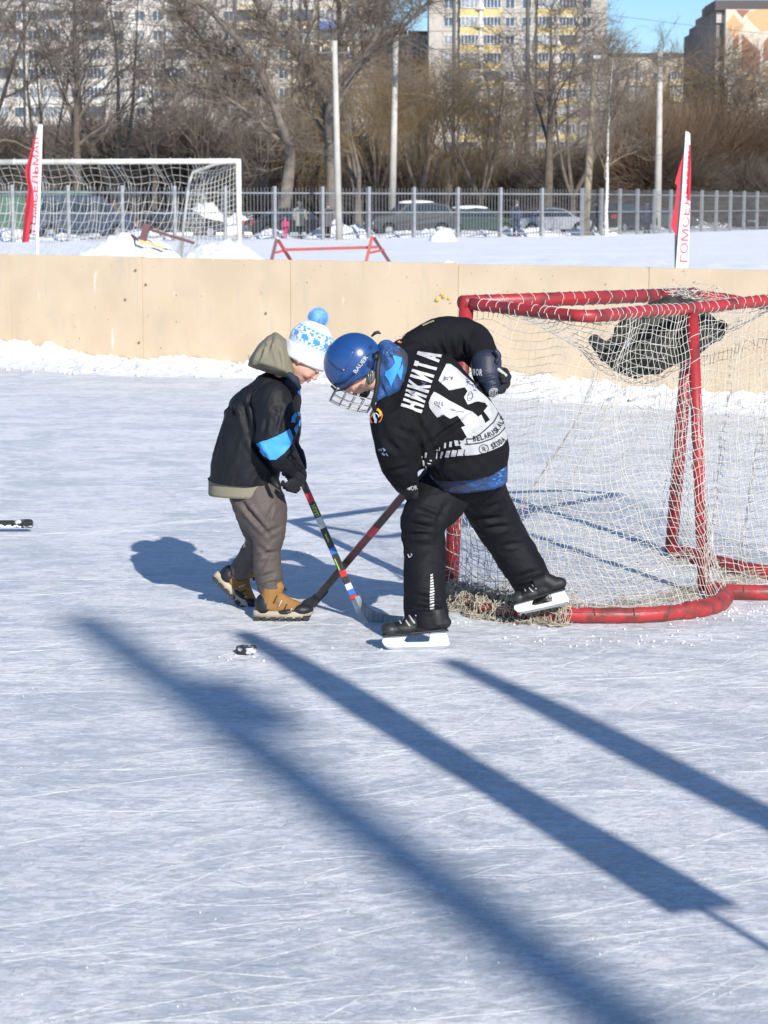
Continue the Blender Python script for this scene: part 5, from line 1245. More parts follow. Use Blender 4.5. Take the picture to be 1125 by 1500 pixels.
def hand(b, c, F, s, grip=1.0, r=.010):
    """palm and five separate curled fingers; x along the knuckles' outward direction, y across the palm (index to little), z out of the palm"""
    b.ell(c, (.042 * s, .040 * s, .020 * s), F, 14, 10)
    for i, (y, L) in enumerate(((-.030, .9), (-.010, 1.0), (.010, .95), (.029, .75))):
        p = Vector((.030, y, 0)) * s; a = .35 * grip; pts = [c + F @ p]
        for seg in (.030, .022, .018):
            p = p + Vector((math.cos(a), 0, -math.sin(a))) * seg * L * s; a += 1.0 * grip; pts.append(c + F @ p)
        b.tube(pts, [r * s * 1.1, r * s * 1.05, r * s, r * s * .8], 8)
    p = Vector((-.018, -.034, -.004)) * s; b.tube([c + F @ p, c + F @ (p + Vector((.018, -.018, -.014)) * s), c + F @ (p + Vector((.042, -.014, -.034)) * s)], [r * 1.25 * s, r * 1.15 * s, r * .9 * s], 8)

# ---------------------------------------------------------------- BOY
boy = empty('person', (P(390, 905, 8.2).x, 8.2, 0), 'small boy in a black jacket with olive hood, blue bobble hat and brown boots', 'person')
Yb_ = 8.15
hc, HF = head_frame(445.5, 527, 8.14, (.64, .77), (.77, -.64), -.05)
HS = .088
b = MB(); head_shape(b, hc, HF, HS)
b.limb([(436, 540, 8.17, 16), (410, 560, 8.17, 18), (395, 580, 8.18, 30)])
b.limb([(395, 585, 8.18, 30, 1.3), (380, 640, 8.18, 34, 1.2), (368, 705, 8.2, 34, 1.2)])
b.limb([(368, 712, 8.15, 22), (388, 780, 8.13, 15), (396, 860, 8.13, 9)]); b.limb([(365, 712, 8.25, 20), (372, 785, 8.3, 12), (345, 842, 8.38, 8)])
b.limb([(400, 590, 8.06, 17), (402, 650, 8.02, 13), (433, 692, 8.05, 7)]); b.limb([(408, 590, 8.30, 15), (415, 640, 8.29, 10), (434, 685, 8.16, 6)])
body = remesh(b.vf(), .0042, 3); mk('body', body, m_skinf, boy); BV = bvh(body)
# eye line, lips, brow
def on_head(x, y, z): return hc + HF @ Vector((x, y, z)) * HS
b = MB(); 
for yy in (-1, 1): pass
mb = MB(); mb.ell(on_head(.855, 0, -.38), (.05 * HS, .17 * HS, .055 * HS), HF); mb.ell(on_head(.835, 0, -.475), (.055 * HS, .15 * HS, .055 * HS), HF); mk('lips', mb.vf(), m_lip, boy)
for yy in (-1, 1):
    mb = MB(); mb.tube([on_head(.76, .12 * yy, .055), on_head(.765, .22 * yy, .035), on_head(.70, .36 * yy, .05)], [.012 * HS, .03 * HS, .012 * HS], 6); mk('eyelashes', mb.vf(), m_hair, boy)
    mb = MB(); mb.tube([on_head(.83, .08 * yy, .24), on_head(.82, .22 * yy, .27), on_head(.70, .38 * yy, .22)], [.012 * HS, .025 * HS, .012 * HS], 6); mk('eyebrow', mb.vf(), m_hair, boy)
mb = MB(); mb.tube([on_head(-.1, -.66, .05), on_head(.05, -.66, .12), on_head(.25, -.62, .20)], [.05 * HS, .06 * HS, .04 * HS], 8); mb.tube([on_head(.25, -.62, .2), on_head(.5, -.5, .28), on_head(.68, -.3, .32)], [.03 * HS, .04 * HS, .03 * HS], 8); mk('hair', remesh(mb.vf(), .003, 2), m_hair, boy)
# knitted hat
def hat_material():
    m = bpy.data.materials.new('knit_hat'); m.use_nodes = True; nt = m.node_tree; N = nt.nodes; L = nt.links; b_ = N['Principled BSDF']; b_.inputs['Roughness'].default_value = .95; b_.inputs['Sheen Weight'].default_value = .3
    at = N.new('ShaderNodeAttribute'); at.attribute_name = 'knit'; L.new(at.outputs['Color'], b_.inputs['Base Color'])
    nz = N.new('ShaderNodeTexNoise'); nz.inputs['Scale'].default_value = 260; tc = N.new('ShaderNodeTexCoord'); L.new(tc.outputs['Object'], nz.inputs['Vector'])
    bp = N.new('ShaderNodeBump'); bp.inputs['Strength'].default_value = .6; bp.inputs['Distance'].default_value = .002; L.new(nz.outputs[0], bp.inputs['Height']); L.new(bp.outputs[0], b_.inputs['Normal']); return m
m_hat = hat_material()
UPH = Matrix.Rotation(R(-0), 3, 'Y')
hatc, HATF = head_frame(447, 524, 8.15, (.90, .43), (.41, -.91), .10)
prof = [(-.002, .083), (.004, .089), (.02, .091), (.045, .091), (.054, .089), (.058, .086), (.085, .087), (.108, .082), (.128, .072), (.146, .056), (.160, .036), (.166, .018), (.168, .003)]
def hat_col(a, z):
    W_ = (.66, .68, .72); Lb = (.34, .52, .72); B_ = (.06, .26, .60)
    if z < .057: return W_
    if z < .074: return (.52, .60, .72)
    if z < .132:
        if abs(z - .077) < .0035: return B_ if (int(a * 60 / 6.283) % 2) else W_
        if abs(z - .127) < .0035: return B_ if (int(a * 44 / 6.283) % 2) else Lb
        if abs(z - .117) < .004: return B_ if (int(a * 30 / 6.283) % 2) else W_
        k = (a * 11 / 6.283) % 1.0 - .5; y = (z - .095) / .030; x = k * 1.3; r = math.hypot(x, y); th = math.atan2(y, x)
        if r < .50 * (0.55 + .45 * abs(math.cos(4 * th))) and r > .05: return B_
        return W_ if (int(a * 120) + int(z * 900)) % 5 else B_
    return (.55, .64, .74) if z < .143 else W_
n = 160; zs = []; fine = []
for i in range(60):
    t = i / 59 * (len(prof) - 1); k = min(int(t), len(prof) - 2); f = t - k; fine.append((prof[k][0] * (1 - f) + prof[k + 1][0] * f, prof[k][1] * (1 - f) + prof[k + 1][1] * f))
vs = []; fs = []; cols = []
for i, (z, r) in enumerate(fine):
    for k in range(n):
        a = 2 * math.pi * k / n; rr_ = r * (1 + .012 * math.sin(a * 60) * (z < .057) + .02 * noise.noise(Vector((math.cos(a) * 2, math.sin(a) * 2, z * 25))))
        x, y = math.cos(a) * rr_, math.sin(a) * rr_ * .90; vs.append(hatc + HATF @ Vector((x - z * .05, y, z - .018 - (.012 if False else 0)))); cols.append(hat_col(a, z))
for i in range(len(fine) - 1):
    for k in range(n): k2 = (k + 1) % n; fs.append((i * n + k, i * n + k2, (i + 1) * n + k2, (i + 1) * n + k))
hat = mk('bobble_hat', (vs, fs), m_hat, boy); ca = hat.data.color_attributes.new('knit', 'FLOAT_COLOR', 'POINT')
ca.data.foreach_set('color', np.array([(*c, 1) for c in cols]).ravel()); sd = hat.modifiers.new('t', 'SOLIDIFY'); sd.thickness = .006
mb = MB(); rp = random.Random(2); pc = P(466, 465, 8.15)
for k in range(2600):
    d = Vector((rp.gauss(0, 1), rp.gauss(0, 1), rp.gauss(0, 1))).normalized(); L_ = .043 * rp.uniform(.86, 1.08); s_ = d.orthogonal().normalized() * .0022
    q = pc + d * L_; mb.add([pc + d * .012 + s_, pc + d * .012 - s_, q + Vector((rp.gauss(0, .002), rp.gauss(0, .002), -.002))], [(0, 1, 2)])
mb.ell(pc, (.036, .036, .036)); mk('pompom', mb.vf(), M('pompom_blue', (.11, .33, .64), .9, (.22, .46, .72), 60, .3, .7), hat)
mb = MB(); mb.ell(hatc + HATF @ Vector((.109, -.020, -.012)), (.005, .026, .020), HATF); mk('badge', mb.vf(), M('badge', (.03, .12, .17), .4, (.3, .5, .55), 60), hat)
# jacket: body and sleeves as one garment
b = MB()
b.limb([(398, 572, 8.17, 30, 1.25), (384, 600, 8.17, 47, 1.05), (372, 640, 8.17, 51, .95), (361, 675, 8.17, 53, .92), (356, 705, 8.17, 51, .92), (355, 722, 8.17, 50, .92)])
b.limb([(424, 557, 8.15, 13, 1.6), (420, 566, 8.17, 19, 1.4), (416, 590, 8.2, 24, 1.3), (407, 630, 8.2, 26, 1.4)])
b.limb([(398, 583, 8.04, 28, .95), (406, 622, 8.00, 30, .9), (402, 652, 7.99, 27, .9), (416, 668, 8.0, 21, 1), (433, 688, 8.04, 14, 1)])
b.limb([(420, 585, 8.32, 18, 1), (424, 625, 8.30, 17, 1), (423, 650, 8.26, 14, 1), (436, 676, 8.16, 11, 1)])
vf = remesh(b.vf(), .0058, 4)
vf = folds(vf, [(.007, 9, (.3, 0, 1), 2.5, True), (.0035, 20, (.5, 0, 1), 3, True), (.0015, 45, (.5, 0, 1), 3, True)],
           [((352, 575), (366, 640), 4, .012), ((366, 640), (400, 690), 4, .014), ((330, 590), (352, 615), 4, .008), ((385, 665), (402, 690), 3, .007), ((398, 600), (410, 608), 3, .005), ((390, 605), (386, 640), 3, .006), ((372, 572), (360, 600), 3, .006), ((415, 600), (405, 640), 3, .006)])
co_ = vf[0]; zh = P(356, 702, 8.17).z; xq = P(356, 702, 8.17).x; cut = zh + .10 * (xq - co_[:, 0]) * -1 * -.35 + .10 * (co_[:, 1] - 8.17); msk = (co_[:, 2] < cut) & (co_[:, 0] < xq + .145); co_[msk, 2] = cut[msk]; vf = (co_, vf[1])
jk = vf; mk('jacket', jk, m_jack, boy); JB = bvh(jk)
poly = lambda pts: (pts, [tuple(range(len(pts)))])
decal('sleeve_band', *poly([(374, 650), (390, 645), (405, 639), (416, 633), (424, 628), (429, 640), (426, 652), (416, 664), (404, 673), (396, 673), (386, 667)]), JB, m_blueb, boy, .003)
decal('chest_stripe', *poly([(430, 628), (440, 613), (439, 622), (433, 636)]), JB, m_blueb, boy, .003)
decal('chest_print', *poly([(426, 619), (427, 611), (431, 605), (438, 603), (438, 608), (434, 610), (432, 614), (432, 619)]), JB, m_blueb, boy, .003)
decal('collar_print', *poly([(432, 563), (438, 570), (439, 580), (434, 573)]), JB, M('collar_blue', (.04, .14, .62), .6), boy, .003)
# olive lining below the hem
b = MB(); n = 40; vs = []; fs = []
for i in range(7):
    t = i / 6; z0 = P(357, 698 + 27 * t, 8.17)
    for k in range(n):
        a = 2 * math.pi * k / n; rx = (48.8 + 1.0 * t) * MPP(8.17); ry = rx * .80; wv = 1 + .03 * math.sin(a * 5 + 1) * t
        vs.append(z0 + Vector((math.cos(a) * rx * wv - .002, math.sin(a) * ry * wv, -.010 * math.cos(a) * t + (.008 * math.cos(a)))))
for i in range(6):
    for k in range(n): k2 = (k + 1) % n; fs.append((i * n + k, i * n + k2, (i + 1) * n + k2, (i + 1) * n + k))
fs.append(tuple(range(n)))
o = mk('jacket_hem', folds((np.array([tuple(v) for v in vs]), fs[:-1]), [(.004, 14, (0, 0, 1), 2, False)]), m_olive, boy); o.modifiers.new('t', 'SOLIDIFY').thickness = .006
mb = MB(); mb.tube([P(398, 700, 8.02), P(406, 712, 8.0), P(410, 716, 8.0)], [.009, .010, .006], 8); mk('drawcord_end', mb.vf(), m_blk, boy)
# hood
ol = [(363, 536), (366, 525), (380, 504), (393, 493), (403, 487), (411, 491), (420, 497), (423, 515), (429, 540), (437, 560), (424, 552), (408, 546), (385, 543)]
bmh = bmesh.new()
for dY, k in ((0, 1.0), (-.05, .96), (.05, .96), (-.095, .80), (.095, .80), (-.125, .5), (.125, .5)):
    for x, y in ol: bmh.verts.new(P(398 + (x - 398) * k, 520 + (y - 520) * k + (6 * (1 - k)), 8.16 + dY))
bmesh.ops.convex_hull(bmh, input=bmh.verts); bmh.verts.ensure_lookup_table()
bmesh.ops.delete(bmh, geom=[v for v in bmh.verts if not v.link_faces], context='VERTS'); bmh.verts.index_update()
b = MB(); b.add([v.co.copy() for v in bmh.verts], [tuple(v.index for v in f.verts) for f in bmh.faces]); bmh.free()
vf = remesh(b.vf(), .005, 5); vf = folds(vf, [(.005, 12, (.6, 0, 1), 3, True)], [((400, 492), (390, 520), 2.5, .010), ((388, 506), (376, 532), 2.5, .008), ((404, 500), (412, 538), 2.5, .008), ((394, 500), (384, 512), 2, .006)])
mk('hood', vf, m_olive, boy)
mb = MB(); mb.limb([(424, 549, 8.03, 5, 1), (432, 557, 8.02, 5, 1), (438, 568, 8.05, 4, 1)]); mb.limb([(428, 560, 8.1, 12, 1.4), (434, 568, 8.1, 8, 1.6)]); mk('collar', remesh(mb.vf(), .003, 3), m_nav, boy)
# trousers
b = MB()
b.limb([(371, 700, 8.17, 38, .95), (374, 722, 8.16, 39, .95), (384, 752, 8.14, 38, .9), (392, 782, 8.13, 27, .95), (391, 805, 8.13, 21, 1), (393, 835, 8.13, 21.5, 1), (396, 862, 8.13, 20, 1), (397, 876, 8.13, 20, 1)])
b.limb([(366, 715, 8.24, 33, .9), (375, 760, 8.27, 27, .9), (376, 793, 8.31, 18, 1), (364, 818, 8.35, 16.5, 1), (350, 836, 8.38, 15, 1)])
vf = remesh(b.vf(), .0055, 4)
vf = folds(vf, [(.004, 11, (1, 0, -.6), 3, True), (.003, 24, (1, 0, .8), 3, True), (.0014, 50, (1, 0, .2), 3, True)],
           [((350, 735), (400, 790), 3, .009), ((345, 725), (380, 765), 3, .008), ((372, 815), (412, 808), 3, .008), ((374, 848), (408, 838), 3, .007), ((385, 785), (412, 770), 3, .006), ((388, 770), (400, 740), 2.5, .006), ((376, 800), (396, 812), 3, .006), ((376, 862), (414, 852), 3, .008), ((395, 810), (380, 836), 3, .006)])
co_ = vf[0]; cut = P(396, 866, 8.13).z + .10 * (co_[:, 1] - 8.13); msk = (co_[:, 2] < cut) & (co_[:, 0] > P(376, 866, 8.13).x); co_[msk, 2] = cut[msk]; vf = (co_, vf[1]); mk('trousers', vf, m_taupe, boy)
# boots
m_tan = M('boot_leather', (.29, .145, .042), .85, (.23, .11, .032), 12, bump=.3, bscale=120, bdist=.002); m_rub = M('boot_rubber', (.015, .015, .017), .5); m_sole = M('boot_sole', (.50, .44, .34), .7, (.36, .31, .23), 14); m_soled = M('boot_tread', (.03, .028, .027), .8, (.3, .3, .3), 30, .62, .7)
def boot(c, ang, tilt, s, roll=0.0):
    """c = heel-bottom point, x towards the toe"""
    par = empty('boot', c); par.parent = boy; par.location = c - origin_of(boy)
    Mx = Matrix.Rotation(ang, 3, 'Z') @ Matrix.Rotation(tilt, 3, 'Y')
    def q(x, y, z): return c + Mx @ Vector((x, y, z)) * s
    def tb(mb, pts, rs, n=12): mb.tube([q(*p) for p in pts], [r * s for r in rs], n)
    b = MB(); F3 = Mx
    b.ell(q(.045, 0, .055), (.048 * s, .036 * s, .042 * s), F3); b.ell(q(.10, 0, .05), (.07 * s, .037 * s, .036 * s), F3); b.ell(q(.165, 0, .044), (.055 * s, .040 * s, .030 * s), F3)
    tb(b, [(.045, 0, .05), (.052, 0, .10), (.055, 0, .135)], [.042, .041, .043]); tb(b, [(.08, 0, .085), (.12, 0, .06), (.17, 0, .045)], [.036, .035, .03])
    vf = remesh(b.vf(), .004, 3); o = mk('upper', vf, m_tan, par); B = bvh(vf)
    b = MB(); b.ell(q(.030, 0, .062), (.044 * s, .043 * s, .050 * s), F3); mk('heel_cap', remesh(b.vf(), .004, 2), m_rub, par)
    b = MB(); b.ell(q(.180, 0, .044), (.053 * s, .0455 * s, .028 * s), F3); b.ell(q(.125, 0, .036), (.07 * s, .0445 * s, .022 * s), F3); mk('toe_cap', remesh(b.vf(), .004, 2), m_rub, par)
    # sole, then tread lugs
    b = MB(); pts = []; nS = 28; vs = []; fs = []
    def outline(t):
        a = 2 * math.pi * t; x = .105 + .125 * math.cos(a); w = .042 + .006 * math.cos(a) - .006 * math.exp(-((x - .09) / .03) ** 2); return x, w * math.sin(a) * (abs(math.sin(a)) ** -.25 if abs(math.sin(a)) > .05 else 1)
    for z, k in ((.010, .96), (.026, 1.04), (.040, .98)):
        for i in range(nS):
            x, y = outline(i / nS); vs.append(q(x, y * k, z + .018 * max(0, (x - .16) / .07) ** 2 * (1 if z < .02 else .5)))
    for L_ in range(2):
        for i in range(nS): j = (i + 1) % nS; fs.append((L_ * nS + i, L_ * nS + j, (L_ + 1) * nS + j, (L_ + 1) * nS + i))
    fs += [tuple(range(nS))[::-1], tuple(range(2 * nS, 3 * nS))]; b.add(vs, fs); so = mk('sole', b.vf(), m_sole, par)
    for i in range(7):
        for sg in (-1, 1):
            x = .0 + i * .034; b = MB(); zz = .018 * max(0, (x - .16) / .07) ** 2
            b.add([q(x - .012, sg * .012, zz), q(x + .012, sg * .012, zz), q(x + .014, sg * .043, zz), q(x - .014, sg * .043, zz), q(x - .012, sg * .012, .012 + zz), q(x + .012, sg * .012, .012 + zz), q(x + .010, sg * .045, .018 + zz), q(x - .010, sg * .045, .018 + zz)],
                  [(3, 2, 1, 0), (4, 5, 6, 7), (0, 1, 5, 4), (1, 2, 6, 5), (2, 3, 7, 6), (3, 0, 4, 7)]); mk('lug', b.vf(), m_soled, so, smooth=False)
    for k in range(4):
        x = .085 + k * .021; z = .098 - k * .016; b = MB()
        for sg in (-1, 1): b.tube([q(x - .016, sg * .041, z - .022), q(x - .004, sg * .034, z + .003), q(x + .006, 0, z + .015)], .0026 * s, 5)
        mk('lace', b.vf(), m_white if k % 2 else m_blk, par)
    b = MB(); b.tube([q(.075, 0, .115), q(.085, 0, .14), q(.08, 0, .155)], [.028 * s, .027 * s, .020 * s], 10); mk('tongue', remesh(b.vf(), .004, 2), m_tan, par)
    b = MB(); b.tube([q(.10, .0, .13), q(.112, .008, .128), q(.118, -.006, .124)], .005 * s, 6); mk('bow', b.vf(), m_blk, par)
    b = MB(); b.tube([q(.05, 0, .12), q(.048, 0, .165)], [.038 * s, .040 * s], 14); mk('sock', remesh(b.vf(), .004, 2), m_taupe, par)
boot(G(378, 907), -.05, 0, .94)
boot(P(314, 850, 8.40), .05, R(46), .93)
# knitted gloves
hb = P(437, 698, 8.08)
def glove_frame(fx, nz):
    f = Vector(fx).normalized(); nz = Vector(nz); nz = (nz - f * nz.dot(f)).normalized(); return Matrix((f, nz.cross(f), nz)).transposed()
b = MB(); b.limb([(425, 676, 8.02, 12, 1), (432, 686, 8.03, 13, 1), (437, 697, 8.04, 11.5, 1)]); GF = glove_frame((.15, .25, -1), (0.35, -1, 0.05)); GF = glove_frame((-.45, -.35, -.85), (.75, -.6, -.1)); hand(b, P(438, 699, 8.045), GF, 1.0, 1.15, .0105)
mk('glove', remesh(b.vf(), .0035, 3), m_gblk, boy)
b = MB(); b.limb([(436, 664, 8.2, 10, 1), (438, 676, 8.14, 11, 1)]); hand(b, P(439, 684, 8.11), glove_frame((-.4, .1, -.9), (.8, .5, -.1)), .95, 1.2, .0105); mk('glove', remesh(b.vf(), .0035, 3), m_gblk, boy)

# ---------------------------------------------------------------- hockey sticks
def shaft(par, a, b_, w, d, bands, up=(0, -1, 0)):
    """bands: list of (t0,t1,material,name)"""
    for t0, t1, mt, nm in bands:
        mb = MB(); p0 = a.lerp(b_, t0); p1 = a.lerp(b_, t1); mb.bar(p0, p1, w, d, up); o = mk(nm, mb.vf(), mt, par, smooth=False)
        bv = o.modifiers.new('bevel', 'BEVEL'); bv.width = .0025; bv.segments = 2
def blade(par, pts_px, Y0, Y1, mat, th=.007, nm='blade', x0=None, x1=None):
    xs = [p[0] for p in pts_px]; lo, hi = min(xs), max(xs); n = len(pts_px); vs = []
    for s in (-1, 1):
        for x, y in pts_px: t = (x - lo) / (hi - lo); vs.append(P(x, y, Y0 + (Y1 - Y0) * t) + Vector((0, s * th / 2, 0)))
    mb = MB(); mb.add(vs, [tuple(range(n)), tuple(range(2 * n - 1, n - 1, -1))] + [(i, i + n, (i + 1) % n + n, (i + 1) % n) for i in range(n)]); o = mk(nm, mb.vf(), mat, par, smooth=False)
    bv = o.modifiers.new('bevel', 'BEVEL'); bv.width = .002; bv.segments = 2; return o
m_sred = M('stick_red', (.55, .03, .03), .4); m_swht = M('stick_white', (.72, .72, .70), .5, (.5, .5, .48), 30); m_sblk = M('stick_black', (.014, .015, .018), .4, (.03, .03, .03), 30); m_sblu = M('stick_blue', (.03, .16, .50), .4); m_sgrn = M('stick_lime', (.36, .50, .05), .4); m_tape = M('blade_tape', (.30, .33, .35), .8, (.18, .20, .22), 14, bump=.5, bscale=60, stretch=(8, 1, 1), bdist=.002)
m_maroon = M('stick_maroon', (.12, .02, .03), .3, (.03, .012, .016), 5, .4, .6); m_stape = M('tape_white', (.62, .60, .55), .8)
TA = P(434, 684, 8.10); TB = P(526, 893, 8.10)
st1 = empty('hockey_stick', TB, 'junior hockey stick with red, lime, white and blue bands held by the boy', 'hockey stick'); 
def tp(y): return (y - 684) / (893 - 684)
shaft(st1, TA, TB, .026, .018, [(-.06, tp(721), m_sblk, 'grip'), (tp(721), tp(735), m_sred, 'shaft_band'), (tp(735), tp(757), m_sblk, 'shaft_band'), (tp(757), tp(773), m_swht, 'shaft_band'), (tp(773), tp(801), m_sblk, 'shaft_band'), (tp(801), tp(811), m_sblu, 'shaft_band'),
      (tp(811), tp(835), m_sblk, 'shaft_band'), (tp(835), tp(844), m_sred, 'shaft_band'), (tp(844), tp(854), m_sblk, 'shaft_band'), (tp(854), tp(863), m_swht, 'shaft_band'), (tp(863), tp(871), m_sblu, 'shaft_band'), (tp(871), tp(877), m_sred, 'shaft_band'), (tp(877), 1.02, m_swht, 'shaft_band')])
blade(st1, [(519, 874), (526, 872), (531, 880), (540, 890), (552, 897), (570, 901), (592, 903), (606, 905), (608, 915), (600, 921), (575, 922), (556, 920), (541, 913), (533, 902), (525, 887)], 8.06, 8.03, m_tape)
mb = MB()
for y0, ch in ((744, 0), (749, 1), (740, 2), (753, 3)):
    t = tp(y0); c = TA.lerp(TB, t) + Vector((0, -.0102, 0)); d = (TB - TA).normalized(); s_ = d.cross(Vector((0, -1, 0))).normalized()
    q = [(-.008, -.006), (.008, -.006), (.008, -.002), (-.003, -.002), (-.003, .003), (.008, .003), (.008, .006), (-.008, .006)] if ch != 2 else [(-.008, -.006), (.002, 0), (.008, -.006), (.008, -.002), (.002, .004), (-.008, -.001)]
    mb.add([c + s_ * x + d * y for x, y in q], [tuple(range(len(q)))])
mk('lettering', mb.vf(), m_sgrn, st1, smooth=False)
mb = MB(); 
for y0 in (784, 790): c = TA.lerp(TB, tp(y0)) + Vector((0, -.0102, 0)); d = (TB - TA).normalized(); s_ = d.cross(Vector((0, -1, 0))).normalized(); mb.add([c + s_ * -.003 + d * -.010, c + s_ * .003 + d * -.008, c + s_ * .005 + d * .010, c + s_ * -.001 + d * .006], [(0, 1, 2, 3)])
mk('lettering', mb.vf(), m_sgrn, st1, smooth=False)
mb = MB(); c = TA.lerp(TB, tp(825)) + Vector((0, -.0102, 0)); mb.add([c + s_ * .004 + d * -.025, c + s_ * .009 + d * -.025, c + s_ * .009 + d * .025, c + s_ * .004 + d * .025], [(0, 1, 2, 3)]); mk('stripe', mb.vf(), m_sgrn, st1, smooth=False)
KA = P(602, 712, 7.67); KB = P(466, 873, 8.33)
st2 = empty('hockey_stick', KB, 'dark maroon hockey stick held by the player in the blue helmet', 'hockey stick')
shaft(st2, KA, KB, .029, .020, [(-.03, .02, m_sblk, 'grip'), (.02, .72, m_maroon, 'shaft'), (.72, 1.0, m_sblk, 'shaft')])
mb = MB(); mb.bar(KA.lerp(KB, .34) + Vector((0, -.0012, 0)), KA.lerp(KB, .42) + Vector((0, -.0012, 0)), .0295, .0205, (0, -1, 0)); mk('shaft_band', mb.vf(), M('stick_red_worn', (.40, .03, .04), .4), st2, smooth=False)
mb = MB(); mb.bar(KA.lerp(KB, .83) + Vector((0, -.011, 0)), KA.lerp(KB, .90) + Vector((0, -.011, 0)), .010, .002, (0, -1, 0)); mk('maker_plate', mb.vf(), M('plate_grey', (.35, .33, .33), .5), st2, smooth=False)
blade(st2, [(470, 862), (482, 866), (470, 880), (457, 895), (448, 890), (440, 884), (445, 879), (456, 874)], 8.40, 8.30, m_sblk)
blade(st2, [(446, 880), (449, 890), (436, 886), (415, 884), (398, 880), (398, 872), (420, 874)], 8.55, 8.41, m_stape, nm='taped_toe')
# third stick, butt end coming in from the left
s3 = empty('hockey_stick', G(20, 768), 'black taped hockey stick butt caked with snow, entering from the left edge', 'hockey stick')
p1 = G(46, 767, .045); p0 = p1 + Vector((-1.15, .02, -.02))
mb = MB(); mb.bar(p0, p1 - Vector((.10, 0, 0)), .028, .020, (0, 0, 1)); mk('shaft', mb.vf(), m_sblk, s3, smooth=False)
mb = MB(); mb.tube([p1 - Vector((.16, 0, 0)), p1 - Vector((.09, 0, 0)), p1 - Vector((.03, 0, 0)), p1, p1 + Vector((.010, 0, 0))], [.017, .018, .023, .022, .012], 12)
mk('taped_knob', remesh(mb.vf(), .003, 2), M('tape_snowy', (.02, .02, .022), .9, (.6, .62, .62), 30, .52, .60, bump=.6, bscale=50), s3)
mb = MB()
for k in range(40): crumbp = p1 + Vector((-rr.uniform(0, .17), -.016, rr.gauss(-.010, .003))); mb.ell(crumbp, (.006, .004, .004), None, 6, 4)
mk('stuck_snow', remesh(mb.vf(), .002, 1), m_snowp, s3, kind='stuff')
blade(s3, [(-402, 742), (-395, 742), (-385, 770), (-330, 775), (-300, 772), (-300, 790), (-345, 796), (-395, 792)], 9.9, 9.9, m_sblk)
# puck
pk_ = G(361, 957); mb = MB(); mb.tube([pk_ + Vector((0, 0, .001)), pk_ + Vector((0, 0, .003)), pk_ + Vector((0, 0, .022)), pk_ + Vector((0, 0, .025))], [.036, .038, .038, .036], 32)
mk('puck', mb.vf(), M('puck_rubber', (.02, .02, .022), .6, (.55, .58, .6), 38, .50, .60, bump=.4, bscale=90), label='black frosted puck lying on the ice below the boy', cat='puck', smooth=False)

# ---------------------------------------------------------------- PLAYER IN THE BLACK JERSEY
YSHIFT = True
pl = empty('person', (P(640, 950, 7.8).x, 7.8, 0), 'young hockey player bending forward in a black jersey, number 13, and blue caged helmet', 'person')
hc, HF = head_frame(522, 541, 7.94, (-.50, .86), (-.86, -.50), -.10)
HS = .093
b = MB(); head_shape(b, hc, HF, HS)
b.limb([(535, 552, 7.93, 19), (570, 555, 7.95, 20), (600, 565, 7.98, 30)]); b.limb([(600, 565, 7.98, 30, 1), (650, 615, 8.0, 38, .9), (688, 680, 8.04, 32, .8)])
b.limb([(668, 706, 8.0, 22), (628, 765, 7.80, 17), (623, 900, 7.60, 12)]); b.limb([(704, 706, 8.05, 20), (737, 785, 8.06, 16), (787, 862, 8.0, 9)])
b.limb([(585, 615, 7.90, 18), (576, 668, 7.80, 14), (596, 708, 7.84, 9)]); b.limb([(615, 505, 8.12, 18), (696, 495, 8.18, 14), (714, 545, 8.05, 9)])
body = remesh(b.vf(), .0048, 3); mk('body', body, m_skinf, pl)
def oh(x, y, z): return hc + HF @ Vector((x, y, z)) * HS
mb = MB(); mb.ell(oh(.85, 0, -.38), (.05 * HS, .17 * HS, .05 * HS), HF); mb.ell(oh(.83, 0, -.47), (.055 * HS, .15 * HS, .05 * HS), HF); mk('lips', mb.vf(), m_lip, pl)
for yy in (-1, 1):
    mb = MB(); mb.ell(oh(.70, .25 * yy, .06), (.06 * HS, .10 * HS, .05 * HS), HF); mk('eye', mb.vf(), m_eye, pl)
# trousers
b = MB()
b.limb([(688, 672, 8.02, 46, .8), (686, 698, 8.02, 49, .8)])
b.limb([(664, 700, 8.0, 42, .85), (641, 730, 7.90, 43, .95), (620, 766, 7.76, 34, 1), (622, 800, 7.70, 32, 1), (622, 850, 7.63, 31, 1), (624, 895, 7.59, 32.5, 1), (625, 910, 7.58, 33, 1), (626, 926, 7.58, 33, 1)])
b.limb([(702, 696, 8.05, 36, 1.1), (712, 735, 8.1, 36, 1), (735, 778, 8.06, 33, 1), (764, 826, 8.02, 31, 1), (784, 859, 8.0, 28, 1)])
vf = remesh(b.vf(), .0058, 3)
vf = folds(vf, [(.004, 9, (1, 0, .3), 3, True), (.0026, 21, (1, 0, .6), 3, True), (.0014, 45, (1, 0, -.3), 3, True)],
           [((592, 765), (640, 775), 3.5, .011), ((594, 785), (632, 782), 3, .008), ((640, 720), (690, 705), 4, .009), ((605, 745), (650, 760), 3.5, .008), ((596, 870), (650, 880), 4, .008), ((600, 890), (652, 893), 3, .008), ((690, 755), (735, 760), 3.5, .010),
            ((700, 775), (752, 770), 3.5, .009), ((712, 745), (735, 735), 3, .008), ((745, 850), (795, 835), 4, .008), ((755, 862), (800, 850), 3, .008), ((735, 800), (770, 795), 3, .006), ((655, 735), (640, 770), 4, .007)])
co_ = vf[0]; cut = P(624, 911, 7.58).z + .08 * (co_[:, 1] - 7.58); msk = (co_[:, 2] < cut) & (co_[:, 0] < P(670, 911, 7.58).x); co_[msk, 2] = cut[msk]; vf = (co_, vf[1]); pants = vf; mk('trousers', vf, m_pantb, pl); PB = bvh(vf)
bars = []; fsb = []
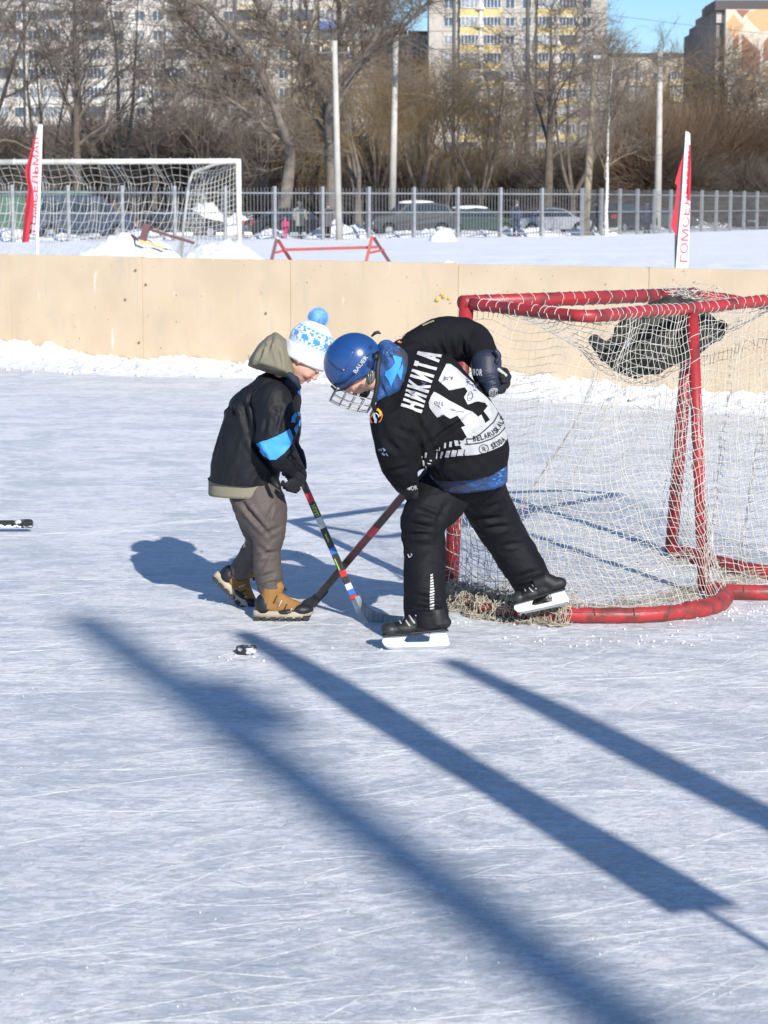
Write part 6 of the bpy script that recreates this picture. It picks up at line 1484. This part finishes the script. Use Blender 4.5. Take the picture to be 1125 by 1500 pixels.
for i in range(13):
    y = 842 + i * 4.0; w = (2.6 + 2.0 * min(1, i / 6)); n0 = len(bars); bars += [(631 - w * .3, y), (631 + w, y - 1.2), (631 + w, y + 1.4), (631 - w * .3, y + 2.6)]; fsb.append((n0, n0 + 1, n0 + 2, n0 + 3))
decal('reflective_print', bars, fsb, PB, m_white, pl, .003, 3)
decal('logo_print', *strokes2d([[(598, 812), (600, 817), (603, 815)], [(603, 811), (604, 814)]], 1.3), PB, m_white, pl, .003, 3)
# blue shirt under the jersey
b = MB(); vs = []; fs = []; n = 48
for i in range(7):
    t = i / 6; c = P(686, 683 + 22 * t, 8.0)
    for k in range(n):
        a = 2 * math.pi * k / n; rx = 56 * MPP(7.73); vs.append(c + Vector((math.cos(a) * rx * (1 + .02 * math.sin(a * 6)), -.02 + math.sin(a) * rx * 1.02, -.012 * math.sin(-a) + .016 * math.cos(a) * (1 - .3 * t) - .006)))
for i in range(6):
    for k in range(n): k2 = (k + 1) % n; fs.append((i * n + k, i * n + k2, (i + 1) * n + k2, (i + 1) * n + k))
o = mk('undershirt', (vs, fs), m_camo, pl); o.modifiers.new('t', 'SOLIDIFY').thickness = .005
# jersey
b = MB()
b.limb([(592, 550, 7.99, 38, 1.1), (618, 563, 7.99, 58, .95), (642, 596, 8.0, 65, .92), (668, 628, 8.0, 67, .88), (685, 655, 8.0, 61, .9), (689, 676, 8.0, 54, .95)])
b.limb([(606, 512, 8.10, 27, 1.1), (632, 500, 8.14, 33, 1.05), (662, 497, 8.17, 34, 1), (690, 502, 8.17, 30, 1), (705, 520, 8.10, 24, 1), (712, 532, 8.06, 21, 1)])
b.limb([(590, 520, 8.08, 24, 1.1), (600, 530, 8.05, 34, 1)])
b.limb([(568, 618, 7.88, 27, 1), (582, 630, 7.84, 34, 1), (580, 660, 7.79, 30, 1), (588, 690, 7.80, 24, 1), (596, 706, 7.83, 18, 1)])
b.limb([(567, 600, 7.92, 24, 1.1), (598, 610, 7.92, 42, .95), (622, 655, 7.90, 38, .9)])
b.limb([(563, 612, 7.90, 22, 1.1), (580, 640, 7.84, 32, 1.1), (600, 670, 7.86, 27, 1)])
b.limb([(672, 655, 7.97, 57, 1.0), (685, 677, 7.98, 55.5, 1.02)])
vf = remesh(b.vf(), .0058, 4)
vf = folds(vf, [(.0065, 7, (.6, 0, -1), 3, True), (.0035, 17, (.5, 0, -1), 3, True), (.0015, 42, (.5, 0, -1), 3, True)],
           [((590, 600), (612, 660), 3.5, .012), ((600, 590), (640, 670), 4, .009), ((612, 610), (618, 680), 3.5, .011), ((575, 625), (612, 640), 4, .010), ((642, 500), (655, 530), 3.5, .010), ((655, 478), (662, 525), 4, .008), ((676, 485), (676, 520), 3.5, .008),
            ((625, 490), (640, 530), 4, .008), ((620, 655), (690, 610), 4, .009), ((640, 640), (700, 600), 3, .006), ((600, 560), (598, 600), 4, .007), ((690, 595), (720, 590), 3, .008), ((562, 640), (590, 668), 4, .008), ((568, 690), (602, 684), 3, .007), ((650, 660), (640, 690), 4, .006)])
co_ = vf[0]; cq = P(686, 688, 7.98); rq = 56 * MPP(7.73); cut = cq.z + .014 * (co_[:, 1] - cq.y) / rq + .018 * (co_[:, 0] - cq.x) / rq; msk = (co_[:, 2] < cut) & (proj(co_)[:, 0] > 627) & (co_[:, 2] > cq.z - .3); co_[msk, 2] = cut[msk]; vf = (co_, vf[1]); jer = vf; mk('jersey', jer, m_jer, pl); J = bvh(jer)
K = lambda pts: [(570 + x / 6.25, 500 + y / 6.25) for x, y in pts]
# name НИКИТА : baseline from lower left to upper right, letter tops to the upper left
# in the zoomed photo: bottom-left corner of the first letter's base (290,668), its top (108,600); end of the last letter: base (485,120), top (272,65)
def name_letters():
    b0 = np.array((290, 668.)); b1 = np.array((482, 118.)); t0 = np.array((107, 602.)); t1 = np.array((272, 66.))
    def m(u, v): return tuple((b0 * (1 - u) + b1 * u) * (1 - v) + (t0 * (1 - u) + t1 * u) * v)
    segs = {'Н': [[(0, 0), (0, 1)], [(1, 0), (1, 1)], [(0, .5), (1, .5)]], 'И': [[(0, 1), (0, 0)], [(0, .12), (1, .88)], [(1, 0), (1, 1)]], 'К': [[(0, 0), (0, 1)], [(.1, .48), (1, 1)], [(.2, .55), (1, 0)]], 'Т': [[(.5, 0), (.5, .9)], [(0, .9), (1, .9)]], 'А': [[(0, 0), (.45, 1)], [(1, 0), (.55, 1)], [(.2, .28), (.8, .28)]]}
    P_ = []; F_ = []
    n = 6
    for i, ch in enumerate('НИКИТА'):
        u0 = i / n + .018; u1 = (i + 1) / n - .018; wst = .045; 
        for s in segs[ch]:
            for (x0, y0), (x1, y1) in zip(s[:-1], s[1:]):
                # stroke in (u,v) space: thick along u
                U0 = u0 + wst / 2 + (u1 - u0 - wst) * x0; U1 = u0 + wst / 2 + (u1 - u0 - wst) * x1; k = len(P_)
                if abs(y1 - y0) > .3: q = [m(U0 - wst / 2, y0), m(U0 + wst / 2, y0), m(U1 + wst / 2, y1), m(U1 - wst / 2, y1)]
                else: h = .085; q = [m(U0, y0 - h), m(U1, y1 - h), m(U1, y1 + h), m(U0, y0 + h)]
                P_ += q; F_.append((k, k + 1, k + 2, k + 3))
    return K(P_), F_
decal('name_print', *name_letters(), J, m_white, pl, .0032, 3)
one = [(410, 462), (455, 482), (500, 510), (555, 545), (630, 585), (705, 630), (760, 640), (812, 690), (840, 672), (893, 780), (840, 835), (757, 885), (712, 880), (685, 835), (660, 790), (695, 772), (660, 725), (625, 682), (560, 712), (500, 672), (463, 652), (443, 697), (405, 655), (370, 605), (364, 560), (385, 500)]
three = [(520, 210), (560, 212), (620, 255), (690, 322), (765, 388), (800, 440), (860, 490), (922, 548), (960, 600), (985, 642), (988, 672), (975, 705), (935, 745), (900, 692), (860, 638), (895, 600), (920, 572), (870, 560), (812, 548), (775, 558), (718, 580), (700, 545), (683, 515), (712, 460), (690, 425), (665, 390), (630, 368), (590, 350), (568, 400), (548, 452), (500, 405), (450, 360), (480, 290)]
decal('number_print', *poly(K(one)), J, m_white, pl, .0028, 3); decal('number_print', *poly(K(three)), J, m_white, pl, .0028, 3)
# signatures in ink
rs = random.Random(12); sig = []
for cx, cy, w_, h_, k in ((505, 350, 60, 45, 3), (575, 310, 40, 40, 2), (700, 370, 90, 70, 3), (790, 450, 60, 50, 2), (430, 570, 40, 60, 2), (480, 590, 30, 60, 2), (590, 650, 60, 30, 2), (290, 385, 50, 40, 2), (240, 470, 40, 60, 1)):
    for _ in range(k):
        p = [(cx + rs.uniform(-w_, w_) * .5, cy + rs.uniform(-h_, h_) * .5)]
        for _ in range(9): p.append((p[-1][0] + rs.uniform(-.25, .32) * w_, p[-1][1] + rs.uniform(-.32, .32) * h_))
        sig.append(K(p))
sig.append(K([(735 + 25 * math.cos(a) * .9 - 5 * math.sin(a), 507 + 42 * math.sin(a)) for a in [k * .45 for k in range(15)]])); sig.append(K([(718, 495), (755, 480), (760, 520), (725, 530)]))
decal('signatures', *strokes2d(sig, .62), J, m_ink, pl, .0044, 4)
# white hem band
band = [(690, 888), (760, 888), (838, 836), (900, 780), (950, 735), (992, 660), (1022, 715), (1050, 770), (1075, 830), (1085, 880), (1066, 905), (1030, 955), (950, 990), (880, 1015), (800, 1035), (690, 1042), (705, 985), (660, 975), (680, 940), (640, 945)]
decal('hem_band', *poly(K(band)), J, m_white, pl, .0028, 3)
decal('band_line', *strokes2d([K([(690, 936), (740, 938), (830, 925), (930, 890), (1000, 848), (1045, 800), (1052, 785)])], 1.5), J, m_black, pl, .0046, 3)
decal('band_edge', *strokes2d([K([(700, 889), (760, 889), (838, 838), (900, 783), (948, 738), (990, 664)])], 1.6), J, m_black, pl, .0046, 3)
br = []; bf = []
def para(x, y, w, h, sk):
    k = len(br); br.extend(K([(x, y), (x + w, y), (x + w + sk, y + h), (x + sk, y + h)])); bf.append((k, k + 1, k + 2, k + 3))
for i, x in enumerate((495, 542, 585)): para(x + 10, 925 - i * 10, 16 + 9 * i, 48, -4 if i < 2 else 8)
for i, x in enumerate((436, 476, 526, 576, 634)): para(x, 1010 - i * 6, 10 + 12 * i, 62 - i, -14)
para(640, 905, 45, 35, 20)
for (x, y, w, h, sk) in ((430, 985, 20, 14, 5), (460, 965, 8, 32, -4), (330, 1015, 14, 45, -4), (300, 1045, 12, 18, -6), (305, 1085, 14, 50, 6), (345, 1110, 30, 10, 8), (330, 1135, 8, 40, 8), (365, 1080, 20, 14, 6), (300, 1165, 20, 12, 4)): para(x, y, w, h, sk)
decal('side_print', br, bf, J, m_white, pl, .0030, 3)
sl_ = K([(690, 985), (678, 1042)]); decal('band_line', *strokes2d([sl_, K([(705, 888), (712, 935)])], 1.0), J, m_black, pl, .0046, 3)
def arc_text(body, pts, h, mat, name, parent, tree, bold=.012, off=.0046):
    """letters set one by one along a photo polyline (baseline), height h px"""
    n = len(body); L = [0]
    for a, b2 in zip(pts[:-1], pts[1:]): L.append(L[-1] + math.hypot(b2[0] - a[0], b2[1] - a[1]))
    P_ = []; F_ = []
    for i, ch in enumerate(body):
        if ch == ' ': continue
        s = (i + .08) / n * L[-1]; s2 = (i + .86) / n * L[-1]
        def at(s): return (np.interp(s, L, [p[0] for p in pts]), np.interp(s, L, [p[1] for p in pts]))
        a, c = at(s), at(s2); dx, dy = c[0] - a[0], c[1] - a[1]; l = math.hypot(dx, dy); nx, ny = dy / l * h, -dx / l * h
        q, f = text2d(ch, a, (dx, dy), (nx, ny), bold); k = len(P_); P_ += q; F_ += [tuple(j + k for j in ff) for ff in f]
    decal(name, P_, F_, tree, mat, parent, off, 3)
arc_text('BELARUSKALI', K([(765, 915), (850, 900), (930, 872), (990, 830), (1030, 770), (1060, 700)]), 8.0, m_black, 'sponsor_print', pl, J, .02)
arc_text('SKODA', K([(937, 985), (1000, 955), (1062, 905)]), 7.6, m_black, 'sponsor_print', pl, J, .03)
decal('sponsor_caron', *strokes2d([K([(940, 921), (950, 934), (966, 914)])], 1.1), J, m_black, pl, .0046, 3)
decal('sponsor_badge', *strokes2d([K([(862 + 42 * math.cos(a), 982 + 40 * math.sin(a)) for a in [k * math.pi / 12 for k in range(25)]]), K([(842, 965), (862, 985), (848, 1000)]), K([(875, 965), (868, 985), (880, 1000)]), K([(852, 960), (868, 968)])], .9), J, m_black, pl, .0046, 3)
# sleeve prints and crests
K3 = lambda pts: [(470 + x / 3.75, 440 + y / 3.75) for x, y in pts]
arc_text('НИКИТА', K3([(322, 828), (358, 836)]), 4, m_white, 'sleeve_print', pl, J, .02) if False else None
decal('sleeve_print', *strokes2d([K3([(322, 816), (330, 826)]), K3([(334, 812), (336, 824)]), K3([(342, 810), (356, 822), (346, 826)]), K3([(336, 838), (350, 846)]), K3([(344, 834), (348, 850), (356, 842)]), K3([(360, 836), (370, 852)])], 1.6), J, M('print_blue_grey', (.35, .42, .5), .6), pl, .003, 3)
K7 = lambda pts: [(470 + x / 8.036, 470 + y / 8.036) for x, y in pts]
m_or = M('crest_orange', (.70, .16, .05), .6); m_ye = M('crest_yellow', (.75, .5, .06), .6); m_cw = M('crest_white', (.62, .68, .74), .6)
for pts, mt, w_ in (([(635, 1070), (610, 1110), (590, 1160), (612, 1200)], m_or, 1.8), ([(640, 1050), (680, 1040), (715, 1075), (732, 1120), (715, 1170), (690, 1195)], m_or, 1.3), ([(650, 1052), (690, 1060), (712, 1100), (708, 1130)], m_ye, 3.2), ([(625, 1085), (640, 1130), (660, 1180), (650, 1200)], m_cw, 3.6), ([(650, 1090), (680, 1110), (690, 1140)], m_cw, 1.6)):
    decal('shoulder_crest', *strokes2d([K7(pts)], w_), J, mt, pl, .0036 + w_ * .0003, 2)
for pts, mt, w_ in (([(900, 225), (930, 205), (985, 185), (995, 160)], m_cw, 1.8), ([(905, 250), (930, 268), (955, 262)], m_or, 2.2), ([(968, 140), (985, 130), (1015, 160)], m_or, 1.2), ([(925, 245), (935, 262)], m_cw, 1.4)):
    decal('shoulder_crest', *strokes2d([K7(pts)], w_), J, mt, pl, .0036 + w_ * .0003, 2)
decal('shoulder_crest', *strokes2d([K3([(560, 142), (590, 128), (622, 116)])], 2.2), J, M('crest_olive', (.32, .32, .16), .7), pl, .0036, 2)
# neck warmer / hood of blue camouflage
b = MB(); b.limb([(566, 512, 7.98, 14, 1.8), (574, 528, 7.96, 25, 1.5), (575, 552, 7.94, 23, 1.5), (564, 574, 7.92, 15, 1.5), (556, 583, 7.91, 9, 1.4)]); b.limb([(556, 545, 7.93, 20, 1.3), (575, 540, 7.95, 24, 1.3)])
vf = remesh(b.vf(), .005, 4); vf = folds(vf, [(.004, 14, (0, 0, 1), 2, True)], [((564, 512), (578, 530), 2, .005), ((569, 508), (583, 524), 2, .005), ((556, 560), (566, 585), 2.5, .006)])
mk('hood', vf, m_camo, pl); HB = bvh(vf)
decal('camo_patch', *poly(K7([(850, 410), (950, 435), (930, 540), (890, 630), (855, 700), (825, 775), (800, 700), (755, 640), (760, 600), (830, 555), (870, 500)])), HB, M('camo_light', (.04, .30, .74), .7), pl, .003, 3)
decal('camo_patch', *poly(K7([(955, 500), (965, 560), (940, 700), (895, 610), (925, 570)])), HB, M('camo_light2', (.04, .26, .68), .7), pl, .003, 3)
# helmet
def helmet():
    hm_ = empty('helmet', hc); hm_.parent = pl; hm_.location = hc - origin_of(pl)
    C = P(518, 530.5, 7.93); F = HF
    def shell(rx, ry, rz, zmin_f, zmin_b, th, bulge=True, front=99, back=-99, n=64, m=26, off=Vector((0, 0, 0))):
        vs = []; fs = []
        for j in range(m + 1):
            for i in range(n):
                a = 2 * math.pi * i / n; ca, sa = math.cos(a), math.sin(a); lo = zmin_f * (ca + 1) / 2 + zmin_b * (1 - ca) / 2 - .34 * (abs(sa) ** 2) * max(0, .95 - abs(ca + .10))
                phi = math.asin(max(-1, min(1, lo))) + (math.pi / 2 - math.asin(max(-1, min(1, lo)))) * j / m
                e = 1.0; x = rx * math.cos(phi) * ca; y = ry * math.cos(phi) * sa; z = rz * math.sin(phi)
                vs.append(C + off + F @ Vector((x, y, z)))
        for j in range(m):
            for i in range(n): k = (i + 1) % n; fs.append((j * n + i, j * n + k, (j + 1) * n + k, (j + 1) * n + i))
        return vs, fs
    rx, ry, rz = 44 * MPP(7.55), 36 * MPP(7.55), 42 * MPP(7.55)
    vf = shell(rx, ry, rz, -.12, -.62, .004); o = mk('shell', vf, m_helm, hm_); o.modifiers.new('t', 'SOLIDIFY').thickness = .005; SB = bvh(vf)
    # raised crown panel overlapping the front shell
    n, m = 48, 20; vs = []; fs = []
    for j in range(m + 1):
        for i in range(n + 1):
            a = (i / n - .5) * 2 * R(118); ca, sa = math.cos(a), math.sin(a); lo = .10 - .04 * ca; lo += .15 * max(0, abs(sa) - .6)
            phi = math.asin(lo) + (math.pi / 2 - math.asin(lo)) * j / m; r_ = 1.035
            vs.append(C + F @ Vector((rx * r_ * math.cos(phi) * ca, ry * r_ * math.cos(phi) * sa, rz * r_ * math.sin(phi))))
    for j in range(m):
        for i in range(n): q = j * (n + 1) + i; fs.append((q, q + 1, q + n + 2, q + n + 1))
    o = mk('front_shell', (vs, fs), m_helm, hm_); o.modifiers.new('t', 'SOLIDIFY').thickness = .006; FB_ = bvh((vs, fs))
    both = (list(vf[0]) + list(vs), list(vf[1]) + [tuple(i + len(vf[0]) for i in f) for f in fs]); BB2 = bvh(both)
    decal('lettering', *text2d('BAUER', (521.5, 547), (17.5, -23.5), (-4.6, -3.4), .02), BB2, m_white, hm_, .003, 2)
    decal('groove', *strokes2d([K7([(150, 745), (230, 745), (320, 690), (400, 620), (520, 430), (600, 380), (660, 400)])], 1.0), BB2, m_blk, hm_, .0022, 2)
    decal('groove', *strokes2d([K7([(90, 460), (140, 510), (200, 565), (255, 590), (285, 575)])], .8), BB2, m_blk, hm_, .0022, 2)
    decal('vent', *strokes2d([K7([(160, 742), (225, 745)]), K7([(250, 735), (320, 690)]), K7([(340, 670), (395, 615)])], 1.5), BB2, m_blk, hm_, .003, 2)
    decal('vent', *strokes2d([K7([(565, 330), (585, 285)]), K7([(585, 340), (605, 295)])], 1.4), BB2, m_blk, hm_, .003, 2)
    for x, y in ((285, 570), (268, 578)):
        h = BB2.ray_cast(Vector((0, 0, CAMZ)), ray(470 + x / 8.036, 470 + y / 8.036).normalized())
        if h[0]: mb = MB(); mb.ell(h[0], (.004, .004, .004), None, 10, 8); mk('screw', mb.vf(), m_rim if x < 280 else m_blk, hm_)
    # ear guard
    e = P(543, 553, 7.80); mb = MB(); mb.ell(e, (6.5 * MPP(7.42), .006, 11 * MPP(7.42)), Matrix.Rotation(.25, 3, 'Y')); mk('ear_guard', mb.vf(), M('ear_plastic', (.10, .10, .06), .2, spec=.8), hm_)
    mb = MB()
    for dx in (-4, 0, 4): mb.tube([P(543 + dx, 543, 7.785), P(543 + dx * .6, 553, 7.783), P(542, 562, 7.785)], .0018, 6)
    mk('ear_rib', mb.vf(), m_wire, hm_, kind='stuff')
    # straps
    mb = MB()
    for pts in ([(548, 521, 7.80), (553, 524, 7.81)], [(553, 516, 7.83), (556, 522, 7.82), (553, 540, 7.80), (553, 560, 7.80), (550, 578, 7.80), (546, 592, 7.81), (549, 600, 7.83)]):
        mb.tube([P(*p) for p in pts], .0085 if len(pts) > 2 else .012, 8)
    mk('chin_strap', mb.vf(), m_blk, hm_)
    mb = MB(); mb.tube([P(544, 493, 7.92), P(549, 488, 7.92), P(554, 486.5, 7.92), P(558, 489, 7.92)], [.003, .006, .006, .002], 8); mk('strap_end', mb.vf(), m_blk, hm_)
    # brow pad and chin cup
    mb = MB(); mb.tube([P(486, 566, 7.93), P(492, 572, 7.88), P(505, 570, 7.82), P(518, 560, 7.79)], .0045, 8); mk('brow_pad', mb.vf(), m_blk, hm_)
    mb = MB(); mb.ell(oh(.62, 0, -.74), (.30 * HS, .32 * HS, .18 * HS), HF); mk('chin_cup', mb.vf(), m_blk, hm_)
    # cage: bars on a bulged half barrel in front of the face
    cg = MB()
    def cagep(th, h): # th from -1..1 side to side, h 0 top .. 1 bottom
        a = th * R(88); x = 1.02 + .40 * math.cos(a) - .12 * (1 - h) * 0 - .30 * h ** 2.2 - (.55 if True else 0) * (1 - math.cos(a)) * .55; y = .98 * math.sin(a) * (1 - .22 * h); z = .26 - 1.36 * h
        return oh(x * 1.10, y * 1.12, z * 1.08)
    for i in range(8):
        th = -1 + i / 3.5; cg.tube(smooth_path([cagep(th, h / 6) for h in range(7)], 3), .0017, 6)
    for h in (0, .27, .52, .76, 1.0):
        r = .0025 if h in (0, 1.0) else .0017; cg.tube(smooth_path([cagep(-1 + k / 6, h) for k in range(13)], 2), r, 6)
    mk('face_cage', cg.vf(), m_wire, hm_)
helmet()
# gloves
par = empty('glove', P(715, 550, 8.03)); par.parent = pl; par.location = P(715, 550, 8.03) - origin_of(pl)
b = MB(); b.limb([(712, 530, 8.05, 23, 1), (713, 548, 8.03, 22, 1)]); mk('cuff', remesh(b.vf(), .005, 2), m_glove, par); CB = bvh(remesh(b.vf(), .005, 2))
b = MB(); b.limb([(726, 514, 8.0, 4, 1.2), (731, 522, 8.0, 4, 1.2), (727, 530, 8.0, 4, 1.2)]); mk('cuff_flap', remesh(b.vf(), .004, 2), m_glove, par)
b = MB(); b.limb([(714, 552, 8.02, 18, 1), (719, 563, 8.0, 15, 1), (721, 571, 7.98, 12.5, 1)]); b.limb([(717, 556, 8.02, 15, 1), (730, 552, 8.04, 12, 1)])
vf = remesh(b.vf(), .004, 3); vf = folds(vf, [], [((702, 558), (726, 552), 1.6, .006), ((706, 566), (728, 561), 1.6, .005)]); mk('back_of_hand', vf, m_glove, par); HBk = bvh(vf)
for i, (x, y, dx, dy, r) in enumerate(((731, 543, 9, 3, 6.2), (733, 549, 10, 3, 6.4), (733, 556, 9, 5, 6.2), (730, 562, 7, 6, 5.6))):
    b = MB(); b.limb([(x, y, 8.05, r * .9, 1), (x + dx, y + dy * .6, 8.06, r, 1), (x + dx * .9, y + dy + 4, 8.02, r * .85, 1)]); b.limb([(x + dx * .9, y + dy + 4, 8.02, r * .8, 1), (x + dx * .4, y + dy + 6, 7.99, r * .7, 1)]); mk('finger', remesh(b.vf(), .003, 2), m_gblk, par)
b = MB(); b.limb([(722, 568, 7.98, 6, 1), (729, 572, 7.97, 6, 1), (734, 568, 7.98, 5, 1)]); mk('thumb', remesh(b.vf(), .003, 2), m_gblk, par)
b = MB(); b.limb([(730, 541, 8.0, 2.6, 1), (741, 550, 8.0, 2.6, 1)]); mk('palm_pad', b.vf(), m_palm, par)
arc_text('WARRIOR', [(672, 549.5), (688, 549.5), (707.5, 550)], 9.0, m_white, 'lettering', par, CB, .03, .003)
decal('round_badge', *strokes2d([[(723.5 + r * math.cos(a), 575 + r * .95 * math.sin(a)) for a in [k * math.pi / 10 for k in range(21)]] for r in (6.6, 4.6)] + [[(722, 571), (722, 578)], [(725, 572), (725, 578)]], 1.0), HBk, m_white, par, .003, 2)
par = empty('glove', P(597, 712, 7.84)); par.parent = pl; par.location = P(597, 712, 7.84) - origin_of(pl)
b = MB(); b.limb([(588, 690, 7.80, 21, 1), (594, 706, 7.82, 19.5, 1), (598, 714, 7.83, 15, 1)]); vf = remesh(b.vf(), .004, 3); mk('cuff', vf, m_gblk, par); CB = bvh(vf)
arc_text('WARRIOR', [(576, 706), (590, 714), (603, 718), (612, 716)], 6.2, m_white, 'lettering', par, CB, .03, .003)
b = MB(); hand(b, P(600, 718, 7.85), glove_frame((.3, .3, -.9), (-.8, -.5, -.2)), 1.15, 1.1, .012); mk('fingers', remesh(b.vf(), .0035, 2), m_gblk, par)
decal('cuff_stripe', *strokes2d([[(580, 702), (592, 704)]], 1.2), CB, m_or, par, .003, 2)
# skates
m_boot = M('skate_boot', (.007, .007, .008), .6, (.010, .010, .011), 20, bump=.3, bscale=60, bdist=.002); m_hold = M('blade_holder', (.74, .77, .83), .45, (.66, .70, .78), 8); m_steel = M('runner_steel', (.62, .63, .65), .22, metal=1.0); m_toe = M('toe_cap', (.03, .03, .028), .5)
def skate(heel, toe_dir, tilt, s, roll=0.0, lean=0.0):
    """heel = runner's back end on the ice; built along x then turned"""
    par = empty('skate', heel); par.parent = pl; par.location = heel - origin_of(pl)
    f = Vector((toe_dir[0], toe_dir[1], 0)).normalized(); base = Matrix((f, Vector((0, 0, 1)).cross(f), Vector((0, 0, 1)))).transposed() @ Matrix.Rotation(tilt, 3, 'Y') @ Matrix.Rotation(roll, 3, 'X')
    def q(x, y, z): return heel + base @ Vector((x, y, z)) * s
    def plate(pts, th, mat, nm, y0=0):
        n = len(pts); mb = MB(); mb.add([q(x, y0 - th / 2, z) for x, z in pts] + [q(x, y0 + th / 2, z) for x, z in pts], [tuple(range(n)), tuple(range(2 * n - 1, n - 1, -1))] + [(i, i + n, (i + 1) % n + n, (i + 1) % n) for i in range(n)])
        o = mk(nm, mb.vf(), mat, par, smooth=False); bv = o.modifiers.new('b', 'BEVEL'); bv.width = min(.003, th * s * .3); bv.segments = 2; return o
    plate([(.004, .016), (0, .012), (.012, .002), (.04, 0), (.20, 0), (.235, .005), (.252, .016), (.255, .026), (.24, .020), (.02, .020)], .004, m_steel, 'runner')
    # holder: two towers and the bridge, open in the middle
    plate([(-.004, .022), (.0, .016), (.03, .014), (.12, .012), (.22, .012), (.250, .018), (.262, .034), (.258, .052), (.235, .060), (.185, .062), (.160, .058), (.168, .050), (.176, .036), (.165, .030), (.10, .030), (.078, .032), (.074, .050), (.078, .066), (.060, .076), (.012, .080), (.006, .060)], .020, m_hold, 'blade_holder')
    b = MB()
    b.ell(q(.040, 0, .108), (.052 * s, .036 * s, .034 * s), base); b.ell(q(.10, 0, .096), (.07 * s, .036 * s, .030 * s), base); b.ell(q(.175, 0, .088), (.06 * s, .041 * s, .028 * s), base); b.ell(q(.215, 0, .084), (.045 * s, .038 * s, .025 * s), base)
    b.tube([q(.045, 0, .10), q(.052 + lean * .4, 0, .14), q(.054 + lean, 0, .165 - lean * .4)], [.042 * s, .040 * s, .036 * s], 14); b.tube([q(.07, 0, .135), q(.12, 0, .115), q(.17, 0, .10)], [.038 * s, .033 * s, .028 * s], 12)
    vf = remesh(b.vf(), .004, 3); mk('boot', vf, m_boot, par); B = bvh(vf)
    b = MB(); b.ell(q(.228, 0, .084), (.038 * s, .041 * s, .028 * s), base); mk('toe_cap', b.vf(), m_toe, par)
    plate([(.0, .076), (.06, .074), (.10, .068), (.17, .062), (.25, .058), (.262, .064), (.24, .070), (.10, .078), (.02, .086)], .058, m_boot, 'outsole')
    for k in range(5):
        x = .108 + k * .019; z = .150 - k * .0105; mb = MB()
        mb.tube([q(x - .01, -.032, z - .018), q(x + .004, -.02, z + .001), q(x + .018 * (-1) ** k * .5, 0, z + .007), q(x + .004, .02, z + .001), q(x - .01, .032, z - .018)], .0034 * s, 6); mk('lace', mb.vf(), m_white, par)
    for k in range(5):
        x = .03 + k * .022; mb = MB(); mb.tube([q(x + .045, -.0395, .150 - k * .004), q(x + .02, -.0410, .115), q(x, -.0400, .086)], .0010 * s, 5); mk('stitch_line', mb.vf(), M('stitch_grey', (.22, .20, .18), .6) if k == 0 else bpy.data.materials['stitch_grey'], par)
    mb = MB(); F2 = base; mb.ell(q(.122, -.034, .118), (.016 * s, .004 * s, .005 * s), base @ Matrix.Rotation(R(8), 3, 'Y')); mk('maker_tag', mb.vf(), M('tag_orange', (.62, .17, .03), .6), par)
    return q
skate(G(657, 951) + Vector((0, .0, 0)), (-1, -.08), 0, .93)
skate(P(834, 885, 7.93), (-1, .06), R(13), .80, 0.0, .09)
